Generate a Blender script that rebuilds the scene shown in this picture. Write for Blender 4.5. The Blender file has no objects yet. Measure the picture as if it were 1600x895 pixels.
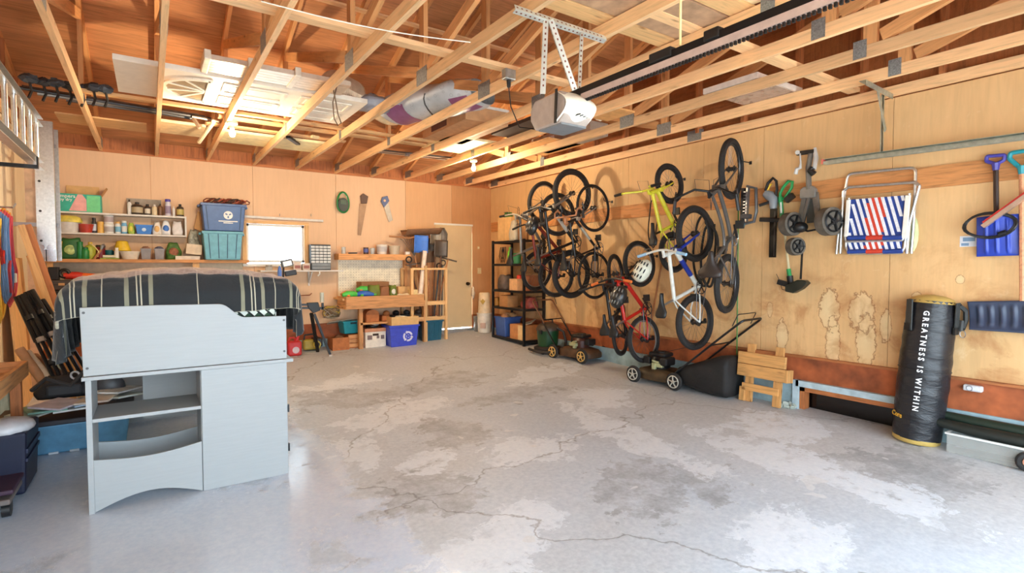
import bpy, math, random
from mathutils import Vector, Matrix
V = Vector
random.seed(7)
R = math.radians
scene = bpy.context.scene
col = scene.collection

# ------------------------------------------------------------------ camera
F = 830.0
CAM = V((-5.55, -8.9, 1.21))
cd = bpy.data.cameras.new('camera')
cd.sensor_width = 36.0
cd.lens = 36.0 * F / 1600.0
cd.clip_start = 0.05
cam = bpy.data.objects.new('camera', cd)
cam.location = CAM
cam.rotation_euler = (R(90 - 2.17), 0, R(-34.24))
col.objects.link(cam)
scene.camera = cam
CROT = cam.rotation_euler.to_matrix()

# ------------------------------------------------------------------ world, exposure
world = bpy.data.worlds.new('sky')
scene.world = world
world.use_nodes = True
wn = world.node_tree.nodes['Background']
wn.inputs[0].default_value = (0.72, 0.87, 1.0, 1)
wn.inputs[1].default_value = 7.9
scene.view_settings.view_transform = 'Standard'
scene.view_settings.look = 'None'
scene.view_settings.gamma = 1.0
scene.view_settings.use_curve_mapping = False
scene.view_settings.exposure = 0.27
scene.cycles.max_bounces = 10
scene.cycles.diffuse_bounces = 6
scene.cycles.sample_clamp_indirect = 8.0


# sun from behind the back wall: it lights the driveway, which bounces daylight in through the open door
sl = bpy.data.lights.new('sun', 'SUN')
sl.energy = 34.0
sl.angle = R(0.6)
sl.color = (0.93, 0.97, 1.0)
so_ = bpy.data.objects.new('sun', sl)
so_.rotation_euler = V((0.25, -0.62, -0.75)).to_track_quat('-Z', 'Y').to_euler()
col.objects.link(so_)


def portal(name, loc, rot, sx, sy):
    l = bpy.data.lights.new(name, 'AREA')
    l.shape = 'RECTANGLE'
    l.size, l.size_y = sx, sy
    l.cycles.is_portal = True
    o = bpy.data.objects.new(name, l)
    o.location = loc
    o.rotation_euler = rot
    col.objects.link(o)


portal('daylight_portal_door', (-3.47, -9.62, 0.75), (R(90), 0, 0), 6.15, 2.4)
portal('daylight_portal_window', (-4.18, 0.16, 1.27), (R(-90), 0, 0), 0.95, 0.62)


def bulb_light(loc, power):
    l = bpy.data.lights.new('bulb_light', 'POINT')
    l.energy = power
    l.color = (1.0, 0.80, 0.54)
    l.shadow_soft_size = 0.035
    o = bpy.data.objects.new('bulb_light', l)
    o.location = loc
    col.objects.link(o)


# ------------------------------------------------------------------ pixel helpers (photo pixel -> point on a real plane)
def ray(px, py):
    return (CROT @ V(((px - 800) / F, -(py - 447.5) / F, -1))).normalized()


def at_y(px, py, y):
    d = ray(px, py)
    return CAM + d * ((y - CAM.y) / d.y)


def at_x(px, py, x):
    d = ray(px, py)
    return CAM + d * ((x - CAM.x) / d.x)


def at_z(px, py, z):
    d = ray(px, py)
    return CAM + d * ((z - CAM.z) / d.z)


def fz(x, y):
    dx, dy = max(0, -x), max(0, -y)
    return -0.30 * math.tanh(dy / 5) - 0.12 * math.tanh(dx / 3)


def at_floor(px, py):
    z = -0.3
    for _ in range(40):
        p = at_z(px, py, z)
        z = fz(p.x, p.y)
    return V((p.x, p.y, z))


def on_floor(x, y):
    return V((x, y, fz(x, y)))


# ------------------------------------------------------------------ materials
def lin(c):
    return tuple(((v / 255) / 12.92 if v <= 10 else ((v / 255 + 0.055) / 1.055) ** 2.4) for v in c)


def rgba(c):
    return (*lin(c), 1)


class NT:
    def __init__(s, name):
        s.m = bpy.data.materials.new(name)
        s.m.use_nodes = True
        s.t = s.m.node_tree
        s.b = s.t.nodes['Principled BSDF']

    def n(s, typ, **k):
        nd = s.t.nodes.new(typ)
        for a, v in k.items():
            setattr(nd, a, v)
        return nd

    def l(s, a, b):
        s.t.links.new(a, b)

    def coord(s, scale=(1, 1, 1), attr=None, rnd=True):
        if attr:
            c = s.n('ShaderNodeAttribute', attribute_name=attr).outputs['Vector']
        else:
            c = s.n('ShaderNodeTexCoord').outputs['Object']
        if rnd:
            oi = s.n('ShaderNodeObjectInfo')
            mu = s.n('ShaderNodeMath', operation='MULTIPLY')
            mu.inputs[1].default_value = 37.0
            s.l(oi.outputs['Random'], mu.inputs[0])
            ad = s.n('ShaderNodeVectorMath', operation='ADD')
            s.l(c, ad.inputs[0])
            s.l(mu.outputs[0], ad.inputs[1])
            c = ad.outputs[0]
        mp = s.n('ShaderNodeMapping')
        mp.inputs['Scale'].default_value = scale
        s.l(c, mp.inputs['Vector'])
        return mp.outputs[0]

    def noise(s, vec, scale, detail=4, rough=0.55, dist=0.0):
        n = s.n('ShaderNodeTexNoise')
        n.inputs['Scale'].default_value = scale
        n.inputs['Detail'].default_value = detail
        n.inputs['Roughness'].default_value = rough
        n.inputs['Distortion'].default_value = dist
        s.l(vec, n.inputs['Vector'])
        return n.outputs['Fac']

    def ramp(s, fac, stops):
        r = s.n('ShaderNodeValToRGB')
        e = r.color_ramp.elements
        while len(e) < len(stops):
            e.new(0.5)
        for el, (p, c) in zip(e, stops):
            el.position = p
            el.color = c if len(c) == 4 else (*c, 1)
        s.l(fac, r.inputs[0])
        return r.outputs[0]

    def mix(s, fac, a, b, mode='MIX'):
        m = s.n('ShaderNodeMix', data_type='RGBA', blend_type=mode)
        for i, v in ((0, fac), (6, a), (7, b)):
            if isinstance(v, (int, float)):
                m.inputs[i].default_value = v
            elif isinstance(v, tuple):
                m.inputs[i].default_value = v
            else:
                s.l(v, m.inputs[i])
        return m.outputs[2]

    def math(s, op, a, b=0.0, clamp=False):
        m = s.n('ShaderNodeMath', operation=op)
        m.use_clamp = clamp
        for i, v in ((0, a), (1, b)):
            if isinstance(v, (int, float)):
                m.inputs[i].default_value = v
            else:
                s.l(v, m.inputs[i])
        return m.outputs[0]

    def bump(s, h, st=0.2, dist=0.01):
        b = s.n('ShaderNodeBump')
        b.inputs['Strength'].default_value = st
        b.inputs['Distance'].default_value = dist
        s.l(h, b.inputs['Height'])
        s.l(b.outputs[0], s.b.inputs['Normal'])


_mc = {}


def M(c, rough=0.5, metal=0.0, var=0.12, scale=14.0, bump=0.0, alpha=1.0, name=None, trans=0.0, emit=0.0):
    """plain procedural material: colour c (sRGB 0-255) with fine noise variation"""
    key = (c, rough, metal, var, scale, bump, alpha, trans, emit)
    if key in _mc:
        return _mc[key]
    t = NT(name or 'material_%d' % len(_mc))
    k = lin(c)
    vec = t.coord()
    fac = t.noise(vec, scale, 3)
    lo = tuple(max(0, x * (1 - var)) for x in k)
    hi = tuple(min(1, x * (1 + var)) for x in k)
    t.l(t.ramp(fac, [(0.3, lo), (0.7, hi)]), t.b.inputs['Base Color'])
    t.b.inputs['Roughness'].default_value = rough
    t.b.inputs['Metallic'].default_value = metal
    if alpha < 1:
        t.b.inputs['Alpha'].default_value = alpha
    if trans:
        t.b.inputs['Transmission Weight'].default_value = trans
    if emit:
        t.b.inputs['Emission Color'].default_value = (*k, 1)
        t.b.inputs['Emission Strength'].default_value = emit
    if bump:
        t.bump(t.noise(vec, scale * 3, 2), bump)
    _mc[key] = t.m
    return t.m


def wood(name, c, rough=0.65, grain=0.25, knots=True, stretch=1.2):
    """grain runs along x of the 'gr' attribute (beams) """
    t = NT(name)
    k = lin(c)
    vec = t.coord((stretch, 14, 14), 'gr')
    n1 = t.noise(vec, 3.0, 5, 0.6, 0.6)
    a = tuple(x * (1 - grain * 1.3) for x in k)
    b = tuple(min(1, x * (1 + grain * 0.55)) for x in k)
    colr = t.ramp(n1, [(0.28, a), (0.5, k), (0.75, b)])
    if knots:
        v2 = t.coord((2.4, 9, 9), 'gr')
        vo = t.n('ShaderNodeTexVoronoi')
        vo.inputs['Scale'].default_value = 1.0
        t.l(v2, vo.inputs['Vector'])
        kn = t.ramp(vo.outputs['Distance'], [(0.03, (1, 1, 1)), (0.13, (0, 0, 0))])
        colr = t.mix(t.math('MULTIPLY', kn, 0.75), colr, (k[0] * .3, k[1] * .2, k[2] * .13, 1))
    oi = t.n('ShaderNodeObjectInfo')
    hs = t.n('ShaderNodeHueSaturation')
    t.l(t.math('ADD', t.math('MULTIPLY', oi.outputs['Random'], 0.3), 0.85), hs.inputs['Value'])
    t.l(colr, hs.inputs['Color'])
    t.l(hs.outputs[0], t.b.inputs['Base Color'])
    t.b.inputs['Roughness'].default_value = rough
    t.bump(n1, 0.12, 0.004)
    return t.m


# ------------------------------------------------------------------ mesh builder
def basis(d, up=(0, 0, 1)):
    d = V(d).normalized()
    u = V(up)
    s = d.cross(u)
    if s.length < 1e-4:
        s = d.cross(V((0, 1, 0)))
        if s.length < 1e-4:
            s = d.cross(V((1, 0, 0)))
    s.normalize()
    return d, s, s.cross(d).normalized()


class MB:
    def __init__(s):
        s.v = []
        s.f = []
        s.g = []

    def add(s, vs, fs, g=None):
        o = len(s.v)
        s.v += [V(p) for p in vs]
        s.f += [tuple(i + o for i in f) for f in fs]
        s.g += [V(p) for p in (g or vs)]
        return s

    BF = [(0, 3, 2, 1), (4, 5, 6, 7), (0, 1, 5, 4), (1, 2, 6, 5), (2, 3, 7, 6), (3, 0, 4, 7)]

    def box(s, c, d, rot=None, taper=1.0):
        c = V(c)
        x, y, z = d[0] / 2, d[1] / 2, d[2] / 2
        k = taper
        loc = [V(p) for p in ((-x * k, -y * k, -z), (x * k, -y * k, -z), (x * k, y * k, -z), (-x * k, y * k, -z), (-x, -y, z), (x, -y, z), (x, y, z), (-x, y, z))]
        m = rot if rot is not None else Matrix.Identity(3)
        a = max(range(3), key=lambda i: d[i])
        order = [a] + [i for i in range(3) if i != a]
        off = V((random.random() * 9, random.random() * 9, random.random() * 9))
        s.add([c + m @ p for p in loc], MB.BF, [V((p[order[0]], p[order[1]], p[order[2]])) + off for p in loc])
        return s

    def bb(s, lo, hi):
        lo, hi = V(lo), V(hi)
        return s.box((lo + hi) / 2, (abs(hi.x - lo.x), abs(hi.y - lo.y), abs(hi.z - lo.z)))

    def beam(s, a, b, w, h, up=(0, 0, 1)):
        a, b = V(a), V(b)
        d, sd, u = basis(b - a, up)
        rot = Matrix((d, sd, u)).transposed()
        return s.box((a + b) / 2, ((b - a).length, w, h), rot)

    def cyl(s, a, b, r0, r1=None, n=12):
        r1 = r0 if r1 is None else r1
        a, b = V(a), V(b)
        d, sd, u = basis(b - a)
        vs = []
        for p, r in ((a, r0), (b, r1)):
            for i in range(n):
                t = 2 * math.pi * i / n
                vs.append(p + (sd * math.cos(t) + u * math.sin(t)) * r)
        fs = [(i, (i + 1) % n, n + (i + 1) % n, n + i) for i in range(n)]
        fs += [tuple(range(n - 1, -1, -1)), tuple(range(n, 2 * n))]
        return s.add(vs, fs)

    def tube(s, pts, r, n=6, closed=False):
        pts = [V(p) for p in pts]
        N = len(pts)
        rs = r if isinstance(r, (list, tuple)) else [r] * N
        prev = None
        vs = []
        g = []
        L = 0
        for i, p in enumerate(pts):
            if closed:
                d = pts[(i + 1) % N] - pts[i - 1]
            else:
                d = pts[min(i + 1, N - 1)] - pts[max(i - 1, 0)]
            if d.length < 1e-9:
                d = V((0, 0, 1))
            d.normalize()
            if prev is None:
                _, sd, u = basis(d)
            else:
                sd = prev - d * prev.dot(d)
                if sd.length < 1e-5:
                    _, sd, u = basis(d)
                sd.normalize()
                u = sd.cross(d)
            prev = sd
            if i:
                L += (p - pts[i - 1]).length
            for k in range(n):
                t = 2 * math.pi * k / n
                vs.append(p + (sd * math.cos(t) + u * math.sin(t)) * rs[i])
                g.append(V((L, math.cos(t) * rs[i], math.sin(t) * rs[i])))
        fs = []
        for i in range(N if closed else N - 1):
            j = (i + 1) % N
            for k in range(n):
                fs.append((i * n + k, i * n + (k + 1) % n, j * n + (k + 1) % n, j * n + k))
        if not closed:
            fs += [tuple(range(n - 1, -1, -1)), tuple(range((N - 1) * n, N * n))]
        return s.add(vs, fs, g)

    def torus(s, c, ax, RR, r, nu=28, nv=8):
        c = V(c)
        d, sd, u = basis(ax)
        return s.tube([c + (sd * math.cos(2 * math.pi * i / nu) + u * math.sin(2 * math.pi * i / nu)) * RR for i in range(nu)], r, nv, True)

    def lathe(s, prof, n=16, m=None, c=(0, 0, 0)):
        m = m if m is not None else Matrix.Translation(V(c))
        vs = []
        for r, z in prof:
            for i in range(n):
                t = 2 * math.pi * i / n
                vs.append(m @ V((r * math.cos(t), r * math.sin(t), z)))
        fs = []
        for j in range(len(prof) - 1):
            for i in range(n):
                fs.append((j * n + i, j * n + (i + 1) % n, (j + 1) * n + (i + 1) % n, (j + 1) * n + i))
        fs += [tuple(range(n - 1, -1, -1)), tuple(range((len(prof) - 1) * n, len(prof) * n))]
        return s.add(vs, fs)

    def prism(s, poly, h, m=None):
        """poly in local xy, extruded 0..h along local z"""
        m = m if m is not None else Matrix.Identity(4)
        n = len(poly)
        vs = [m @ V((x, y, 0)) for x, y in poly] + [m @ V((x, y, h)) for x, y in poly]
        fs = [tuple(range(n - 1, -1, -1)), tuple(range(n, 2 * n))]
        fs += [(i, (i + 1) % n, n + (i + 1) % n, n + i) for i in range(n)]
        return s.add(vs, fs, [V((x, y, 0)) for x, y in poly] + [V((x, y, h)) for x, y in poly])

    def ell(s, c, rr, nu=14, nv=9, rot=None):
        c = V(c)
        m = rot if rot is not None else Matrix.Identity(3)
        vs = []
        for j in range(nv + 1):
            ph = math.pi * j / nv
            for i in range(nu):
                t = 2 * math.pi * i / nu
                vs.append(c + m @ V((rr[0] * math.sin(ph) * math.cos(t), rr[1] * math.sin(ph) * math.sin(t), -rr[2] * math.cos(ph))))
        fs = []
        for j in range(nv):
            for i in range(nu):
                fs.append((j * nu + i, j * nu + (i + 1) % nu, (j + 1) * nu + (i + 1) % nu, (j + 1) * nu + i))
        return s.add(vs, fs)

    def grid(s, fn, nu, nv, thick=None):
        vs = [V(fn(i / nu, j / nv)) for j in range(nv + 1) for i in range(nu + 1)]
        w = nu + 1
        fs = [(j * w + i, j * w + i + 1, (j + 1) * w + i + 1, (j + 1) * w + i) for j in range(nv) for i in range(nu)]
        g = [V((i / nu, j / nv, 0)) for j in range(nv + 1) for i in range(nu + 1)]
        if thick is not None:
            t = V(thick)
            n = len(vs)
            vs += [p + t for p in vs]
            g += [p.copy() for p in g]
            fs += [tuple(k + n for k in reversed(f)) for f in fs]
            rim = [i for i in range(w)] + [j * w + nu for j in range(1, nv + 1)] + [nv * w + i for i in range(nu - 1, -1, -1)] + [j * w for j in range(nv - 1, 0, -1)]
            for k in range(len(rim)):
                a, b = rim[k], rim[(k + 1) % len(rim)]
                fs.append((b, a, a + n, b + n))
        return s.add(vs, fs, g)

    def T(s, m):
        s.v = [m @ p for p in s.v]
        return s

    def jit(s, a):
        s.v = [p + V((random.uniform(-a, a), random.uniform(-a, a), random.uniform(-a, a))) for p in s.v]
        return s


def mkobj(name, mb, mat, parent=None, inv=None, bevel=0.0, smooth=False, sub=0, segs=2):
    me = bpy.data.meshes.new(name)
    vs = [inv @ p for p in mb.v] if inv is not None else mb.v
    me.from_pydata([tuple(p) for p in vs], [], mb.f)
    at = me.attributes.new('gr', 'FLOAT_VECTOR', 'POINT')
    at.data.foreach_set('vector', [x for p in mb.g for x in p])
    me.materials.append(mat)
    if smooth:
        me.polygons.foreach_set('use_smooth', [True] * len(me.polygons))
        if smooth != 2:
            me.set_sharp_from_angle(angle=R(42))
    me.update()
    o = bpy.data.objects.new(name, me)
    col.objects.link(o)
    if parent is not None:
        o.parent = parent
    if bevel:
        b = o.modifiers.new('bevel', 'BEVEL')
        b.width = bevel
        b.segments = segs
        b.limit_method = 'ANGLE'
        b.angle_limit = R(40)
    if sub:
        q = o.modifiers.new('sub', 'SUBSURF')
        q.levels = q.render_levels = sub
    return o


def tag(o, label, cat, group=None, kind=None):
    if label:
        o['label'] = label
    if cat:
        o['category'] = cat
    if group:
        o['group'] = group
    if kind:
        o['kind'] = kind
    return o


class Thing:
    """an Empty at the thing's base that parents its parts. Meshes are given in local coordinates, or world ones with world=True"""

    def __init__(s, name, label, cat, loc=(0, 0, 0), rz=0.0, group=None, m=None, world=False, kind=None):
        s.o = bpy.data.objects.new(name, None)
        col.objects.link(s.o)
        s.m = m if m is not None else Matrix.Translation(V(loc)) @ Matrix.Rotation(rz, 4, 'Z')
        s.o.matrix_world = s.m
        s.o.empty_display_size = 0.1
        s.inv = s.m.inverted() if world else None
        tag(s.o, label, cat, group, kind)

    def p(s, name, mb, mat, parent=None, label=None, kind=None, world=None, **k):
        inv = s.inv if world is None else (s.m.inverted() if world else None)
        o = mkobj(name, mb, mat, parent or s.o, inv, **k)
        if label:
            o['label'] = label
        if kind:
            o['kind'] = kind
        return o


def one(name, label, cat, mb, mat, group=None, kind=None, **k):
    """a thing that is a single mesh, given in world coordinates; its origin goes to the middle of its base"""
    xs = [p.x for p in mb.v]
    ys = [p.y for p in mb.v]
    zs = [p.z for p in mb.v]
    c = V(((min(xs) + max(xs)) / 2, (min(ys) + max(ys)) / 2, min(zs)))
    o = mkobj(name, mb, mat, None, Matrix.Translation(-c), **k)
    o.location = c
    return tag(o, label, cat, group, kind)


def struct(name, mb, mat, parent=None, **k):
    o = mkobj(name, mb, mat, parent, **k)
    if parent is None:
        o['kind'] = 'structure'
    return o


def copy_tree(o, parent=None):
    c = o.copy()
    col.objects.link(c)
    c.parent = parent
    for ch in list(o.children):
        copy_tree(ch, c)
    return c


def frame(o, x, y, z):
    """4x4 with columns x, y, z at o"""
    x, y, z, o = V(x), V(y), V(z), V(o)
    return Matrix(((x.x, y.x, z.x, o.x), (x.y, y.y, z.y, o.y), (x.z, y.z, z.z, o.z), (0, 0, 0, 1)))


def text_mb(body, size, m, depth=0.001, align='CENTER', bold=0.0, spacing=1.0):
    """lettering in local xy of m, extruded along z"""
    cu = bpy.data.curves.new('lettering', 'FONT')
    cu.body = body
    cu.size = size
    cu.align_x = align
    cu.align_y = 'CENTER'
    cu.extrude = depth
    cu.offset = bold
    cu.space_character = spacing
    cu.resolution_u = 2
    o = bpy.data.objects.new('lettering', cu)
    col.objects.link(o)
    dg = bpy.context.evaluated_depsgraph_get()
    me = bpy.data.meshes.new_from_object(o.evaluated_get(dg))
    mb = MB()
    mb.add([m @ v.co for v in me.vertices], [tuple(p.vertices) for p in me.polygons])
    bpy.data.objects.remove(o)
    bpy.data.curves.remove(cu)
    bpy.data.meshes.remove(me)
    return mb


def pieces(mb):
    """split a builder into one builder per connected piece"""
    par = list(range(len(mb.v)))

    def fd(i):
        while par[i] != i:
            par[i] = par[par[i]]
            i = par[i]
        return i
    for f in mb.f:
        for k in f[1:]:
            par[fd(k)] = fd(f[0])
    out = {}
    for f in mb.f:
        out.setdefault(fd(f[0]), []).append(f)
    res = []
    for fs in out.values():
        ids = sorted({i for f in fs for i in f})
        mp = {i: k for k, i in enumerate(ids)}
        m = MB()
        m.add([mb.v[i] for i in ids], [tuple(mp[i] for i in f) for f in fs], [mb.g[i] for i in ids])
        res.append(m)
    return res


def rect_minus(mb, u0, u1, v0, v1, holes, put):
    """fill rectangle minus rectangular holes with boxes; put(u0,u1,v0,v1)"""
    us = sorted(set([u0, u1] + [min(max(x, u0), u1) for h in holes for x in h[:2]]))
    for a, b in zip(us, us[1:]):
        if b - a < 1e-4:
            continue
        cuts = [(h[2], h[3]) for h in holes if h[0] < (a + b) / 2 < h[1]]
        z = v0
        for lo, hi in sorted(cuts):
            if lo > z:
                put(a, b, z, min(lo, v1))
            z = max(z, hi)
        if z < v1:
            put(a, b, z, v1)


def arc(c, r, a0, a1, n, ax='xz'):
    out = []
    for i in range(n + 1):
        a = R(a0 + (a1 - a0) * i / n)
        p = V(c)
        u, w = r * math.cos(a), r * math.sin(a)
        if ax == 'xz':
            p += V((u, 0, w))
        elif ax == 'xy':
            p += V((u, w, 0))
        else:
            p += V((0, u, w))
        out.append(p)
    return out
# ================================================================== structure
XL, YF, ZP = -6.75, -9.5, 2.73        # left wall, front wall, underside of the truss chords
PITCH = 1 / 3.0
YM = -4.75


def roof_z(y):
    return 2.82 + 0.094 + PITCH * (min(-y, 9.5 + y) if -9.5 <= y <= 0 else 0)


def ply_mat(name, c, along, stain=None, gr=0.16, rough=0.6, blotch=0.14):
    t = NT(name)
    k = lin(c)
    sc = [10, 10, 10]
    sc[along] = 0.9
    ge = t.n('ShaderNodeNewGeometry').outputs['Position']
    mp = t.n('ShaderNodeMapping')
    mp.inputs['Scale'].default_value = sc
    t.l(ge, mp.inputs['Vector'])
    n1 = t.noise(mp.outputs[0], 2.2, 5, 0.6, 0.9)
    colr = t.ramp(n1, [(0.25, tuple(x * (1 - gr) for x in k)), (0.55, k), (0.8, tuple(min(1, x * (1 + gr * 0.5)) for x in k))])
    n2 = t.noise(ge, 1.3, 3, 0.5)
    bl = t.ramp(n2, [(0.35, (1 - blotch, 1 - blotch * 1.25, 1 - blotch * 1.6)), (0.65, (1, 1, 1))])
    colr = t.mix(1.0, colr, bl, 'MULTIPLY')
    if stain:
        colr = stain(t, ge, colr)
    t.l(colr, t.b.inputs['Base Color'])
    t.b.inputs['Roughness'].default_value = rough
    t.bump(n1, 0.08, 0.004)
    return t.m


def right_wall_stains(t, pos, colr):
    # water run marks: pale centres with a brown rim, each at its own place (y, z), dirt below
    warp = t.noise(pos, 16, 4, 0.65)
    wv = t.math('MULTIPLY', t.math('SUBTRACT', warp, 0.5), 1.1)
    sp = t.n('ShaderNodeSeparateXYZ')
    t.l(pos, sp.inputs[0])
    rim = inn = None
    for cy, cz, ry, rz in ((-6.33, 0.78, 0.10, 0.22), (-6.37, 0.45, 0.07, 0.3), (-6.62, 0.78, 0.12, 0.2), (-6.66, 0.5, 0.09, 0.28), (-6.82, 0.66, 0.05, 0.16), (-5.86, 0.47, 0.07, 0.17), (-5.72, 0.75, 0.035, 0.09), (-7.05, 0.95, 0.04, 0.04), (-7.35, 1.1, 0.035, 0.035)):
        a = t.math('DIVIDE', t.math('SUBTRACT', sp.outputs[1], cy), ry)
        b = t.math('DIVIDE', t.math('SUBTRACT', sp.outputs[2], cz), rz)
        d = t.math('ADD', t.math('SQRT', t.math('ADD', t.math('MULTIPLY', a, a), t.math('MULTIPLY', b, b))), wv)
        r1 = t.ramp(d, [(0.0, (0, 0, 0)), (0.84, (0, 0, 0)), (0.93, (1, 1, 1)), (1.0, (0, 0, 0))])
        i1 = t.ramp(d, [(0.0, (1, 1, 1)), (0.85, (.6, .6, .6)), (0.93, (0, 0, 0))])
        rim = r1 if rim is None else t.math('MAXIMUM', rim, r1)
        inn = i1 if inn is None else t.math('MAXIMUM', inn, i1)
    colr = t.mix(t.math('MULTIPLY', inn, 0.55), colr, (*lin((236, 216, 168)), 1))
    colr = t.mix(t.math('MULTIPLY', rim, 0.75), colr, (*lin((120, 62, 22)), 1))
    # grubby wear low on the sheets
    n = t.noise(pos, 3.2, 5, 0.65, 0.5)
    low = t.math('MULTIPLY', t.math('SUBTRACT', 1.75, sp.outputs[2], True), t.ramp(n, [(0.48, (0, 0, 0)), (0.66, (1, 1, 1))]))
    colr = t.mix(t.math('MULTIPLY', low, 0.55), colr, (*lin((164, 98, 42)), 1))
    pale = t.ramp(t.noise(pos, 5.5, 6, 0.7, 0.8), [(0.6, (0, 0, 0)), (0.72, (1, 1, 1))])
    return t.mix(t.math('MULTIPLY', pale, 0.35), colr, (*lin((240, 214, 168)), 1))


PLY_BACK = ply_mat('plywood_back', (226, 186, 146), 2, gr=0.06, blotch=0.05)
PLY_BACK_DIM = ply_mat('plywood_back_dimmed', (218, 170, 122), 2, gr=0.07, blotch=0.06)  # darker copy of the back plywood: bulb falloff toward the corner put into its colour
PLY_RIGHT = ply_mat('plywood_right', (226, 184, 130), 2, right_wall_stains, gr=0.1, blotch=0.12)
PLY_LEFT = ply_mat('plywood_left', (250, 232, 200), 2, gr=0.07, blotch=0.06)
PLY_ROOF = ply_mat('plywood_roof', (208, 146, 98), 0, gr=0.4, rough=0.7, blotch=0.3)
LUMBER = wood('truss_lumber', (236, 190, 138), grain=0.17)
LUMBER_W = wood('web_lumber', (218, 158, 100), grain=0.18)
LUMBER_D = wood('brown_lumber', (176, 106, 58), grain=0.35)
PINE = wood('pine_board', (226, 178, 120), grain=0.22)
BENCHWOOD = wood('bench_wood', (208, 148, 92), grain=0.35)
CONC_BLUE = M((150, 176, 184), 0.85, var=0.25, scale=6, bump=0.4, name='painted_concrete')
TRIM_WHITE = M((226, 222, 210), 0.45, var=0.06, name='white_paint')
GALV = M((178, 182, 180), 0.35, 0.85, var=0.2, scale=30, name='galvanised_steel')
GUSSET = M((150, 152, 150), 0.45, 0.7, var=0.3, scale=90, bump=0.6, name='gusset_plate')
BLACK = M((24, 24, 25), 0.45, var=0.2, name='black_plastic')
BLACKM = M((30, 30, 32), 0.35, 0.4, name='black_metal')
CHROME = M((200, 200, 202), 0.22, 1.0, name='chrome')
ALU = M((206, 206, 204), 0.3, 0.9, var=0.12, scale=40, name='aluminium')


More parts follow.
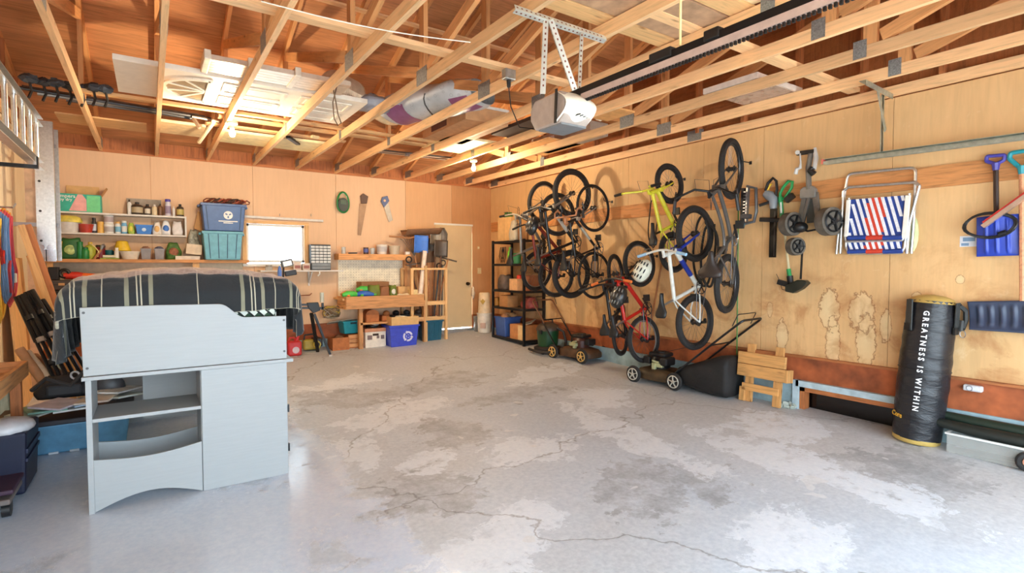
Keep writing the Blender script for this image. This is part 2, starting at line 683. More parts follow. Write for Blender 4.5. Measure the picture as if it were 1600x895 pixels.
def floor_mat():
    t = NT('garage_floor_concrete')
    pos = t.n('ShaderNodeNewGeometry').outputs['Position']
    sp = t.n('ShaderNodeSeparateXYZ')
    t.l(pos, sp.inputs[0])
    big = t.noise(pos, 0.5, 4, 0.6, 0.3)
    mid = t.noise(pos, 1.9, 9, 0.7, 0.35)
    flake = t.noise(pos, 5.5, 8, 0.72, 0.2)
    fine = t.noise(pos, 30, 4, 0.65)

    def patches(lst, amp, nz):
        """worn or painted islands: list of (x, y, rx, ry, turn)"""
        out = None
        for (cx, cy, rx, ry, an) in lst:
            ca, sa = math.cos(an), math.sin(an)
            dx = t.math('SUBTRACT', sp.outputs[0], cx)
            dy = t.math('SUBTRACT', sp.outputs[1], cy)
            a = t.math('ADD', t.math('MULTIPLY', dx, ca / rx), t.math('MULTIPLY', dy, sa / rx))
            b = t.math('ADD', t.math('MULTIPLY', dx, -sa / ry), t.math('MULTIPLY', dy, ca / ry))
            d = t.math('ADD', t.math('MULTIPLY', a, a), t.math('MULTIPLY', b, b))
            out = d if out is None else t.math('MINIMUM', out, d)
        d = t.math('ADD', t.math('SQRT', out), t.math('ADD', t.math('MULTIPLY', t.math('SUBTRACT', nz, 0.5), amp), t.math('MULTIPLY', t.math('SUBTRACT', flake, 0.5), 2.0)))
        return t.ramp(d, [(0.0, (1, 1, 1)), (0.80, (1, 1, 1)), (0.88, (0, 0, 0))])

    base = t.ramp(big, [(0.3, lin((184, 188, 192))), (0.5, lin((190, 198, 207))), (0.7, lin((180, 190, 201)))])
    # tan, dusty concrete toward the right wall
    tan = t.math('MULTIPLY', t.ramp(t.math('ADD', t.math('MULTIPLY', t.math('ADD', sp.outputs[0], 2.4), 0.4), t.math('MULTIPLY', t.math('SUBTRACT', big, .5), 1.5)), [(0.2, (0, 0, 0)), (0.7, (1, 1, 1))]), 0.55)
    colr = t.mix(tan, base, rgba((190, 188, 186)))
    light = patches([(-3.55, -2.35, .75, .35, .2), (-3.5, -3.75, .85, .42, .3), (-2.95, -5.35, .42, .36, 0), (-3.75, -5.1, .30, .2, .4), (-3.9, -6.35, .75, .28, .5),
                     (-2.0, -5.5, .22, 1.2, -.12), (-1.45, -6.9, .3, 1.3, -.1), (-1.3, -4.6, .5, .35, .3), (-2.6, -7.3, .5, .3, .2), (-1.2, -3.3, .8, .4, .2), (-4.15, -4.6, .2, .5, 0), (-.7, -6.2, .45, .5, 0)], 3.6, mid)
    dark = patches([(-3.0, -3.05, 1.5, .38, .15), (-3.9, -2.75, .5, .5, 0), (-2.2, -3.9, .7, .3, .1), (-3.95, -5.6, .35, .5, .4), (-2.6, -6.4, .6, .5, 0), (-1.0, -7.4, .6, .5, 0), (-3.3, -4.6, .35, .4, 0)], 3.4, mid)
    dk2 = t.math('MULTIPLY', dark, t.ramp(flake, [(0.36, (1, 1, 1)), (0.58, (.25, .25, .25))]))
    colr = t.mix(t.math('MULTIPLY', dk2, 0.75), colr, rgba((140, 144, 149)))
    lt2 = t.math('MULTIPLY', light, t.ramp(flake, [(0.36, (.15, .15, .15)), (0.47, (1, 1, 1))]))
    colr = t.mix(t.math('MULTIPLY', lt2, 0.8), colr, rgba((216, 223, 231)))
    # small chips of pale paint
    chip = t.ramp(t.noise(pos, 4.2, 2, 0.4), [(0.725, (0, 0, 0)), (0.735, (1, 1, 1))])
    colr = t.mix(t.math('MULTIPLY', chip, 0.7), colr, rgba((212, 214, 216)))
    # smooth blue-grey paint still whole to the left, edge wandering
    edge = t.math('ADD', sp.outputs[0], t.math('MULTIPLY', t.math('SUBTRACT', mid, 0.5), 1.1))
    paint = t.ramp(t.math('MULTIPLY', t.math('ADD', edge, 6.0), 0.25), [(0.405, (1, 1, 1)), (0.42, (0, 0, 0))])
    scuff = t.ramp(mid, [(0.36, (0, 0, 0)), (0.42, (1, 1, 1))])
    scuff2 = t.ramp(flake, [(0.30, (0, 0, 0)), (0.35, (1, 1, 1))])
    pf = t.math('MULTIPLY', paint, t.math('MULTIPLY', scuff, scuff2))
    colr = t.mix(pf, colr, rgba((204, 216, 231)))
    # dirt specks and cracks
    speck = t.ramp(t.noise(pos, 9, 6, 0.75), [(0.27, (1, 1, 1)), (0.32, (0, 0, 0))])
    colr = t.mix(t.math('MULTIPLY', speck, 0.6), colr, rgba((92, 88, 86)))
    vo = t.n('ShaderNodeTexVoronoi', feature='DISTANCE_TO_EDGE')
    vo.inputs['Scale'].default_value = 0.3
    wp = t.n('ShaderNodeVectorMath', operation='ADD')
    nz = t.n('ShaderNodeTexNoise')
    nz.inputs['Scale'].default_value = 2.2
    nz.inputs['Detail'].default_value = 5
    t.l(pos, nz.inputs['Vector'])
    ms = t.n('ShaderNodeVectorMath', operation='SCALE')
    ms.inputs['Scale'].default_value = 0.7
    t.l(nz.outputs['Color'], ms.inputs[0])
    t.l(pos, wp.inputs[0])
    t.l(ms.outputs[0], wp.inputs[1])
    t.l(wp.outputs[0], vo.inputs['Vector'])
    crack = t.ramp(vo.outputs['Distance'], [(0.0006, (1, 1, 1)), (0.0018, (0, 0, 0))])
    ck = t.math('MULTIPLY', crack, t.math('SUBTRACT', 1.0, pf))
    colr = t.mix(t.math('MULTIPLY', ck, 0.55), colr, rgba((86, 80, 76)))
    colr = t.mix(0.3, colr, t.ramp(fine, [(0.3, lin((120, 118, 116))), (0.7, lin((214, 214, 212)))]), 'OVERLAY')
    t.l(colr, t.b.inputs['Base Color'])
    rg = t.math('ADD', 0.5, t.math('MULTIPLY', pf, -0.34))
    t.l(t.math('ADD', rg, t.math('MULTIPLY', t.math('SUBTRACT', fine, 0.5), 0.16)), t.b.inputs['Roughness'])
    t.b.inputs['Specular IOR Level'].default_value = 0.75
    h = t.math('ADD', t.math('MULTIPLY', lt2, 0.3), t.math('ADD', t.math('MULTIPLY', fine, 0.3), t.math('ADD', t.math('MULTIPLY', flake, 0.5), t.math('MULTIPLY', ck, -0.6))))
    t.bump(h, 0.3, 0.006)
    return t.m


# ---- floor slab (falls away from the back right corner)
mb = MB()
x0, x1, y0, y1 = XL - 0.1, 0.25, YF - 0.15, 0.25
mb.grid(lambda u, v: (x0 + (x1 - x0) * u, y0 + (y1 - y0) * v, fz(x0 + (x1 - x0) * u, y0 + (y1 - y0) * v)), 56, 60)
mb.f = [f for f in mb.f]
floor = struct('floor', mb, floor_mat(), smooth=2)
# driveway outside the open overhead door
DRIVE = M((206, 203, 197), 0.8, var=0.12, scale=3, bump=0.2, name='driveway_concrete')
mb = MB()
mb.bb((-14, -24, -0.7), (6, YF - 0.15, -0.42))
struct('ground_driveway', mb, DRIVE)

# ---- back wall panels
WIN = (-4.34, -3.50, 1.27, 1.86)     # clear opening x0 x1 z0 z1
DOOR = (-1.22, -0.42, -0.1, 1.99)
WB = Thing('wall_back', None, None, kind='structure')
holes = [(WIN[0] - 0.02, WIN[1] + 0.02, WIN[2] - 0.02, WIN[3] + 0.02), (DOOR[0], DOOR[1], -0.5, DOOR[3])]
seams = [XL, -5.52, -4.24, -3.0, -1.78, -0.86, 0.0]
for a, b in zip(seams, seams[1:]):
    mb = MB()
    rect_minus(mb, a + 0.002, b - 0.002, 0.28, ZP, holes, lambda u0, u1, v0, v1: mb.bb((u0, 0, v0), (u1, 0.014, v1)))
    WB.p('panel', mb, PLY_BACK if b < -1 else PLY_BACK_DIM if b < -.5 else ply_mat('plywood_door_side', (204, 150, 100), 2, gr=.1))
mb = MB()
rect_minus(mb, XL - .1, 0.1, -0.6, ZP + 0.25, holes, lambda u0, u1, v0, v1: mb.bb((u0, 0.016, v0), (u1, 0.12, v1)))
WB.p('stud_backing', mb, LUMBER_D)
mb = MB()
rect_minus(mb, XL, 0.0, -0.5, 0.03, [(DOOR[0] - .02, DOOR[1] + .02, -0.6, 3)], lambda u0, u1, v0, v1: mb.bb((u0, -0.03, v0), (u1, 0.016, v1)))
WB.p('foundation', mb, CONC_BLUE)
RUST = M((156, 82, 44), 0.75, var=0.45, scale=5, bump=0.3, name='red_brown_board')
mb = MB()
rect_minus(mb, XL, 0.0, 0.03, 0.276, [(DOOR[0] - .02, DOOR[1] + .02, -0.6, 3)], lambda u0, u1, v0, v1: mb.bb((u0, -0.012, v0), (u1, 0.016, v1)))
WB.p('skirting_board', mb, RUST)
mb = MB()
mb.bb((XL, -0.02, ZP - 0.008), (0, 0.1, ZP + 0.03))
struct('trim_1', mb, LUMBER_D)

# ---- right wall (gable end)
WR = Thing('wall_right', None, None, kind='structure')
BW = (-7.02, -6.08, -0.36, -0.02)    # basement window opening y0 y1 z0 z1
seams = [0.0, -1.2, -2.42, -3.64, -4.86, -5.62, -6.84, -8.06, -9.28, YF - .1]
for b, a in zip(seams, seams[1:]):
    mb = MB()
    mb.bb((0, a + 0.002, 0.285), (0.014, b - 0.002, ZP - 0.01))
    WR.p('panel', mb, PLY_RIGHT)
mb = MB()
rect_minus(mb, YF - .1, 0.1, -0.7, 4.5, [(BW[0], BW[1], BW[2], BW[3])], lambda u0, u1, v0, v1: mb.bb((0.02, u0, v0), (0.14, u1, v1)))
WR.p('stud_backing', mb, LUMBER_D)
mb = MB()
rect_minus(mb, YF - .1, 0.0, -0.7, 0.02, [BW], lambda u0, u1, v0, v1: mb.bb((-0.05, u0, v0), (0.02, u1, v1)))
WR.p('foundation', mb, CONC_BLUE)
mb = MB()
mb.bb((-0.022, YF, 0.02), (0.02, 0, 0.285))
WR.p('skirting_board', mb, RUST)
mb = MB()
mb.bb((-0.04, YF, 0.27), (0.02, 0, 0.292))
WR.p('ledge', mb, LUMBER_D)
# horizontal nailing board along the right wall (bike hooks, tools hang from it)
mb = MB()
mb.bb((-0.022, YF, 1.88), (0, -0.05, 2.06))
struct('trim_2', mb, wood('hook_rail_board', (206, 140, 82), grain=0.3))
# sheathing in the gable triangle and gable studs
mb = MB()
ys = [0, YM, -9.5]
mb.add([(0.02, 0, 2.73), (0.02, YM, 2.73), (0.02, -9.5, 2.73), (0.02, -9.5, roof_z(-9.5)), (0.02, YM, roof_z(YM)), (0.02, 0, roof_z(0))], [(0, 1, 4, 5), (1, 2, 3, 4)])
WR.p('gable_sheathing', mb, PLY_ROOF)
WRT = MB()

# ---- left wall
WLT = Thing('wall_left', None, None, kind='structure')
for b, a in zip([0.0, -1.22, -2.44, -3.66, -4.88, -6.1, -7.32, -8.54], [-1.22, -2.44, -3.66, -4.88, -6.1, -7.32, -8.54, YF - .1]):
    mb = MB()
    mb.bb((XL - 0.014, a + 0.002, 0.05), (XL, b - 0.002, ZP))
    WLT.p('panel', mb, PLY_LEFT)
mb = MB()
mb.bb((XL - 0.14, YF - .1, -0.7), (XL - 0.016, 0.1, 4.5))
WLT.p('stud_backing', mb, LUMBER_D)
mb = MB()
mb.bb((XL - 0.016, YF, -0.7), (XL + 0.03, 0, 0.05))
WLT.p('foundation', mb, CONC_BLUE)
mb = MB()
mb.add([(XL - .01, 0, 2.73), (XL - .01, YM, 2.73), (XL - .01, -9.5, 2.73), (XL - .01, -9.5, roof_z(-9.5)), (XL - .01, YM, roof_z(YM)), (XL - .01, 0, roof_z(0))], [(0, 1, 4, 5), (1, 2, 3, 4)])
WLT.p('gable_sheathing', mb, PLY_ROOF)
# ---- front wall with the open overhead doorway (behind the camera)
mb = MB()
rect_minus(mb, XL - .1, 0.1, -0.7, 3.0, [(-6.55, -0.4, -0.9, 1.95)], lambda u0, u1, v0, v1: mb.bb((u0, YF - 0.12, v0), (u1, YF, v1)))
struct('wall_front', mb, PLY_LEFT)

# ---- roof sheathing sheets
CE = Thing('ceiling', None, None, kind='structure')
TH = math.atan(PITCH)
for side in (0, 1):
    row = 0
    L = 4.75 / math.cos(TH)
    s0 = 0.0
    while s0 < L - 0.01:
        s1 = min(L, s0 + 1.22)
        xs = [XL - 0.1] + [x for x in ((-5.45, -3.01, -0.57) if row % 2 else (-4.23, -1.79))] + [0.14]
        for a, b in zip(xs, xs[1:]):
            def pt(x, s, up):
                y = -s * math.cos(TH) if side == 0 else -9.5 + s * math.cos(TH)
                return V((x, y, roof_z(0) + s * math.sin(TH) + up))
            e = 0.003
            m8 = [pt(a + e, s0 + e, 0), pt(b - e, s0 + e, 0), pt(b - e, s1 - e, 0), pt(a + e, s1 - e, 0)]
            m8 += [p + V((0, 0, 0.013)) for p in m8]
            mb = MB()
            mb.add(m8, MB.BF)
            CE.p('sheathing_panel', mb, PLY_ROOF)
        s0 = s1
        row += 1
mb = MB()
for side in (-1, 1):
    a = [V((XL - .15, YM + side * 5.1, roof_z(0) - 0.09)), V((0.2, YM + side * 5.1, roof_z(0) - 0.09)), V((0.2, YM, roof_z(YM) + 0.03)), V((XL - .15, YM, roof_z(YM) + 0.03))]
    mb.add(a + [p + V((0, 0, 0.03)) for p in a], MB.BF)
CE.p('shingle_layer', mb, M((70, 66, 64), 0.9, var=0.3, name='roof_shingle'))
# eave blocking between the trusses above the back wall plate
mb = MB()
mb.bb((XL, 0.03, ZP + 0.03), (0.1, 0.1, roof_z(0) + 0.02))
CE.p('eave_blocking', mb, LUMBER_D)
mb = MB()
mb.bb((XL, -9.6, ZP + 0.03), (0.1, -9.53, roof_z(0) + 0.02))
CE.p('eave_blocking', mb, LUMBER_D)

# ---- trusses
ORD = ['nearest the right wall', 'second from the right wall', 'third from the right wall', 'fourth from the right wall', 'fifth from the right wall', 'sixth from the right wall', 'seventh from the right wall', 'eighth from the right wall', 'ninth from the right wall', 'tenth from the right wall, nearest the left wall']


def beam_mb(a, b, w=0.038, h=0.089):
    return MB().beam(a, b, w, h)


def make_truss(gable):
    t = Thing('roof_truss', '', 'roof truss')
    zb = ZP + 0.0445
    t.p('bottom_chord', beam_mb((0, 0.02, zb), (0, -9.52, zb)), LUMBER)
    hz = 2.82 + 0.047
    for s in (0, 1):
        a = V((0, 0.02 if s == 0 else -9.52, hz - 0.007))
        b = V((0, YM, hz + 4.75 * PITCH - 0.0))
        t.p('top_chord', beam_mb(a, b), LUMBER_W)
    if gable:
        for y in [-0.6 * i for i in range(1, 16)]:
            t.p('stud', beam_mb((0, y, ZP + 0.09), (0, y, roof_z(y) - 0.1), 0.089, 0.038), LUMBER_D)
    else:
        t.p('king_post', MB().box((0, YM, (2.82 + hz + 1.54) / 2), (0.038, 0.089, hz + 1.54 - 2.82)), LUMBER_W)
        for y in (-2.375, -7.125):
            zt = roof_z(y) - 0.11
            t.p('web_post', MB().box((0, y, (2.82 + zt) / 2), (0.038, 0.089, zt - 2.82)), LUMBER_W)
            sg = 1 if y > YM else -1
            t.p('web_diagonal', beam_mb((0, YM + sg * 0.1, 2.86), (0, y - sg * 0.06, zt - 0.03)), LUMBER_W)
            t.p('web_brace', beam_mb((0, y + sg * 0.07, 2.86), (0, y + sg * 1.1, roof_z(y + sg * 1.1) - 0.14)), LUMBER_W)
    for y in (YM, -7.06, -2.44) if not gable else (YM,):
        for sx in (-1, 1):
            g = MB().box((sx * 0.0205, y, 2.80), (0.002, 0.2 if y == YM else 0.09, 0.13))
            go = t.p('gusset_plate', g, GUSSET)
    g = MB()
    for sx in (-1, 1):
        g = MB().box((sx * 0.0205, -0.2, 2.81), (0.002, 0.24, 0.11))
        t.p('gusset_plate', g, GUSSET)
    return t.o


TX = [-0.58 - 0.608 * k for k in range(10)]
tr = make_truss(False)
tr['group'] = 'wooden roof trusses over the garage'
for k, x in enumerate(TX):
    o = tr if k == 0 else copy_tree(tr)
    o.location = (x, 0, 0)
    o['label'] = 'wooden roof truss, ' + ORD[k]
gt = make_truss(True)
gt.location = (-0.022, 0, 0)
gt['label'] = 'studded gable truss standing on top of the bicycle wall'
gt['group'] = 'gable end trusses'
g2 = copy_tree(gt)
g2.location = (XL + 0.03, 0, 0)
g2['label'] = 'studded gable truss at the left wall above the hanging ladder'

# lateral braces and bridging laid across the chords
LB = 'lateral braces of the roof'
for (lab, y, z, xa, xb, w, h) in (
        ('long pale brace board laid across the truss chords beside the gusset plates', -5.2, 2.84, XL, -2.2, 0.089, 0.036),
        ('long brace board crossing the chords near the opener rail', -6.55, 2.84, -2.9, -0.1, 0.1, 0.036),
        ('thin brown brace board nailed under the roof sheathing above the back wall', -3.3, roof_z(-3.3) - 0.115, XL, -0.1, 0.07, 0.02)):
    one('brace_board', lab, 'board', beam_mb((xa, y, z), (xb, y, z), w, h), LUMBER, LB)

# ---- window in the back wall
W1 = Thing('window_1', None, None, (0, 0, 0), kind='structure')
x0, x1, z0, z1 = WIN
for lo, hi in (((x0 - .06, -0.02, z1), (x1 + .06, 0.02, z1 + .045)), ((x0 - .06, -0.02, z0 - .05), (x0, 0.02, z1)), ((x1, -0.02, z0 - .05), (x1 + .06, 0.02, z1))):
    W1.p('casing', MB().bb(lo, hi), PINE)
W1.p('sill', MB().bb((x0 - .06, -0.05, z0 - .06), (x1 + .06, 0.1, z0 - .02)), TRIM_WHITE)
for lo, hi in (((x0, 0.03, z1 - .035), (x1, 0.09, z1)), ((x0, 0.03, z0), (x1, 0.09, z0 + .035)), ((x0, 0.03, z0), (x0 + .035, 0.09, z1)), ((x1 - .035, 0.03, z0), (x1, 0.09, z1))):
    W1.p('sash', MB().bb(lo, hi), TRIM_WHITE)
GLASS = NT('window_glass')
gb = GLASS.b
tb = GLASS.n('ShaderNodeBsdfTransparent')
tb.inputs[0].default_value = (0.93, 0.95, 0.94, 1)
gl = GLASS.n('ShaderNodeBsdfGlossy')
gl.inputs['Roughness'].default_value = 0.03
mx = GLASS.n('ShaderNodeMixShader')
fr = GLASS.n('ShaderNodeFresnel')
GLASS.l(fr.outputs[0], mx.inputs[0])
GLASS.l(tb.outputs[0], mx.inputs[1])
GLASS.l(gl.outputs[0], mx.inputs[2])
GLASS.l(mx.outputs[0], GLASS.t.nodes['Material Output'].inputs[0])
W1.p('pane', MB().bb((x0 + .03, 0.055, z0 + .03), (x1 - .03, 0.06, z1 - .03)), GLASS.m)

# ---- door in the back wall
D1 = Thing('door_1', None, None, (0, 0, 0), kind='structure')
DOORM = M((216, 186, 140), 0.5, var=0.05, scale=3, name='cream_door_paint')
D1.p('slab', MB().bb((DOOR[0] + .012, -0.012, 0.05), (DOOR[1] - .012, 0.03, DOOR[3] - .012)), DOORM, bevel=0.003)
D1.p('threshold', MB().bb((DOOR[0], -0.05, -0.12), (DOOR[1], 0.08, 0.03)), ALU)
D1.p('head_jamb', MB().bb((DOOR[0] - .005, -0.02, DOOR[3] - .012), (DOOR[1] + .005, 0.08, DOOR[3] + .02)), TRIM_WHITE)
kx = at_y(731, 443, -0.03)
kn = MB().cyl((kx.x, -0.012, kx.z), (kx.x, -0.05, kx.z), 0.014, n=10)
kn.ell((kx.x, -0.065, kx.z), (0.028, 0.022, 0.028))
D1.p('knob', kn, M((70, 52, 36), 0.3, 0.9), smooth=True)
D1.p('rose', MB().cyl((kx.x, -0.013, kx.z), (kx.x, -0.02, kx.z), 0.032, n=14), M((70, 52, 36), 0.3, 0.9))

# ---- basement window low in the right wall
W2 = Thing('window_2', None, None, (0, 0, 0), kind='structure')
y0, y1, z0, z1 = BW
for lo, hi in (((-0.075, y0, z1), (0.02, y1 + .03, z1 + .06)), ((-0.075, y1, z0), (0.02, y1 + .06, z1 + .06))):
    W2.p('casing', MB().bb(lo, hi), M((176, 196, 204), 0.6, var=0.15))
for lo, hi in (((-0.045, y0, z1 - .05), (0.05, y1, z1)), ((-0.045, y1 - .05, z0), (0.05, y1, z1))):
    W2.p('frame', MB().bb(lo, hi), LUMBER_D)
W2.p('pane', MB().bb((0.08, y0, z0), (0.086, y1, z1)), M((16, 10, 8), 0.12, var=0.1))
W2.p('recess_back', MB().bb((0.2, y0 - .1, z0 - .1), (0.22, y1 + .1, z1 + .1)), M((20, 12, 9), 0.9))
# ================================================================== overhead: bulbs, opener, track
def bulb_fixture(px, py, label):
    p = at_z(px, py, 2.62)
    t = Thing('ceiling_bulb', label, 'light bulb', p, group='bare bulbs under the trusses')
    t.p('socket', MB().lathe([(0.055, 0.11), (0.052, 0.085), (0.026, 0.07), (0.024, 0.04)], 14), TRIM_WHITE, smooth=True)
    t.p('glass_bulb', MB().lathe([(0.004, -0.045), (0.022, -0.038), (0.03, -0.015), (0.029, 0.005), (0.018, 0.028), (0.013, 0.045)], 14), M((255, 226, 160), 0.3, emit=60.0), smooth=True)
    bulb_light(p + V((0, 0, -0.085)), 76)


bulb_fixture(363, 207, 'glowing bare bulb under the chords beside the stored white panels')
bulb_fixture(740, 262, 'glowing bare bulb under the chords above the bicycles')

# ---- garage door opener hung under the chords
PERF = M((206, 208, 200), 0.35, 0.6, var=0.1)
op = Thing('garage_door_opener', 'white and grey garage door opener hanging from punched steel angles', 'opener', (-3.4, -6.3, 2.06), world=True)


def punched(a, b, up, name='angle_bracket', w=.032):
    a, b = V(a), V(b)
    d, s1, u1 = basis(b - a, up)
    mb = MB()
    L = (b - a).length
    mb.beam(a, b, w, .003, up)
    mb.beam(a + s1 * w / 2 - u1 * w / 2, b + s1 * w / 2 - u1 * w / 2, .003, w, up)
    o = op.p(name, mb, PERF)
    hm = MB()
    n = int(L / .034)
    for i in range(n):
        p = a + d * (.017 + i * .034)
        hm.box(p, (.012, .009, .0042), Matrix((d, s1, u1)).transposed())
        hm.box(p + s1 * w / 2 - u1 * w / 2, (.012, .0042, .009), Matrix((d, s1, u1)).transposed())
    h = op.p('punched_hole_row', hm, M((120, 70, 50), .8), parent=o, kind='stuff')
    return o


punched((-3.76, -6.30, 2.722), (-3.02, -6.29, 2.722), (0, -1, .4))
punched((-3.53, -6.30, 2.71), (-3.53, -6.27, 2.27), (-.6, -.8, 0))
punched((-3.50, -6.31, 2.71), (-3.33, -6.35, 2.29), (-.6, -.8, 0))
punched((-3.24, -6.30, 2.70), (-3.28, -6.32, 2.27), (-.6, -.8, 0), w=.02)
hx, hy, hz = -3.40, -6.28, 2.17
GREYP = M((172, 156, 144), 0.4)
prof = [(-.17, -.06), (-.12, -.10), (.12, -.10), (.17, -.03), (.17, .04), (.12, .09), (-.13, .09), (-.17, .05)]
op.p('motor_housing', MB().prism(prof, .22, frame((hx - .11, hy, hz), (0, 1, 0), (0, 0, 1), (1, 0, 0))), GREYP, bevel=.012)
lens = MB()
lens.grid(lambda u, v: V((hx - .12 + .24 * u, hy - .10 - .10 * math.sin(math.pi * v) - .03 * math.sin(math.pi * u), hz - .09 + .18 * v)), 14, 10)
op.p('light_cover', lens, M((232, 224, 206), 0.35), smooth=2)
op.p('bottom_plate', MB().box((hx, hy - .02, hz - .102), (.2, .22, .012)), M((120, 122, 124), .4))
op.p('black_seam', MB().beam((hx - .121, hy - .10, hz - .1), (hx - .121, hy - .11, hz + .1), .006, .02), BLACK)
for i in range(4):
    op.p('vent_slot', MB().box((hx - .02 + i * .03, hy - .19 + .01 * i, hz - .055), (.02, .03, .006), Matrix.Rotation(R(-20), 3, 'Y')), BLACK)
RX = -3.36
rail = op.p('drive_rail', MB().bb((RX - .016, -9.45, 2.25), (RX + .016, -6.30, 2.29)), BLACKM)
op.p('rail_strip', MB().bb((RX - .02, -9.45, 2.215), (RX + .0, -6.45, 2.25)), M((190, 164, 150), .5), parent=rail)
ch = MB()
for i in range(150):
    y = -6.45 - i * .02
    ch.box((RX - .012, y, 2.205), (.012, .011, .016))
op.p('drive_chain', ch, BLACK, parent=rail, kind='stuff')
op.p('trolley', MB().box((RX, -7.05, 2.285), (.05, .14, .05)), BLACK, parent=rail, bevel=.006)
op.p('trolley', MB().box((RX, -7.35, 2.285), (.05, .08, .05)), BLACK, parent=rail, bevel=.006)
one('hanging_strip', 'thin pale strip hanging from the stored foam down to the opener rail', 'strip', MB().beam((RX, -7.16, 2.30), (RX, -7.16, 2.80), .012, .006, (0, 1, 0)), M((236, 214, 150), .6))
# junction box and drop cord
jb = at_z(795, 117, 2.76)
t = Thing('junction_box', 'grey steel junction box with drop cord on a truss chord', 'junction box', jb, world=True)
t.p('box', MB().box(jb, (.1, .06, .08)), GALV, bevel=.004)
t.p('plug', MB().cyl(jb + V((0, 0, -.04)), jb + V((0, 0, -.1)), .02, .014, n=8), BLACK)
t.p('cord', MB().tube([jb + V((0, 0, -.1)), jb + V((.02, 0, -.25)), jb + V((.07, -.05, -.42)), jb + V((.15, -.2, -.46)), V((hx - .05, hy + .17, 2.25))], .005, 5), BLACK, smooth=True)
# thin white wire slung under the chords
w1, w2 = at_z(408, 2, 2.715), at_z(735, 66, 2.715)
one('sagging_wire', 'thin white wire slung below the chords toward the opener', 'wire', MB().tube([w1 + (w2 - w1) * (i / 12) + V((0, 0, -.03 * math.sin(math.pi * i / 12))) for i in range(13)], .004, 5), WSH0 if 'WSH0' in globals() else M((230, 222, 206), .5))

# ---- door track and its bracket on the right
GALV2 = M((176, 186, 176), 0.35, 0.7, var=0.2, scale=20)
ta, tb = V((-.16, -6.33, 2.20)), V((-.16, -9.45, 2.12))
tk = Thing('door_track', 'galvanised overhead door track running along the right wall', 'track', (-.16, -7.5, 2.12), world=True)
tk.p('channel', MB().beam(ta, tb, .05, .004).beam(ta + V((.025, 0, .012)), tb + V((.025, 0, .012)), .004, .05).beam(ta + V((-.025, 0, .0)), tb + V((-.025, 0, .0)), .004, .03).beam(ta + V((0, 0, .036)), tb + V((0, 0, .036)), .05, .004), GALV2)
tk.p('red_end', MB().box(ta + V((0, .01, .018)), (.05, .02, .045)), M((214, 110, 96), .5))
bk = at_x(1379, 236, -.16)
b0, b1 = at_z(1326, 103, 2.70), at_z(1390, 133, 2.70)
yb_ = -6.82
tk.p('hanger_upright', MB().beam((-.17, yb_, 2.22), (-.17, yb_, 2.72), .04, .004, (0, 1, 0)).beam((-.19, yb_, 2.22), (-.19, yb_, 2.72), .004, .04, (1, 0, 0)), GALV2)
tk.p('hanger_top', MB().beam((-.72, yb_ - .06, 2.722), (-.12, yb_ - .03, 2.722), .05, .004).beam((-.72, yb_ - .085, 2.70), (-.12, yb_ - .055, 2.70), .004, .045), GALV2)
tk.p('hanger_brace', MB().beam((-.47, yb_ - .07, 2.71), (-.19, yb_ - .03, 2.40), .04, .005, (0, 1, 0)), GALV2)

# ---- things stored on top of the truss chords
ZC = 2.824
DWH = M((232, 222, 204), 0.5, var=0.05, name='stored_door_white')
sd = Thing('stored_door', 'white panel door with fan window stored flat on the truss chords', 'door', (-4.74, -3.2, ZC), world=True)
sd.p('slab', MB().bb((-5.76, -3.68, ZC), (-3.73, -2.74, ZC + .045)), DWH, bevel=.003)


def dpanel(x0, x1, y0, y1):
    mb = MB()
    for lo, hi in (((x0, y0), (x1, y0 + .025)), ((x0, y1 - .025), (x1, y1)), ((x0, y0 + .025), (x0 + .025, y1 - .025)), ((x1 - .025, y0 + .025), (x1, y1 - .025))):
        mb.bb((lo[0], lo[1], ZC - .010), (hi[0], hi[1], ZC))
    q = sd.p('panel_moulding', mb, DWH)
    sd.p('raised_field', MB().bb((x0 + .06, y0 + .06, ZC - .007), (x1 - .06, y1 - .06, ZC)), DWH, parent=q, bevel=.005)


for x0, x1 in ((-4.98, -4.45), (-4.33, -3.85)):
    dpanel(x0, x1, -3.56, -3.27)
    dpanel(x0, x1, -3.15, -2.86)
fan = MB()
cx, cy = -5.08, -3.21
for i in range(16):
    a0, a1 = math.pi / 2 + math.pi * i / 16, math.pi / 2 + math.pi * (i + 1) / 16
    for r in (.34,):
        fan.beam((cx + r * math.cos(a0), cy + r * math.sin(a0), ZC - .008), (cx + r * math.cos(a1), cy + r * math.sin(a1), ZC - .008), .035, .016)
fan.beam((cx, cy - .36, ZC - .008), (cx, cy + .36, ZC - .008), .035, .016)
sd.p('fan_window_frame', fan, DWH)
for k in range(1, 5):
    a = math.pi / 2 + math.pi * k / 5
    sd.p('fan_muntin', MB().beam((cx, cy, ZC - .006), (cx + .33 * math.cos(a), cy + .33 * math.sin(a), ZC - .006), .018, .012), DWH)
sd.p('fan_glass', MB().prism([(cx, cy - .33)] + [(cx + .33 * math.cos(math.pi / 2 + math.pi * i / 12), cy + .33 * math.sin(math.pi / 2 + math.pi * i / 12)) for i in range(12, -1, -1)], .004, Matrix.Translation((0, 0, ZC - .004))), M((150, 130, 100), .2))
# aluminium folding ramp
rp = Thing('folding_ramp', 'ribbed aluminium folding ramp lying on the chords next to the stored door', 'ramp', (-4.6, -3.92, ZC), world=True)
for i in range(5):
    rp.p('ribbed_plank', MB().bb((-5.15, -4.07 + i * .065, ZC + .01), (-4.02, -4.012 + i * .065, ZC + .05)), M((222, 204, 182), .35, .5))
for x in (-5.17, -4.86, -4.5):
    rp.p('end_cap', MB().bb((x, -4.10, ZC - .0), (x + .05, -3.73, ZC + .075)), M((226, 212, 190), .4, .3), bevel=.006)
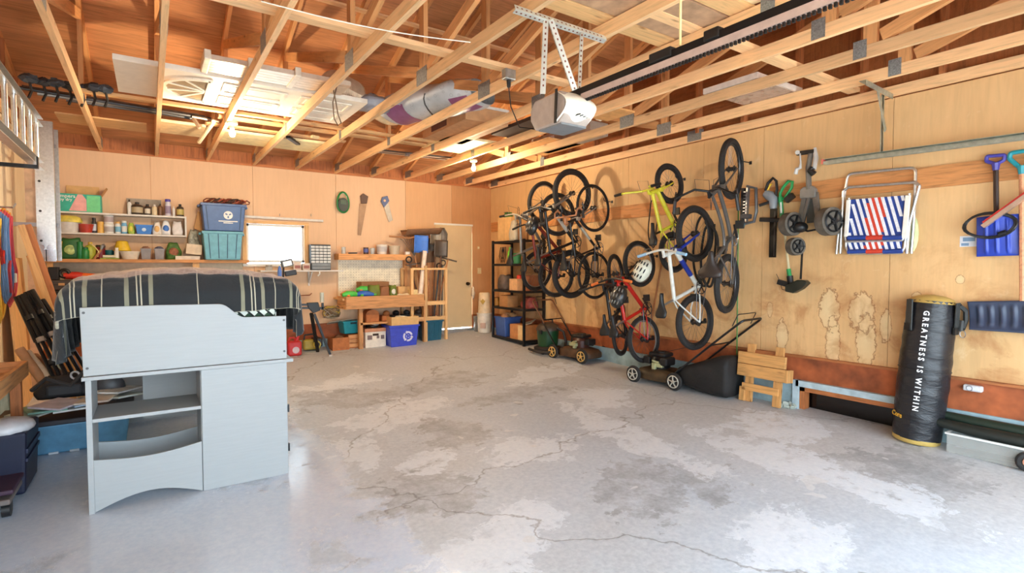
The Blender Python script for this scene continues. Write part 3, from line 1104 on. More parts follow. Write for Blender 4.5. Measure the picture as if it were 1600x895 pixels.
# corrugated pipe section
ccp = at_z(534, 152, 2.95)
t = Thing('corrugated_pipe', 'short corrugated aluminium pipe section lying beside the stored door', 'pipe', (ccp.x, ccp.y, ZC), world=True)
pr = []
for i in range(25):
    pr.append((.165 + (.008 if i % 2 else 0), -.17 + i * .014))
ax_ = V((.8, .6, 0)).normalized()
t.p('shell', MB().lathe(pr, 26, frame((ccp.x, ccp.y, ZC + .18), (0, 0, 1), V((0, 0, 1)).cross(ax_) * -1 if False else ax_.cross(V((0, 0, 1))), ax_)), M((206, 186, 160), .35, .6), smooth=False)
t.p('rim', MB().torus(V((ccp.x, ccp.y, ZC + .18)) + ax_ * .17, ax_, .168, .008, 26, 6), M((190, 150, 110), .4, .5))
one('rope_loop', 'looped brown cord hanging by the corrugated pipe', 'cord', MB().tube([at_z(519, 130, 2.80), at_z(523, 150, 2.74), at_z(528, 178, 2.70), at_z(533, 192, 2.68), at_z(528, 196, 2.68), at_z(522, 185, 2.70), at_z(520, 160, 2.74), at_z(527, 132, 2.8)], .006, 6), M((110, 84, 60), .7), smooth=True)


# printed insulation roll
def print_mat():
    t = NT('printed_wrap')
    g = t.coord(rnd=False)
    n = t.noise(g, 5, 3)
    colr = t.ramp(n, [(0.3, lin((176, 180, 180))), (0.7, lin((206, 208, 208)))])
    vo = t.n('ShaderNodeTexVoronoi')
    vo.inputs['Scale'].default_value = 14
    t.l(g, vo.inputs['Vector'])
    ring = t.ramp(vo.outputs['Distance'], [(0.25, (0, 0, 0)), (0.28, (1, 1, 1)), (0.31, (1, 1, 1)), (0.34, (0, 0, 0))])
    colr = t.mix(t.math('MULTIPLY', ring, .35), colr, rgba((120, 124, 130)))
    t.l(colr, t.b.inputs['Base Color'])
    t.b.inputs['Roughness'].default_value = 0.5
    return t.m


rl = Thing('insulation_roll', 'plastic wrapped insulation bundle with purple print on the chords', 'insulation', (-2.95, -3.5, ZC), world=True)
PW = print_mat()


def rollfn(u, v):
    a = 2 * math.pi * u
    p = V((-3.25, -2.98, 0)).lerp(V((-2.72, -4.22, 0)), v)
    s_ = V((.92, .39, 0))
    k = 1 - .25 * max(0, (v - .85) / .15) - .3 * max(0, (.12 - v) / .12)
    r1, r2 = .30 * k, .15 * k
    w = 1 + .04 * math.sin(a * 4 + v * 11) + .03 * math.sin(v * 23 + a)
    return p + s_ * (r1 * math.cos(a) * w) + V((0, 0, ZC + .155 + r2 * math.sin(a) * w))


rm = MB().grid(rollfn, 28, 20)
rl.p('wrapping', rm, PW, smooth=2)
rl.p('end_batt', MB().ell((-3.26, -2.98, ZC + .15), (.26, .12, .13), 14, 8, Matrix.Rotation(R(23), 3, 'Z')), M((230, 196, 150), .8), smooth=2)
for (u, v0, v1, du) in ((.70, .80, .96, .1), (.68, .15, .36, .13), (.80, .5, .58, .03)):
    mb = MB().grid(lambda a, b: rollfn(u + du * (a - .5) * 2, v0 + (v1 - v0) * b) + V((0, 0, -.004)) * 1.0, 8, 8)
    rl.p('purple_print', mb, M((142, 84, 120), .5), smooth=2)
rl.p('strap', MB().tube([rollfn(.5 + .5 * i / 10, .62 - .2 * i / 10) + V((0, 0, -.006)) for i in range(11)], .008, 5), M((70, 66, 64), .5))
# grey plastic bundle tail between pipe and roll
one('plastic_sheet', 'crumpled grey plastic sheeting next to the corrugated pipe', 'sheeting', MB().ell((-3.55, -3.33, ZC + .11), (.2, .13, .1), 16, 10).jit(.016), M((150, 150, 156), .4, var=.2), smooth=2)

# cardboard trays, sheets and long lumber
t = carton0 = None


def flat(name, label, cat, x0, x1, y0, y1, z0, th, mat, group=None):
    return one(name, label, cat, MB().bb((x0, y0, z0), (x1, y1, z0 + th)), mat, group)


CT = M((190, 140, 96), .8)
t = Thing('cardboard_tray', 'open cardboard tray with barcode print on the chords', 'box', (-2.35, -3.25, ZC), world=True)
t.p('bottom', MB().bb((-2.66, -3.75, ZC), (-2.1, -2.65, ZC + .008)), CT)
for lo, hi in (((-2.66, -3.75), (-2.652, -2.65)), ((-2.108, -3.75), (-2.1, -2.65)), ((-2.652, -3.75), (-2.108, -3.742)), ((-2.652, -2.658), (-2.108, -2.65))):
    t.p('side', MB().bb((lo[0], lo[1], ZC + .008), (hi[0], hi[1], ZC + .17)), CT)
t.p('white_rim', MB().bb((-2.67, -3.76, ZC + .15), (-2.66, -2.64, ZC + .18)).bb((-2.66, -3.772, ZC + .15), (-2.1, -3.76, ZC + .18)), M((220, 210, 196), .5))
t.p('printed_stripes', MB().bb((-2.664, -3.3, ZC + .03), (-2.66, -2.9, ZC + .13)), M((90, 50, 40), .6))
flat('dark_sheet', 'dark flat sheet with pale edge on the chords beside the cardboard tray', 'sheet', -2.05, -1.55, -4.15, -3.3, ZC + .0, .04, M((60, 44, 38), .5))
GB = 'flat sheets stored over the chords'
flat('foam_board', 'pale insulation board lit by the left bulb', 'board', -4.85, -3.5, -1.66, -1.02, ZC, .03, M((244, 228, 176), .7), GB)
flat('foam_board', 'pale board stored above the right bulb', 'board', -2.45, -1.62, -2.95, -2.15, ZC, .03, M((240, 216, 160), .7), GB)
flat('foam_board', 'cream board left of the left bulb', 'board', -5.45, -4.98, -1.75, -1.15, ZC, .03, M((236, 208, 160), .7), GB)
flat('foam_board', 'tan plywood offcut stored above the back wall on the left', 'board', -6.35, -5.55, -1.5, -1.05, ZC, .018, PINE, GB)
flat('tan_sheet', 'pale tan cardboard sheet stored above the bicycles', 'sheet', -1.35, -.75, -3.55, -2.7, ZC, .02, CARDB if 'CARDB' in globals() else M((220, 160, 96), .8), GB)
GLm = 'long boards laid across the chords'
for lab, y, z, xa, xb, w_, h_ in (
        ('long narrow board across the chords beside the stored door', -2.5, ZC + .02, -6.1, -1.9, .07, .03),
        ('long board lying parallel just behind the narrow one', -2.25, ZC + .02, -4.9, -2.3, .11, .022),
        ('long trim board nearer the back wall above the left bulb', -1.85, ZC + .02, -5.0, -3.4, .09, .022)):
    one('stored_board', lab, 'board', MB().beam((xa, y, z), (xb, y, z), w_, h_), PINE, GLm)
t = Thing('pipe_bundle', 'bundle of dark poles and pipes stored over the left chords', 'pipes', (-5.6, -2.1, ZC), world=True)
for k in range(6):
    t.p('pole', MB().cyl((-6.6 + .1 * k, -2.26 + .055 * k, ZC + .03 + .02 * (k % 2)), (-4.95 - .06 * k, -2.05 + .03 * k, ZC + .03 + .015 * (k % 3)), .017 + .004 * (k % 3), n=8), M(((56, 54, 54), (90, 84, 80), (140, 134, 126))[k % 3], .4, .4), smooth=True)
t = Thing('fishing_gear', 'dark tangled gear hanging above the left wall ladder', 'gear', (-6.25, -2.45, ZC), world=True)
rs = random.Random(3)
for k in range(7):
    c = V((-6.4 + .09 * k, -2.5 + rs.uniform(-.08, .08), ZC + .05))
    t.p('gear_piece', MB().ell(c, (.07, .05, .035), 10, 6).jit(.012), M((38, 38, 42) if k % 2 else (60, 68, 76), .5))
    t.p('dangling_strap', MB().tube([c + V((0, 0, -.03)), c + V((.01, .02, -.1)), c + V((-.01, 0, -.17))], .012, 6), BLACK)
t = Thing('metal_bracket', 'folded metal bracket with cream tubes hanging beside the left bulb', 'bracket', at_z(320, 190, 2.8), world=True)
t.p('arm', MB().beam(at_z(303, 186, 2.82), at_z(312, 200, 2.72), .03, .03), M((150, 130, 110), .4, .4))
t.p('tube', MB().cyl(at_z(334, 190, 2.80), at_z(311, 222, 2.66), .022, n=8), M((214, 196, 160), .4), smooth=True)
t.p('cross_bar', MB().cyl(at_z(300, 182, 2.84), at_z(342, 190, 2.84), .014, n=8), M((150, 130, 110), .4, .4), smooth=True)
t = Thing('ski_bundle', 'bundle of skis and poles stored over the chords behind the right bulb', 'skis', (-2.3, -1.45, ZC), world=True)
for k in range(5):
    t.p('ski', MB().beam((-2.85, -1.62 + .09 * k, ZC + .02 + .012 * k), (-1.45, -1.75 + .1 * k, ZC + .02 + .012 * k), .07, .012), M(((40, 38, 40), (206, 200, 190), (120, 66, 50))[k % 3], .35))
    t.p('binding', MB().box((-2.4 + .05 * k, -1.66 + .09 * k, ZC + .0 + .012 * k), (.16, .05, .05)), M((150, 150, 152), .3, .6), bevel=.008)
t = Thing('black_clamp', 'black clamp lying near the pale board by the left bulb', 'clamp', at_z(458, 219, 2.80), world=True)
t.p('bar', MB().beam(at_z(450, 214, 2.815), at_z(466, 225, 2.815), .05, .03), BLACK)
t.p('jaw', MB().beam(at_z(487, 213, 2.82), at_z(497, 215, 2.82), .05, .03), M((214, 196, 150), .5))
t = Thing('long_carton', 'long grey carton with white label held between the chords by the right wall', 'box', (-.9, -3.5, 2.80), world=True)
t.p('body', MB().bb((-1.10, -4.05, ZC), (-.80, -2.85, ZC + .16)), M((170, 150, 132), .7), bevel=.004)
t.p('white_label', MB().bb((-1.104, -3.35, ZC + .03), (-1.10, -3.02, ZC + .12)), M((224, 222, 220), .5))
t = Thing('clear_tray', 'clear plastic tray resting on the chords above the right wall', 'tray', (-.85, -6.1, ZC), world=True)
t.p('sheet', MB().bb((-1.2, -6.25, ZC), (-.5, -5.75, ZC + .006)), M((214, 190, 170), .2, alpha=.5))
t.p('rim', MB().bb((-1.22, -6.27, ZC), (-1.19, -5.73, ZC + .05)).bb((-.51, -6.27, ZC), (-.48, -5.73, ZC + .05)).bb((-1.19, -6.27, ZC), (-.51, -6.25, ZC + .05)), M((222, 206, 190), .3))
GPl = 'boards stored over the opener'
for k, (y0, y1, xa, xb, mat_, lab) in enumerate(((-6.36, -6.22, -3.75, -2.28, PINE, 'narrow pine plank closest to the opener bracket'), (-6.78, -6.38, -3.75, -2.10, M((178, 140, 106), .8, var=.25, scale=9), 'wide grey brown plywood strip stored above the opener'), (-6.95, -6.80, -3.75, -2.05, PINE, 'pine plank beyond the grey plywood strip above the opener'))):
    flat('stored_plank', lab, 'plank', xa, xb, y0, y1, ZC + .002, .02, mat_, GPl)
for k, (x, y, w_, d_, lab) in enumerate(((-2.62, -6.98, .5, .16, 'ribbed cream foam block stored near the opener rail'), (-2.36, -7.28, .46, .26, 'crumbled cream foam slab above the opener rail'), (-3.0, -7.2, .4, .12, 'small cream foam strip at the top of the frame'))):
    mb = MB().box((x, y, ZC + .05), (w_, d_, .05), Matrix.Rotation(R(8), 3, 'Z'))
    one('foam_block', lab, 'foam', mb, M((240, 222, 176), .8), 'foam pieces above the opener', bevel=.02)
one('crumpled_bag', 'small white crumpled bag on the chords right of the opener', 'bag', MB().ell(at_z(938, 184, 2.86), (.07, .05, .03), 10, 6).jit(.008), M((232, 216, 190), .6))
one('tan_box', 'tan cardboard sheet standing between chords right of the opener', 'sheet', MB().bb((-1.62, -4.95, ZC), (-1.3, -4.55, ZC + .02)), M((220, 160, 96), .8))
# ================================================================== loft bed with storage, mattress, comforter
def bed_white():
    t = NT('white_laminate')
    vec = t.coord((1, 1, 12))
    n = t.noise(vec, 6, 3)
    t.l(t.ramp(n, [(0.3, lin((158, 162, 163))), (0.7, lin((162, 166, 167)))]), t.b.inputs['Base Color'])
    t.b.inputs['Roughness'].default_value = 0.42
    return t.m


BW_M = bed_white()
BY = -4.73
BF = fz(-5.3, BY) - 0.003
bed = Thing('loft_bed', 'white laminate loft bed with open shelves and a cupboard door', 'bed', (-5.31, BY, BF), world=True)


def fr_panel(poly, y, th):
    """poly of (x, z) in the plane y, th thick backwards"""
    return MB().prism([(x, z) for x, z in poly], th, frame((0, y, 0), (1, 0, 0), (0, 0, 1), (0, 1, 0)) if False else Matrix(((1, 0, 0, 0), (0, 0, 1, y), (0, 1, 0, 0), (0, 0, 0, 1))))


# guard rail panel with a dip on the right
gp = [(-5.905, 0.53), (-4.728, 0.53), (-4.728, 0.845), (-4.98, 0.85)]
gp += [(-5.0 - 0.16 * i / 8, 0.85 + 0.1 * (0.5 - 0.5 * math.cos(math.pi * i / 8))) for i in range(9)]
gp += [(-5.5, 0.957), (-5.915, 0.957)]
bed.p('guard_panel', fr_panel(gp, BY, 0.02), BW_M, bevel=0.003)
for x, z in ((-5.895, 0.925), (-5.885, 0.58), (-4.745, 0.815), (-4.745, 0.585)):
    bed.p('screw_cap', MB().cyl((x, BY - 0.004, z), (x, BY + 0.004, z), 0.008, n=10), M((70, 72, 72), 0.4))
bed.p('top_board', MB().bb((-5.915, BY - 0.012, 0.503), (-4.685, -2.75, 0.527)), BW_M, bevel=0.003)
bed.p('side_panel', MB().bb((-5.898, BY, BF), (-5.868, BY + 0.42, 0.503)), BW_M, bevel=0.002)
bed.p('middle_panel', MB().bb((-5.283, BY + 0.02, BF), (-5.26, BY + 0.42, 0.503)), BW_M)
bed.p('side_panel', MB().bb((-4.755, BY + 0.02, BF), (-4.73, BY + 0.42, 0.503)), BW_M)
dr = bed.p('cupboard_door', MB().bb((-5.279, BY - 0.002, BF + 0.004), (-4.729, BY + 0.018, 0.502)), BW_M, bevel=0.003)
for z in (0.157, -0.136):
    bed.p('hinge', MB().bb((-4.729, BY - 0.004, z - 0.028), (-4.717, BY + 0.02, z + 0.028)), BLACKM, parent=dr)
bed.p('shelf', MB().bb((-5.868, BY + 0.003, 0.235), (-5.283, BY + 0.42, 0.258)), BW_M, bevel=0.002)
sc = [(-5.868 + 0.585 * i / 14, 0.0 - 0.03 * math.sin(math.pi * i / 14) + 0.012 * (i / 14)) for i in range(15)]
ar = [(-5.868 + 0.585 * i / 14, BF + 0.006 + 0.075 * math.sin(math.pi * i / 14)) for i in range(14, -1, -1)]
bed.p('lower_front_panel', fr_panel(sc + ar, BY + 0.003, 0.018), BW_M, bevel=0.002)
sc2 = [(x, z + 0.0) for x, z in sc]
bed.p('lower_back_panel', fr_panel([(x, z + 0.005) for x, z in sc] + ar, BY + 0.40, 0.018), BW_M)
# desk panel further back, and the two legs at the far end of the bed
bed.p('desk_panel', MB().bb((-5.62, -3.72, -0.02), (-4.74, -3.70, 0.503)), BW_M)
bed.p('end_panel', MB().bb((-5.9, -2.78, fz(-5.9, -2.78) - .02), (-4.73, -2.75, 1.02)), BW_M)
hb = [(-0.30, 0.53), (0.30, 0.53), (0.30, 0.86), (0.22, 0.98), (-0.12, 1.06), (-0.30, 1.06)]
sidep = [(BY + 0.03, 0.527), (-2.78, 0.527), (-2.78, 1.06), (-3.2, 1.06), (-3.35, 0.8), (-4.4, 0.8), (BY + 0.03, 0.84)]
bed.p('side_rail', MB().prism(sidep, 0.02, Matrix(((0, 0, 1, -5.905), (1, 0, 0, 0), (0, 1, 0, 0), (0, 0, 0, 1)))), BW_M)
bed.p('side_rail', MB().prism(sidep, 0.02, Matrix(((0, 0, 1, -4.75), (1, 0, 0, 0), (0, 1, 0, 0), (0, 0, 0, 1)))), BW_M)


def mattress_mat():
    t = NT('mattress_triangles')
    pos = t.n('ShaderNodeTexCoord').outputs['Object']
    mp = t.n('ShaderNodeMapping')
    mp.inputs['Rotation'].default_value = (0, R(45), 0)
    t.l(pos, mp.inputs['Vector'])
    ck = t.n('ShaderNodeTexChecker')
    ck.inputs['Scale'].default_value = 22
    ck.inputs['Color1'].default_value = rgba((214, 218, 208))
    ck.inputs['Color2'].default_value = rgba((44, 70, 52))
    t.l(mp.outputs[0], ck.inputs['Vector'])
    w = t.n('ShaderNodeTexWave', bands_direction='X')
    w.inputs['Scale'].default_value = 7
    t.l(mp.outputs[0], w.inputs['Vector'])
    c2 = t.mix(t.ramp(w.outputs['Fac'], [(0.12, (1, 1, 1)), (0.2, (0, 0, 0))]), ck.outputs[0], rgba((22, 24, 24)))
    t.l(c2, t.b.inputs['Base Color'])
    t.b.inputs['Roughness'].default_value = 0.85
    return t.m


mt = MB().bb((-5.86, BY + 0.06, 0.53), (-4.775, -2.82, 1.08))
mto = one('mattress', 'mattress with dark green and white triangle pattern showing under the comforter', 'mattress', mt, mattress_mat(), bevel=0.05, segs=3)


def comforter_mat():
    t = NT('plaid_comforter')
    g = t.n('ShaderNodeAttribute', attribute_name='gr').outputs['Vector']
    sp = t.n('ShaderNodeSeparateXYZ')
    t.l(g, sp.inputs[0])
    base = rgba((33, 37, 40))
    colr = base

    def stripe(sock, c, w, shade, amt):
        nonlocal colr
        d = t.math('ABSOLUTE', t.math('SUBTRACT', sock, c))
        m = t.math('LESS_THAN', d, w)
        colr = t.mix(t.math('MULTIPLY', m, amt), colr, rgba(shade))

    cream = (196, 190, 166)
    for c in (0.10, 0.42, 0.70, 0.93, 1.20, 1.42):
        pass
    for c in (0.28, 0.62, 1.29, 1.62):
        for dx, w, a in ((-0.055, 0.012, 0.75), (0.0, 0.004, 0.85), (0.022, 0.004, 0.85), (0.075, 0.012, 0.75)):
            stripe(sp.outputs[0], c + dx, w, (150, 148, 124) if w > .01 else cream, a)
    for c in (0.12, 0.44, 0.96, 1.45):
        stripe(sp.outputs[0], c, 0.003, cream, 0.8)
    for c in (0.115, 0.5, 1.0, 1.5):
        stripe(sp.outputs[1], c, 0.003, cream, 0.6)
    for c in (0.42, 0.9, 1.4):
        stripe(sp.outputs[1], c, 0.014, (150, 148, 124), 0.7)
    # pinkish top of the blanket: backlight glare painted into the colour
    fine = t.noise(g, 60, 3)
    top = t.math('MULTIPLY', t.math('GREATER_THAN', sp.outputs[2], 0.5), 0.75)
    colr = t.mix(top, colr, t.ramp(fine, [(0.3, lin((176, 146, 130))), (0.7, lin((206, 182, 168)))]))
    t.l(colr, t.b.inputs['Base Color'])
    t.b.inputs['Roughness'].default_value = 0.9
    t.b.inputs['Sheen Weight'].default_value = 0.3
    t.bump(t.noise(g, 12, 4), 0.5, 0.02)
    return t.m


def comforter():
    DL, DR_, DF = 0.50, 0.42, 0.235
    W, L = 1.24, 1.9
    rr = 0.13

    def drop(d):
        """distance past the edge -> (outward, down), rounded with radius rr"""
        if d <= 0:
            return 0.0, 0.0
        a = min(d / rr, math.pi / 2)
        o, z = rr * math.sin(a), rr * (1 - math.cos(a))
        ex = d - rr * math.pi / 2
        if ex > 0:
            z += ex
        return o, z

    mb = MB()
    nu, nv = 96, 90
    vs, gs = [], []
    S0, S1 = -DL, W + DR_
    for j in range(nv + 1):
        v = -DF + (L + DF) * (j / nv) ** 1.25
        for i in range(nu + 1):
            s = S0 + (S1 - S0) * i / nu
            ox, dz1 = drop(-s + 0.0 + 0.06) if s < 0.06 else (0, 0)
            ox2, dz2 = drop(s - W + 0.06) if s > W - 0.06 else (0, 0)
            oy, dz3 = drop(-v + 0.07) if v < 0.07 else (0, 0)
            x = min(max(s, 0.06), W - 0.06) - ox + ox2 - 5.945
            # flatter spread of the corners
            y = BY + 0.117 + max(v, 0.07) - oy
            dz = ((dz1 + dz2) ** 3 + dz3 ** 3) ** (1 / 3)
            dome = 0.055 * math.sin(math.pi * min(1, max(0, (s + 0.0) / W))) * min(1, max(0, v + .25) / 0.3)
            wr = 0.010 * math.sin(s * 19 + 1.7 * math.sin(v * 7)) * math.sin(v * 13 + s * 5) + 0.006 * math.sin(s * 41 + v * 23)
            z = 1.118 + dome - dz + wr * (1 if dz < 0.02 else 0.3)
            # hem: slightly uneven, folds on the hanging sides
            if dz > 0.08:
                f = (dz - 0.08) * 0.22
                if dz1 + dz2 > dz3:
                    x += f * 0.35 * math.sin(v * 24 + s * 3) * (1 if s < 0 else 1)
                else:
                    y += f * 0.4 * math.sin(s * 17 + 1.0) - 0.008
            if dz3 > 0.05:
                y -= 0.012
                z += 0.012 * math.sin(s * 6 + 0.6)
            vs.append(V((x, y, z)))
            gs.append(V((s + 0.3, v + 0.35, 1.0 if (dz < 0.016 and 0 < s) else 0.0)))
    w = nu + 1
    fs = [(j * w + i, j * w + i + 1, (j + 1) * w + i + 1, (j + 1) * w + i) for j in range(nv) for i in range(nu)]
    mb.add(vs, fs, gs)
    o = one('comforter', 'dark plaid comforter with cream stripes draped over the white loft bed', 'comforter', mb, comforter_mat(), smooth=2)
    so = o.modifiers.new('thick', 'SOLIDIFY')
    so.thickness = 0.018
    so.offset = 1.0
    return o


comforter()
# ================================================================== bicycles hanging on the right wall
TYRE = M((34, 31, 30), 0.75, var=0.35, scale=60, bump=0.5, name='tyre_rubber')
STEEL = M((170, 170, 172), 0.3, 0.9, name='steel')
DKSTEEL = M((74, 72, 72), 0.35, 0.8, name='dark_steel')
SPOKE = M((120, 118, 116), 0.35, 0.8, name='spoke_steel')


def bike(label, top, bot, Rw, tyre_r0, paint, style='mtb', twist=0.0, steer=0.0, rim=DKSTEEL, grip=BLACK, fork=None, barm=None, saddle=None, accent=None):
    tyre_r = tyre_r0 * 1.2
    off = Rw + tyre_r * 0.5 + 0.045
    Pt, Pb = at_x(top[0], top[1], -off), at_x(bot[0], bot[1], -off)
    a = (Pt - Pb)
    wb = a.length
    a.normalize()
    b = V((0, 1, 0))
    b = (b - a * a.dot(b)).normalized()
    b = Matrix.Rotation(twist, 3, a) @ b
    c = a.cross(b).normalized()
    org = Pb - c * Rw
    t = Thing('bicycle', label, 'bicycle', m=frame(org, a, b, c), group='bicycles hanging on the plywood wall')
    k = wb / 1.04
    h = Rw / 0.34 if style != 'bmx' else 0.8
    rear = V((0, 0, Rw))
    fr = V((wb, 0, Rw))
    bbk = V((0.42 * k, 0, Rw - 0.05 * h))
    if style == 'bmx':
        st = V((0.30 * k, 0, Rw + 0.22))
        ht, hbm = V((wb - 0.17 * k, 0, Rw + 0.34)), V((wb - 0.13 * k, 0, Rw + 0.23))
    elif style == 'cruiser':
        st = V((0.25 * k, 0, Rw + 0.30))
        ht, hbm = V((wb - 0.27 * k, 0, Rw + 0.52)), V((wb - 0.2 * k, 0, Rw + 0.36))
    else:
        st = V((0.27 * k, 0, Rw + 0.41 * h))
        ht, hbm = V((wb - 0.25 * k, 0, Rw + 0.50 * h)), V((wb - 0.2 * k, 0, Rw + 0.37 * h))
    fork = fork or paint
    barm = barm or BLACKM
    sdl = saddle or BLACK

    # wheels
    def wheel(c0, ax):
        w = t.p('wheel', MB().torus(c0, ax, Rw - tyre_r, tyre_r, 40, 8), TYRE, smooth=True)
        t.p('rim', MB().torus(c0, ax, Rw - tyre_r * 2 - 0.006, 0.009, 36, 6), rim, parent=w, smooth=True)
        d, s1, u = basis(ax)
        sp = MB()
        n = 22
        for i in range(n):
            an = 2 * math.pi * i / n
            an2 = an + (0.32 if i % 2 else -0.32)
            sd = 0.028 if i % 4 < 2 else -0.028
            p0 = c0 + d * sd + (s1 * math.cos(an2) + u * math.sin(an2)) * 0.028
            p1 = c0 + (s1 * math.cos(an) + u * math.sin(an)) * (Rw - tyre_r * 2 - 0.006)
            sp.cyl(p0, p1, 0.0014, n=3)
        t.p('spoke_set', sp, SPOKE, parent=w)
        t.p('hub', MB().cyl(c0 - d * 0.05, c0 + d * 0.05, 0.022, n=10).cyl(c0 - d * 0.032, c0 - d * 0.026, 0.036, n=12).cyl(c0 + d * 0.026, c0 + d * 0.032, 0.036, n=12), DKSTEEL, parent=w, smooth=True)
        return w

    wheel(rear, V((0, 1, 0)))
    sax = (ht - hbm).normalized()
    S = Matrix.Translation(hbm) @ Matrix.Rotation(steer, 4, sax) @ Matrix.Translation(-hbm)
    frs = S @ fr
    wheel(frs, (S.to_3x3() @ V((0, 1, 0))))
    # frame
    fm = MB()
    rt = 0.0215 if style != 'road' else 0.015
    if style == 'cruiser':
        def bez(p0, p1, p2, n=10):
            return [p0 * (1 - q) ** 2 + p1 * 2 * q * (1 - q) + p2 * q * q for q in [i / n for i in range(n + 1)]]
        fm.tube(bez(hbm, V((wb * 0.55, 0, Rw + 0.02)), bbk), 0.022, 8)
        fm.tube(bez(ht, V((wb * 0.5, 0, Rw + 0.12)), bbk + (st - bbk) * 0.5), 0.017, 8)
    else:
        fm.cyl(hbm, bbk, rt * 1.25, n=10)
        fm.cyl(ht + (hbm - ht) * 0.2, st - (st - bbk) * 0.06, rt, n=10)
    fm.cyl(bbk, st, rt * 0.95, n=10)
    fm.cyl(hbm - sax * 0.01, ht + sax * 0.015, rt * 1.3, n=10)
    for sy in (-1, 1):
        o1 = V((0, sy * 0.062, 0))
        fm.tube([bbk + V((-0.03, sy * 0.02, 0)), rear + o1 + V((0.16, 0, -0.01)), rear + o1], 0.010, 6)
        fm.tube([st + V((0, sy * 0.012, -0.03)), st + (rear - st) * 0.3 + V((0, sy * 0.04, 0)), rear + o1], 0.009, 6)
    fm.cyl(bbk + V((0, -0.04, 0)), bbk + V((0, 0.04, 0)), 0.024, n=10)
    f = t.p('frame', fm, paint, smooth=True)
    if accent:
        dd = bbk - hbm
        t.p('frame_decal', MB().cyl(hbm + dd * 0.25, hbm + dd * 0.68, rt * 1.25 + 0.0015, n=10), accent, parent=f, smooth=True)
    # fork
    fk = MB()
    crown = hbm - sax * 0.02
    for sy in (-1, 1):
        fk.tube([crown + V((0, sy * 0.05, 0)), crown + (fr - crown) * 0.5 + V((0, sy * 0.06, 0)), fr + V((0, sy * 0.06, 0))], [0.017, 0.015, 0.009] if style == 'mtb' else [0.013, 0.011, 0.008], 8)
    fk.box(crown, (0.045, 0.13, 0.035))
    t.p('fork', fk.T(S), fork, smooth=True)
    # bars
    stem = MB()
    top_ = ht + sax * (0.06 if style != 'bmx' else 0.04)
    if style == 'bmx':
        bc = top_ + V((0.04, 0, 0.015))
        pts = [(-0.34, .03, .19), (-0.2, .03, .2), (-0.085, 0, 0.0), (0.085, 0, 0.0), (0.2, .03, .2), (0.34, .03, .19)]
        pts = [(y * 0.95, q[0] * 0 - 0.0 + q[0], q[1]) if False else (y, ox, oz) for y, ox, oz, *q in [(p[0], p[1], p[2], 0) for p in pts]]
        bars = [bc + V((ox * -0.6, y, oz)) for y, ox, oz in pts]
    elif style == 'road':
        bc = top_ + V((0.09, 0, 0.0))
        bars = []
        for sy in (-1, 1):
            arcp = [bc + V((0.0, sy * 0.1, 0)), bc + V((0.0, sy * 0.2, 0)), bc + V((0.07, sy * 0.21, -0.01)), bc + V((0.11, sy * 0.21, -0.06)), bc + V((0.07, sy * 0.21, -0.12)), bc + V((-0.02, sy * 0.21, -0.13))]
            bars = (list(reversed(arcp)) + bars) if sy == -1 else bars + arcp
    elif style == 'cruiser':
        bc = top_ + V((0.05, 0, 0.03))
        bars = [bc + V((-0.20, -0.32, 0.07)), bc + V((-0.06, -0.3, 0.09)), bc + V((0.02, -0.12, 0.05)), bc, bc + V((0.02, 0.12, 0.05)), bc + V((-0.06, 0.3, 0.09)), bc + V((-0.20, 0.32, 0.07))]
    else:
        bc = top_ + V((0.07, 0, 0.02))
        bars = [bc + V((-0.06, -0.32, 0.03)), bc + V((-0.02, -0.14, 0.02)), bc + V((0, -0.05, 0)), bc + V((0, 0.05, 0)), bc + V((-0.02, 0.14, 0.02)), bc + V((-0.06, 0.32, 0.03))]
    bars = [S @ p for p in bars]
    stem.cyl(S @ top_, S @ bc, 0.017, n=8)
    stem.cyl(S @ ht, S @ (top_ + sax * 0.012), 0.016, n=8)
    hbar = t.p('handlebar', MB().tube(bars, 0.0125, 8), barm, smooth=True)
    t.p('stem', stem, barm, parent=hbar, smooth=True)
    for e, i in ((bars[0], bars[1]), (bars[-1], bars[-2])):
        dirv = (i - e).normalized()
        t.p('grip', MB().cyl(e - dirv * 0.008, e + dirv * 0.115, 0.0175, n=8), grip, parent=hbar, smooth=True)
        if style != 'bmx':
            q = e + dirv * 0.16
            t.p('brake_lever', MB().tube([q, q + a * 0 + V((0.045, 0, -0.005)), q + V((0.055, 0, -0.02)) - dirv * 0.1], [0.011, 0.008, 0.005], 6), DKSTEEL, parent=hbar, smooth=True)
    # cables arching from the bars
    cb = MB()
    for sy in (-0.12, 0.12) if style != 'bmx' else (0.1,):
        m0 = S @ (bc + V((0, sy, 0.01)))
        cb.tube([m0, m0 + V((0.12, 0, 0.05)), S @ (ht + V((0.14, sy * 0.2, 0.02))), ht + (st - ht) * 0.25 + V((0, 0.01, 0.03))], 0.003, 5)
    t.p('brake_cable', cb, BLACK)
    # saddle
    sp0 = st
    if style == 'bmx':
        s_top = st + (st - bbk).normalized() * 0.1
    elif style == 'cruiser':
        s_top = st + (st - bbk).normalized() * 0.17
    else:
        s_top = st + (st - bbk).normalized() * 0.16
    wd = {'cruiser': 0.125, 'bmx': 0.062}.get(style, 0.075)
    ln = 0.135
    prof = [(-1, 0.75), (-0.85, 1.0), (-0.5, 0.98), (-0.15, 0.62), (0.2, 0.36), (0.6, 0.26), (0.9, 0.22), (1, 0.12)]
    sm = MB()
    ring = 10
    vs = []
    for q, wq in prof:
        for i in range(ring):
            an = 2 * math.pi * i / ring
            zc = math.sin(an)
            vs.append(s_top + V((q * ln, wd * wq * math.cos(an), 0.035 + (0.022 if zc > 0 else 0.034) * zc + (0.012 if q < -0.6 else 0))))
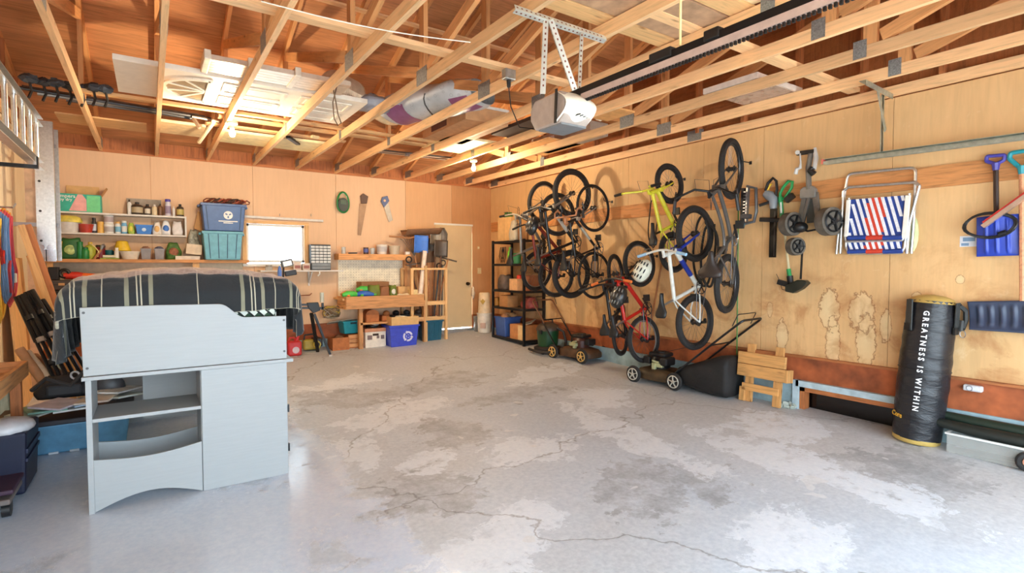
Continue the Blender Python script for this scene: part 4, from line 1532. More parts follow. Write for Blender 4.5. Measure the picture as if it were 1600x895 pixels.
    fs = [(j * ring + i, j * ring + (i + 1) % ring, (j + 1) * ring + (i + 1) % ring, (j + 1) * ring + i) for j in range(len(prof) - 1) for i in range(ring)]
    fs += [tuple(range(ring - 1, -1, -1)), tuple(range((len(prof) - 1) * ring, len(prof) * ring))]
    sm.add(vs, fs)
    so = t.p('saddle', sm, sdl, smooth=2)
    t.p('seat_post', MB().cyl(st - (st - bbk) * 0.1, s_top + V((0, 0, 0.01)), 0.0135, n=8), STEEL if style != 'bmx' else BLACKM, parent=so, smooth=True)
    if style == 'cruiser':
        for sy in (-1, 1):
            t.p('saddle_spring', MB().tube([s_top + V((-0.09, sy * 0.06, -0.06)) + V((0.016 * math.cos(q), 0.016 * math.sin(q), 0.075 * q / 31.4)) for q in [i * 0.785 for i in range(41)]], 0.004, 5), M((150, 74, 46), 0.4, 0.5), parent=so)
    # crank
    cr = MB()
    sy = -1
    co = bbk + V((0, sy * 0.05, 0))
    rc = 0.085 if style != 'bmx' else 0.06
    cr.torus(co, (0, 1, 0), rc, 0.006, 26, 5)
    for i in range(5):
        an = i * 2 * math.pi / 5
        cr.beam(co, co + V((rc * math.cos(an), 0, rc * math.sin(an))), 0.005, 0.014, (0, 1, 0))
    co_ = t.p('chainring', cr, STEEL if style in ('road', 'cruiser') else DKSTEEL)
    ang = R(35)
    for sgn in (-1, 1):
        p0 = bbk + V((0, sgn * 0.07, 0))
        p1 = p0 + V((math.cos(ang), 0, math.sin(ang))) * (0.165 * sgn * -1)
        t.p('crank_arm', MB().beam(p0, p1, 0.014, 0.024, (0, 1, 0)), DKSTEEL, parent=co_)
        t.p('pedal', MB().box(p1 + V((0, sgn * 0.055, 0)), (0.085, 0.09, 0.022)), BLACK, parent=co_, bevel=0.004)
    ch = MB()
    rs = 0.04
    yv = sy * 0.05
    ch.tube([bbk + V((0, yv, rc)), rear + V((0, yv, rs)), rear + V((-rs, yv, 0)), rear + V((0, yv, -rs)), bbk + V((0, yv, -rc)), bbk + V((rc, yv, 0))], 0.005, 4, True)
    t.p('chain', ch, DKSTEEL)
    t.p('sprocket', MB().cyl(rear + V((0, yv - 0.004, 0)), rear + V((0, yv + 0.02, 0)), 0.045, 0.03, n=16), DKSTEEL)
    if style in ('mtb', 'road'):
        t.p('derailleur', MB().box(rear + V((-0.0, yv - 0.012, -0.07)), (0.03, 0.025, 0.09)).cyl(rear + V((0.02, yv - 0.01, -0.11)), rear + V((0.02, yv + 0.005, -0.11)), 0.022, n=10), BLACKM)
    # the wall hook the wheel hangs from
    hp = frs - a * 0.0 + V((0, 0, 0))
    wp = t.m @ (frs)
    zt = wp.z + Rw * 0.34
    xr = -(0.045 + tyre_r * 0.5)
    hk = Thing('wall_hook', label.replace('bicycle', 'bicycle') and 'black wall hook holding the wheel of the ' + label.split(' bicycle')[0] + ' bicycle', 'hook', (0, wp.y, zt), group='bicycle wall hooks', world=True)
    hk.p('hook_arm', MB().tube([(0.0, wp.y + 0.02, zt), (xr - 0.09, wp.y + 0.02, zt), (xr - 0.115, wp.y + 0.02, zt + 0.02), (xr - 0.12, wp.y + 0.02, zt + 0.05)], 0.006, 6), BLACK, smooth=True)
    hk.p('hook_base', MB().bb((-0.006, wp.y + 0.005, zt - 0.018), (-0.0005, wp.y + 0.035, zt + 0.018)), BLACK)
    return t


P_SILV = M((150, 146, 140), 0.3, 0.5, name='silver_paint')
P_GREY = M((96, 92, 88), 0.35, 0.3)
P_RED = M((190, 34, 24), 0.3)
P_DRED = M((120, 36, 22), 0.35)
P_BLK = M((34, 32, 32), 0.3, 0.2)
P_YEL = M((216, 208, 56), 0.35)
P_BLUE = M((28, 52, 150), 0.3)
P_WHT = M((214, 214, 206), 0.35)
bike('silver mountain bicycle closest to the metal shelf', (849, 316), (839, 423), 0.33, 0.026, P_SILV, 'mtb', R(6), barm=M((190, 184, 170), 0.3, 0.7), rim=P_SILV)
bike('dark red framed bicycle second from the metal shelf', (871, 335), (869, 431), 0.33, 0.024, P_DRED, 'mtb', R(-4), fork=P_GREY, rim=P_GREY)
bike('black mountain bicycle with wide tyres third from the metal shelf', (894, 302), (893, 428), 0.36, 0.032, P_BLK, 'mtb', R(0), barm=P_BLK, fork=P_SILV, accent=M((190, 186, 176), 0.4))
bike('slim tyred road bicycle with black frame hanging right of the wide tyred one', (927, 325), (929, 430), 0.335, 0.012, P_BLK, 'road', R(4), fork=P_SILV, accent=M((170, 165, 150), 0.4), rim=P_BLK, barm=M((176, 120, 84), 0.6))
bike('red framed bicycle with orange grips', (999, 412), (1006, 530), 0.30, 0.024, P_RED, 'mtb', R(2), fork=P_BLK, grip=M((222, 110, 40), 0.6), rim=P_SILV)
bike('small black kids bicycle left of the red one', (962, 428), (969, 524), 0.275, 0.022, P_BLK, 'mtb', R(24), fork=P_DRED)
bike('yellow framed trick bicycle', (1046, 287), (1052, 394), 0.25, 0.026, P_YEL, 'bmx', R(0), barm=P_YEL, fork=P_YEL, rim=P_BLK)
bike('blue and white mountain bicycle with pale blue grips', (1086, 365), (1086, 503), 0.325, 0.03, P_WHT, 'mtb', R(0), steer=R(0), fork=P_BLUE, barm=P_WHT, grip=M((150, 190, 222), 0.6), accent=P_BLUE)
bike('grey cruiser bicycle with wide sprung saddle', (1143, 264), (1136, 443), 0.325, 0.028, P_GREY, 'cruiser', R(14), steer=R(0), fork=P_GREY, saddle=M((44, 34, 30), 0.4))

# spare tyres hanging behind the cruiser
for k, (cx, cy, ry, rz, lab) in enumerate(((1100, 392, .15, .42, 'large spare bicycle tyre hanging behind the wide saddle'), (1108, 400, .11, .36, 'narrow spare inner tube hanging inside the large spare tyre'), (1020, 350, .07, .3, 'black inner tube hanging under the yellow bicycle'))):
    c = at_x(cx, cy, -.10 - .04 * k)
    one('spare_tyre_loop', lab, 'tyre', MB().tube([c + V((.015 * math.sin(q * 3), ry * math.cos(q) * (1 + .12 * math.sin(q)), rz * math.sin(q))) for q in [i * math.pi / 18 for i in range(36)]], .014 if k < 2 else .008, 8, True), TYRE, 'spare tyres on the wall', smooth=True)
# ================================================================== right wall: tools, chair, mowers, punching bag
def rw(px, py, off):
    return at_x(px, py, -off)


def helmet(label, px, py, off, r, mat, tilt, vent):
    c = rw(px, py, off)
    m = Matrix.Translation(c) @ Matrix.Rotation(R(tilt), 4, 'X') @ Matrix.Rotation(R(-70), 4, 'Y')
    t = Thing('helmet', label, 'helmet', m=m, group='cycling helmets')
    mb = MB()
    n1, n2 = 18, 9

    def sh(q):
        return lambda u, v: V((r * 1.2 * q * math.cos(2 * math.pi * u) * math.sin(v * 1.75), r * 0.88 * q * math.sin(2 * math.pi * u) * math.sin(v * 1.75), r * 0.85 * q * math.cos(v * 1.75)))
    mb.grid(sh(1.0), n1, n2)
    mb.grid(sh(0.86), n1, n2)
    t.p('shell', mb, mat, smooth=2)
    for i in range(-2, 3):
        for j in (-1, 0, 1):
            a, b = i * 0.42, j * 0.55
            p = V((r * 1.2 * math.sin(b), r * 0.88 * math.sin(a) * math.cos(b), r * 0.85 * math.cos(a) * math.cos(b))) * 1.0
            t.p('vent', MB().ell(p, (r * 0.26, r * 0.085, r * 0.06), 8, 5), vent, smooth=2)
    t.p('strap', MB().tube([(r * .5, r * .7, 0), (r * .2, r * .5, -r * .8), (0.0, 0, -r * 1.2), (r * .2, -r * .5, -r * .8), (r * .5, -r * .7, 0)], 0.004, 4), BLACK)


helmet('white cycling helmet hanging below the blue bicycle handlebar', 1004, 423, 0.72, 0.12, M((222, 222, 204), 0.35), 20, BLACK)
helmet('black cycling helmet hanging over the red bicycle frame', 967, 464, 0.86, 0.12, M((40, 38, 36), 0.3), 10, M((120, 118, 110), 0.5))
helmet('black cycling helmet among the silver bicycle handlebars', 833, 353, 0.98, 0.12, M((36, 36, 36), 0.3), -10, M((84, 82, 80), 0.5))

# ---- golf pull cart
gx = 0.10
t = Thing('golf_cart', 'folded grey golf pull cart with three wheels hung on the wall rail', 'golf cart', rw(1268, 350, gx), world=True)
GCG = M((104, 98, 90), 0.45, 0.3, var=0.2)
t.p('upper_tube', MB().tube([rw(1264, 296, gx), rw(1263, 262, gx), rw(1267, 240, gx)], 0.027, 8), GCG, smooth=True)
hb = t.p('handle', MB().tube([rw(1273, 231, gx), rw(1275, 247, gx), rw(1272, 265, gx)], [0.016, 0.024, 0.02], 8), M((188, 184, 178), 0.4), smooth=True)
t.p('handle_bracket', MB().beam(rw(1245, 240, gx), rw(1274, 236, gx), 0.035, 0.04), BLACK, bevel=0.006)
t.p('knob', MB().cyl(rw(1246, 238, gx + .03), rw(1246, 238, gx - .03), 0.022, n=10), M((180, 172, 160), 0.4), smooth=True)
t.p('bag_strap_arm', MB().tube([rw(1250, 240, gx + .02), rw(1251, 255, gx + .04), rw(1250, 262, gx + .03), rw(1245, 264, gx + .03), rw(1243, 272, gx + .03)], [0.008, 0.008, 0.018, 0.02, 0.02], 8), M((196, 192, 186), 0.4), smooth=True)
t.p('lower_bracket', MB().tube([rw(1270, 262, gx + .02), rw(1266, 266, gx + .03), rw(1272, 272, gx + .02)], 0.03, 8), BLACK, smooth=True)
t.p('hub_plate', MB().prism([(-.075, -.03), (-.075, .06), (-.04, .085), (.05, .085), (.08, .05), (.08, -.03)], 0.05, frame(rw(1265, 305, gx - .03), (0, -1, 0), (0, 0, 1), (-1, 0, 0))), M((128, 126, 122), 0.4, 0.4), bevel=0.008)
for a, b, w in (((1258, 302), (1248, 355), 0.045), ((1272, 302), (1279, 345), 0.045), ((1265, 304), (1254, 350), 0.03), ((1277, 300), (1281, 345), 0.02)):
    t.p('folding_arm', MB().beam(rw(*a, gx), rw(*b, gx), w, 0.025, (1, 0, 0)), GCG, bevel=0.004)
t.p('back_rest', MB().beam(rw(1268, 310, gx - .02), rw(1268, 348, gx - .02), 0.09, 0.02, (1, 0, 0)), M((62, 64, 60), 0.5), bevel=0.006)
t.p('axle', MB().tube([rw(1285, 347, gx), rw(1278, 358, gx + .02), rw(1262, 361, gx + .04), rw(1240, 352, gx + .05)], 0.011, 6), BLACKM, smooth=True)
t.p('cradle', MB().ell(rw(1250, 355, gx + .05), (0.07, 0.075, 0.055)), BLACK, smooth=2)


def cart_wheel(px, py, off, r, w, yaw):
    c = rw(px, py, off)
    ax = V((math.cos(yaw), math.sin(yaw), 0))
    wh = t.p('wheel', MB().cyl(c - ax * w, c + ax * w, r, n=24).torus(c + ax * w, ax, r * 0.9, r * 0.1, 24, 6), M((92, 84, 74), 0.8, var=0.3), smooth=True)
    sp = MB()
    _, s1, u1 = basis(ax)
    for i in range(5):
        an = i * 2 * math.pi / 5
        sp.beam(c - ax * (w + .012), c - ax * (w + .012) + (s1 * math.cos(an) + u1 * math.sin(an)) * r * .75, 0.012, r * 0.2, ax)
    sp.cyl(c - ax * (w + .02), c - ax * w * .5, r * 0.25, n=10)
    sp.torus(c - ax * (w + .006), ax, r * .72, r * .07, 20, 5)
    t.p('spokes', sp, BLACK, parent=wh)


cart_wheel(1296, 346, 0.16, 0.135, 0.045, R(72))
cart_wheel(1236, 350, 0.17, 0.118, 0.045, R(72))
cart_wheel(1243, 385, 0.15, 0.09, 0.035, R(68))
t.p('strap', MB().beam(rw(1254, 384, gx), rw(1251, 436, gx), 0.02, 0.006, (1, 0, 0)), BLACK)

# ---- string trimmer
GRN = M((34, 140, 74), 0.4)
gx = 0.07
t = Thing('string_trimmer', 'green string trimmer with pale shaft and black cutting head', 'string trimmer', rw(1238, 446, gx), world=True)
t.p('handle_loop', MB().tube([rw(x, y, gx) for x, y in ((1219, 302), (1224, 292), (1232, 283), (1238, 284), (1237, 293), (1231, 302), (1226, 310), (1219, 312))], 0.016, 8, True), GRN, smooth=True)
t.p('battery', MB().beam(rw(1228, 314, gx), rw(1240, 304, gx), 0.06, 0.05, (1, 0, 0)), BLACK, bevel=0.006)
t.p('upper_shaft', MB().tube([rw(1219, 308, gx), rw(1221, 325, gx), rw(1222, 340, gx)], [0.026, 0.02, 0.022], 8), GRN, smooth=True)
t.p('shaft_label', MB().tube([rw(1220, 316, gx + .012), rw(1221, 333, gx + .012)], 0.012, 6), M((220, 222, 214), 0.4))
t.p('shaft', MB().cyl(rw(1223, 340, gx), rw(1233, 424, gx), 0.013, n=8), M((206, 190, 150), 0.4), smooth=True)
t.p('collar', MB().cyl(rw(1232, 420, gx), rw(1234, 432, gx), 0.022, n=8), GRN, smooth=True)
t.p('motor_head', MB().cyl(rw(1234, 431, gx), rw(1236, 447, gx), 0.032, 0.028, n=10).beam(rw(1216, 440, gx + .03), rw(1232, 445, gx + .02), 0.05, 0.05), BLACK, smooth=True)
t.p('guard', MB().prism([(-.03, 0), (.09, .06), (.16, .06), (.19, .03), (.13, -.03), (.05, -.075), (-.03, -.06)], 0.09, frame(rw(1238, 446, gx + .05), (0, -1, 0), (0, 0, 1), (-1, 0, 0))), M((30, 34, 26), 0.4), bevel=0.01)
t.p('edge_wire', MB().tube([rw(1213, 428, gx + .03), rw(1217, 436, gx + .03), rw(1222, 452, gx + .04), rw(1236, 455, gx + .05)], 0.003, 4), BLACK)

# ---- hedge trimmer
t = Thing('hedge_trimmer', 'black and grey hedge trimmer hanging with its long blade down', 'hedge trimmer', rw(1207, 402, gx), world=True)
t.p('handle_loop', MB().tube([rw(x, y, gx) for x, y in ((1196, 298), (1200, 286), (1208, 278), (1213, 283), (1214, 296), (1211, 308))], 0.015, 8), BLACK, smooth=True)
t.p('trigger', MB().tube([rw(1199, 298, gx), rw(1204, 288, gx), rw(1206, 288, gx)], 0.009, 6), M((226, 186, 40), 0.4), smooth=True)
t.p('body', MB().tube([rw(1196, 302, gx), rw(1203, 306, gx), rw(1209, 312, gx), rw(1208, 326, gx)], [0.04, 0.055, 0.05, 0.035], 10), M((132, 136, 140), 0.4), smooth=True)
t.p('hand_guard', MB().beam(rw(1186, 321, gx + .06), rw(1213, 312, gx), 0.03, 0.022, (1, 0, 0)), BLACK, bevel=0.006)
t.p('front_bar', MB().beam(rw(1187, 343, gx + .03), rw(1219, 344, gx), 0.045, 0.03, (1, 0, 0)), BLACK, bevel=0.008)
t.p('blade', MB().beam(rw(1209, 326, gx), rw(1207, 402, gx), 0.075, 0.012, (1, 0, 0)), M((22, 21, 20), 0.35, 0.5))
t.p('blade_rib', MB().beam(rw(1211, 330, gx + .008), rw(1209, 400, gx + .008), 0.012, 0.004, (1, 0, 0)), DKSTEEL)

# ---- folded carrier frame beside the cruiser
gx = 0.16
t = Thing('bicycle_rack', 'black and grey folded carrier frame beside the cruiser bicycle wheel', 'rack', rw(1168, 350, gx), world=True)
t.p('outer_frame', MB().tube([rw(x, y, gx - .06) for x, y in ((1167, 291), (1181, 294), (1182, 330), (1178, 346), (1162, 350))], 0.017, 6), M((104, 106, 108), 0.4, 0.4), smooth=True)
t.p('inner_bar', MB().beam(rw(1169, 293, gx), rw(1166, 346, gx), 0.02, 0.045, (1, 0, 0)), STEEL)
t.p('toothed_bar', MB().beam(rw(1162, 294, gx + .02), rw(1160, 348, gx + .02), 0.03, 0.05, (1, 0, 0)), BLACK)
for i in range(9):
    y = 300 + i * 5
    t.p('tooth', MB().box(rw(1164.5 - i * .2, y, gx + .03), (0.03, 0.022, 0.012)), STEEL)
t.p('clamp', MB().beam(rw(1158, 338, gx + .03), rw(1173, 338, gx + .03), 0.06, 0.05, (0, 0, 1)), M((60, 60, 62), 0.4), bevel=0.01)
t.p('knob', MB().cyl(rw(1161, 349, gx + .02), rw(1161, 354, gx + .02), 0.018, n=8), M((90, 190, 214), 0.4))

# ---- green stake standing by the wall, wooden handle leaning under the yellow bicycle
p0 = on_floor(-0.06, rw(1155, 400, 0.05).y)
one('garden_stake', 'thin green garden stake standing against the wall beside the black mower bag', 'stake', MB().cyl(p0, rw(1154, 300, 0.04), 0.008, n=6), M((74, 120, 44), 0.5))
q0 = rw(1018, 505, 0.06)
one('wooden_stick', 'long thin wooden stick leaning on the wall below the white helmet', 'stick', MB().cyl(rw(1017, 505, 0.07), rw(1036, 400, 0.03), 0.014, n=8), M((150, 92, 46), 0.6), smooth=True)

# ---- folding lawn chair with woven webbing
gx = 0.07
t = Thing('lawn_chair', 'folded aluminium lawn chair with red white and blue webbing', 'lawn chair', rw(1370, 396, gx), world=True)


def rounded(pts, n=4, rr=0.35):
    out = [V(pts[0])]
    for i in range(1, len(pts) - 1):
        p, a, b = V(pts[i]), V(pts[i - 1]), V(pts[i + 1])
        u, w = (a - p), (b - p)
        d = min(u.length, w.length) * rr
        s, e = p + u.normalized() * d, p + w.normalized() * d
        for k in range(n + 1):
            q = k / n
            out.append(s * (1 - q) ** 2 + p * 2 * q * (1 - q) + e * q * q)
    out.append(V(pts[-1]))
    return out


t.p('leg_frame', MB().tube(rounded([rw(1307, 397, .05), rw(1312, 350, .05), rw(1325, 271.5, .05), rw(1431, 261.5, .05), rw(1428, 345, .05), rw(1424, 396, .05)], rr=0.1), 0.0125, 8), ALU, smooth=True)
t.p('arm_frame', MB().tube(rounded([rw(1313, 396, .08), rw(1318, 298, .08), rw(1325, 292.5, .08), rw(1430, 284.5, .08), rw(1437, 290, .08), rw(1421, 350, .08), rw(1417, 396, .08)], rr=0.12), 0.0125, 8), ALU, smooth=True)
t.p('seat_tube', MB().tube(rounded([rw(1327, 309, .10), rw(1320, 365, .10), rw(1322, 377, .10), rw(1410, 375, .10), rw(1414, 366, .10), rw(1421, 302, .10)], rr=0.15), 0.0125, 8), ALU, smooth=True)
t.p('seat_tube', MB().tube(rounded([rw(1327, 320, .075), rw(1322, 386, .075), rw(1326, 396, .075), rw(1408, 395, .075), rw(1414, 386, .075), rw(1419, 320, .075)], rr=0.15), 0.0125, 8), ALU, smooth=True)
t.p('arm_rest', MB().beam(rw(1326, 312, .12), rw(1322, 370, .12), 0.035, 0.018, (1, 0, 0)), M((236, 232, 220), 0.4), bevel=0.005)
t.p('arm_rest', MB().beam(rw(1419, 305, .12), rw(1413, 372, .12), 0.04, 0.018, (1, 0, 0)), M((236, 232, 220), 0.4), bevel=0.005)
BLUE_W = M((30, 62, 140), 0.6, scale=80, bump=0.3)
WHITE_W = M((228, 228, 232), 0.6, scale=80, bump=0.3)
RED_W = M((206, 62, 38), 0.6, scale=80, bump=0.3)


def quad(A, B, C_, D, u0, u1, v0, v1):
    def pt(u, v):
        return (A * (1 - u) + B * u) * (1 - v) + (D * (1 - u) + C_ * u) * v
    return pt(u0, v0), pt(u1, v0), pt(u1, v1), pt(u0, v1)


def web(A, B, C_, D, rows, band_v, slant):
    # horizontal strands woven row by row; colour steps give the slanted stripes
    nvr = rows
    off = V((-0.012, 0, 0))
    A, B, C_, D = V(A), V(B), V(C_), V(D)
    base = MB()
    q = quad(A, B, C_, D, 0, 1, 0, 1)
    base.add([p for p in q] + [p + off * .5 for p in q], MB.BF)
    t.p('webbing_backing', base, BLUE_W)
    ncol = 9
    for k in range(-3, ncol + 3):
        for half in (0,):
            mbw = MB()
            any_ = False
            n = 8
            for j in range(n):
                va, vb = j / n, (j + 1) / n
                def ux(v):
                    return (k + 0.25 + slant * (v - 0.5)) / ncol
                u0a, u0b = ux(va), ux(vb)
                w = 0.5 / ncol
                us = [u0a, u0a + w, u0b + w, u0b]
                if min(us) < 0.01 or max(us) > 0.99:
                    continue
                def P(u, v):
                    return (A * (1 - u) + B * u) * (1 - v) + (D * (1 - u) + C_ * u) * v
                pts = [P(us[0], va), P(us[1], va), P(us[2], vb), P(us[3], vb)]
                mbw.add([p + off * .5 for p in pts] + [p + off for p in pts], MB.BF)
                any_ = True
            if any_:
                t.p('webbing_strap', mbw, WHITE_W)
    # red centre strands between the white ones
    for k in range(3, 7):
        mbw = MB()
        n = 8
        for j in range(n):
            va, vb = j / n, (j + 1) / n
            def ux2(v):
                return (k - 0.25 + slant * (v - 0.5)) / ncol
            us = [ux2(va), ux2(va) + 0.5 / ncol, ux2(vb) + 0.5 / ncol, ux2(vb)]
            if min(us) < 0.30 - 0.0 or max(us) > 0.70:
                continue
            def P(u, v):
                return (A * (1 - u) + B * u) * (1 - v) + (D * (1 - u) + C_ * u) * v
            pts = [P(us[0], va), P(us[1], va), P(us[2], vb), P(us[3], vb)]
            mbw.add([p + off * .5 for p in pts] + [p + off * 0.9 for p in pts], MB.BF)
        if mbw.v:
            t.p('webbing_strap', mbw, RED_W)


web(rw(1328, 312, .10), rw(1418, 305, .10), rw(1411, 370, .10), rw(1323, 371, .10), 12, 0, 2.4)
web(rw(1324, 374, .08), rw(1410, 373, .08), rw(1409, 393, .08), rw(1326, 394, .08), 4, 0, 0.6)
for y, o in ((371, .115), (392.5, .092)):
    for a, b, mm in ((1325, 1354, BLUE_W), (1354, 1380, RED_W), (1380, 1410, BLUE_W)):
        t.p('webbing_roll', MB().cyl(rw(a, y + (0.6 if y < 380 else .6), o), rw(b, y - .5, o), 0.021, n=10), mm, smooth=True)
one('folded_cushion', 'pale green cushion edge showing behind the lawn chair', 'cushion', MB().ell(rw(1425, 365, .025), (0.022, 0.05, 0.165), 12, 8), M((196, 206, 150), 0.7), smooth=2)

# ---- blue snow shovel
BLUE = M((38, 66, 176), 0.4)
PURP = M((66, 62, 150), 0.4)
t = Thing('snow_shovel', 'bright blue snow shovel with purple handle hung on the wall', 'shovel', rw(1560, 400, .05), world=True)
A, B, C_, D = rw(1527, 340, .04), rw(1596, 334, .04), rw(1596, 399, .04), rw(1527, 401, .04)


def blade_fn(u, v):
    p = (A * (1 - u) + B * u) * (1 - v) + (D * (1 - u) + C_ * u) * v
    rib = 0.016 * sum(max(0, 1 - ((u - k) / 0.05) ** 2) for k in (0.25, 0.5, 0.75)) * (1 if 0.1 < v < 0.9 else 0)
    return p + V((-0.02 - 0.05 * math.sin(math.pi * u) * (1 - v * .6) - rib, 0, 0))


t.p('blade', MB().grid(blade_fn, 40, 14, (0.006, 0, 0)), BLUE, smooth=2)
t.p('shaft', MB().cyl(rw(1556, 262, .07), rw(1557, 345, .08), 0.017, n=8), M((58, 44, 40), 0.4, 0.3), smooth=True)
t.p('grip', MB().tube(rounded([rw(1555, 256, .07), rw(1541, 252, .07), rw(1542, 244, .07), rw(1570, 242, .07), rw(1569, 250, .07), rw(1557, 256, .07)], rr=.3), 0.014, 8, True).tube([rw(1556, 255, .07), rw(1556, 266, .07)], [0.028, 0.02], 8), PURP, smooth=True)
# ---- navy snow pusher with teal handle
t = Thing('snow_pusher', 'navy snow pusher with teal handle and wooden shaft at the right edge', 'shovel', rw(1590, 520, .05), world=True)
A2, B2, C2, D2 = rw(1511, 471, .06), rw(1670, 468, .06), rw(1668, 525, .12), rw(1514, 515, .12)


def blade2(u, v):
    p = (A2 * (1 - u) + B2 * u) * (1 - v) + (D2 * (1 - u) + C2 * u) * v
    rib = 0.014 * sum(max(0, 1 - ((u - k) / 0.035) ** 2) for k in (0.12, 0.24, 0.36, 0.48, 0.6, 0.72, 0.84)) * (1 if 0.15 < v < 0.8 else 0)
    return p + V((0.03 * math.sin(math.pi * v) - rib, 0, 0))


t.p('blade', MB().grid(blade2, 80, 14, (0.008, 0, 0)), M((52, 62, 84), 0.45), smooth=2)
t.p('shaft', MB().cyl(rw(1597, 268, .07), rw(1598, 470, .10), 0.019, n=8), wood('shovel_shaft', (214, 150, 110)), smooth=True)
t.p('grip', MB().tube(rounded([rw(1594, 262, .07), rw(1577, 248, .07), rw(1579, 239, .07), rw(1612, 234, .07), rw(1612, 246, .07), rw(1600, 262, .07)], rr=.3), 0.016, 8, True).tube([rw(1597, 259, .07), rw(1597, 272, .07)], [0.03, 0.022], 8), M((28, 140, 152), 0.4), smooth=True)
# ---- steering lock bar with cable ring
t = Thing('steering_lock', 'red and steel bar slanting across a coiled black cable', 'lock', rw(1545, 368, .12), world=True)
t.p('bar', MB().beam(rw(1536, 354, .13), rw(1612, 300, .13), 0.03, 0.045, (1, 0, 0)), M((190, 160, 140), 0.35, 0.5))
t.p('red_edge', MB().beam(rw(1537, 349, .135), rw(1610, 297, .135), 0.03, 0.014, (1, 0, 0)), M((200, 44, 36), 0.4))
t = Thing('cable_coil', 'coiled black bicycle lock cable hung over the blue shovel', 'cable lock', rw(1546, 372, .1), world=True)
cc = rw(1546, 352, .12)
t.p('cable', MB().tube([cc + V((0.012 * math.sin(3 * q), 0.155 * math.cos(q) * (1 + .05 * math.sin(q * .31)), 0.095 * math.sin(q) + .006 * math.sin(q * .5))) for q in [i * 0.28 for i in range(68)]], 0.008, 6), BLACK, smooth=True)
t.p('lock_barrel', MB().cyl(rw(1560, 366, .13), rw(1572, 362, .13), 0.018, n=8), BLACKM, smooth=True)
t = Thing('wall_label', 'small white printed label card on the wall left of the blue shovel', 'label', rw(1512, 384, .004), world=True)
a, b = rw(1500, 369, .003), rw(1526, 385, .003)
t.p('card', MB().bb((-0.004, b.y, b.z), (-0.001, a.y, a.z)), M((218, 220, 224), 0.6))
t.p('print', MB().bb((-0.0055, b.y + .01, (a.z + b.z) / 2), (-0.004, a.y - .02, a.z - .012)).bb((-0.0055, b.y + .05, b.z + .008), (-0.004, a.y - .01, b.z + .03)), M((120, 150, 180), 0.6))

# ---- plug-in detector on the skirting
t = Thing('wall_detector', 'white plug-in detector mounted on the red brown skirting', 'detector', rw(1520, 610, .03), world=True)
A = rw(1507, 599, .03)
B = rw(1537, 613, .03)
t.p('housing', MB().bb((-0.075, B.y, B.z), (-0.024, A.y, A.z)), M((206, 204, 206), 0.4), bevel=0.012, segs=3)
t.p('display', MB().bb((-0.079, B.y + .02, B.z + .012), (-0.074, (A.y + B.y) / 2, A.z - .012)), M((214, 220, 255), 0.3), bevel=0.004)
t.p('speaker_ring', MB().torus((-0.076, A.y - .045, (A.z + B.z) / 2), (1, 0, 0), 0.02, 0.004, 16, 5), M((150, 150, 152), 0.4))

# ---- punching bag leaning on the wall
base = at_floor(1433, 687)
base.x -= 0.03
topc = V((base.x + 0.06, base.y - 0.07, base.z + 1.22))
ax = (topc - base).normalized()
d0, s0, u0 = ax, *basis(ax, (-1, 0, 0))[1:]
m = frame(base, basis(ax, (-1, 0, 0))[2], basis(ax, (-1, 0, 0))[1], ax)
t = Thing('punching_bag', 'tall black punching bag with gold ends and white vertical lettering', 'punching bag', m=m)
BAGM = NT('black_vinyl')
vec = BAGM.coord((1, 1, 3))
BAGM.b.inputs['Base Color'].default_value = (*lin((26, 26, 30)), 1)
BAGM.b.inputs['Roughness'].default_value = 0.38
BAGM.bump(BAGM.noise(vec, 7, 4, .6, .6), 0.5, 0.02)
H, RB = 1.22, 0.18


def bag(u, v):
    a = 2 * math.pi * u
    z = 0.036 + v * (H - 0.056)
    r = RB * (0.93 + 0.07 * math.sin(math.pi * min(1, v * 1.1))) * (1 if v < 0.93 else 1 - (v - .93) * 0.9)
    r += 0.002 * math.sin(z * 31 + 2 * math.sin(a * 2)) + 0.0015 * math.sin(z * 57 + a * 3)
    if v > 0.93:
        r += 0.006 * math.sin(a * 22)
    return V((r * math.cos(a), r * math.sin(a), z))


t.p('body', MB().grid(bag, 48, 48), BAGM.m, smooth=2)
GOLD = M((186, 156, 84), 0.5)
t.p('base_cap', MB().lathe([(RB * .86, 0.0), (RB * .92, 0.01), (RB * .935, 0.04)], 32), GOLD, smooth=True)
t.p('top_cap', MB().lathe([(RB * .93, H - .04), (RB * .80, H - .005), (RB * .5, H + .02), (0.01, H + .03)], 32), GOLD, smooth=True)
t.p('seam_band', MB().torus((0, 0, 0.62), (0, 0, 1), RB * 1.005, 0.004, 40, 5), BLACK)
ca = math.atan2((CAM - base).dot(V(m.col[1][:3])), (CAM - base).dot(V(m.col[0][:3])))


def onbag(a, z, r=RB):
    """frame on the bag surface: x along the tangent, y up, z outwards"""
    out = V((math.cos(a), math.sin(a), 0))
    tan = V((-math.sin(a), math.cos(a), 0))
    return frame(out * r + V((0, 0, z)), tan, (0, 0, 1), out)


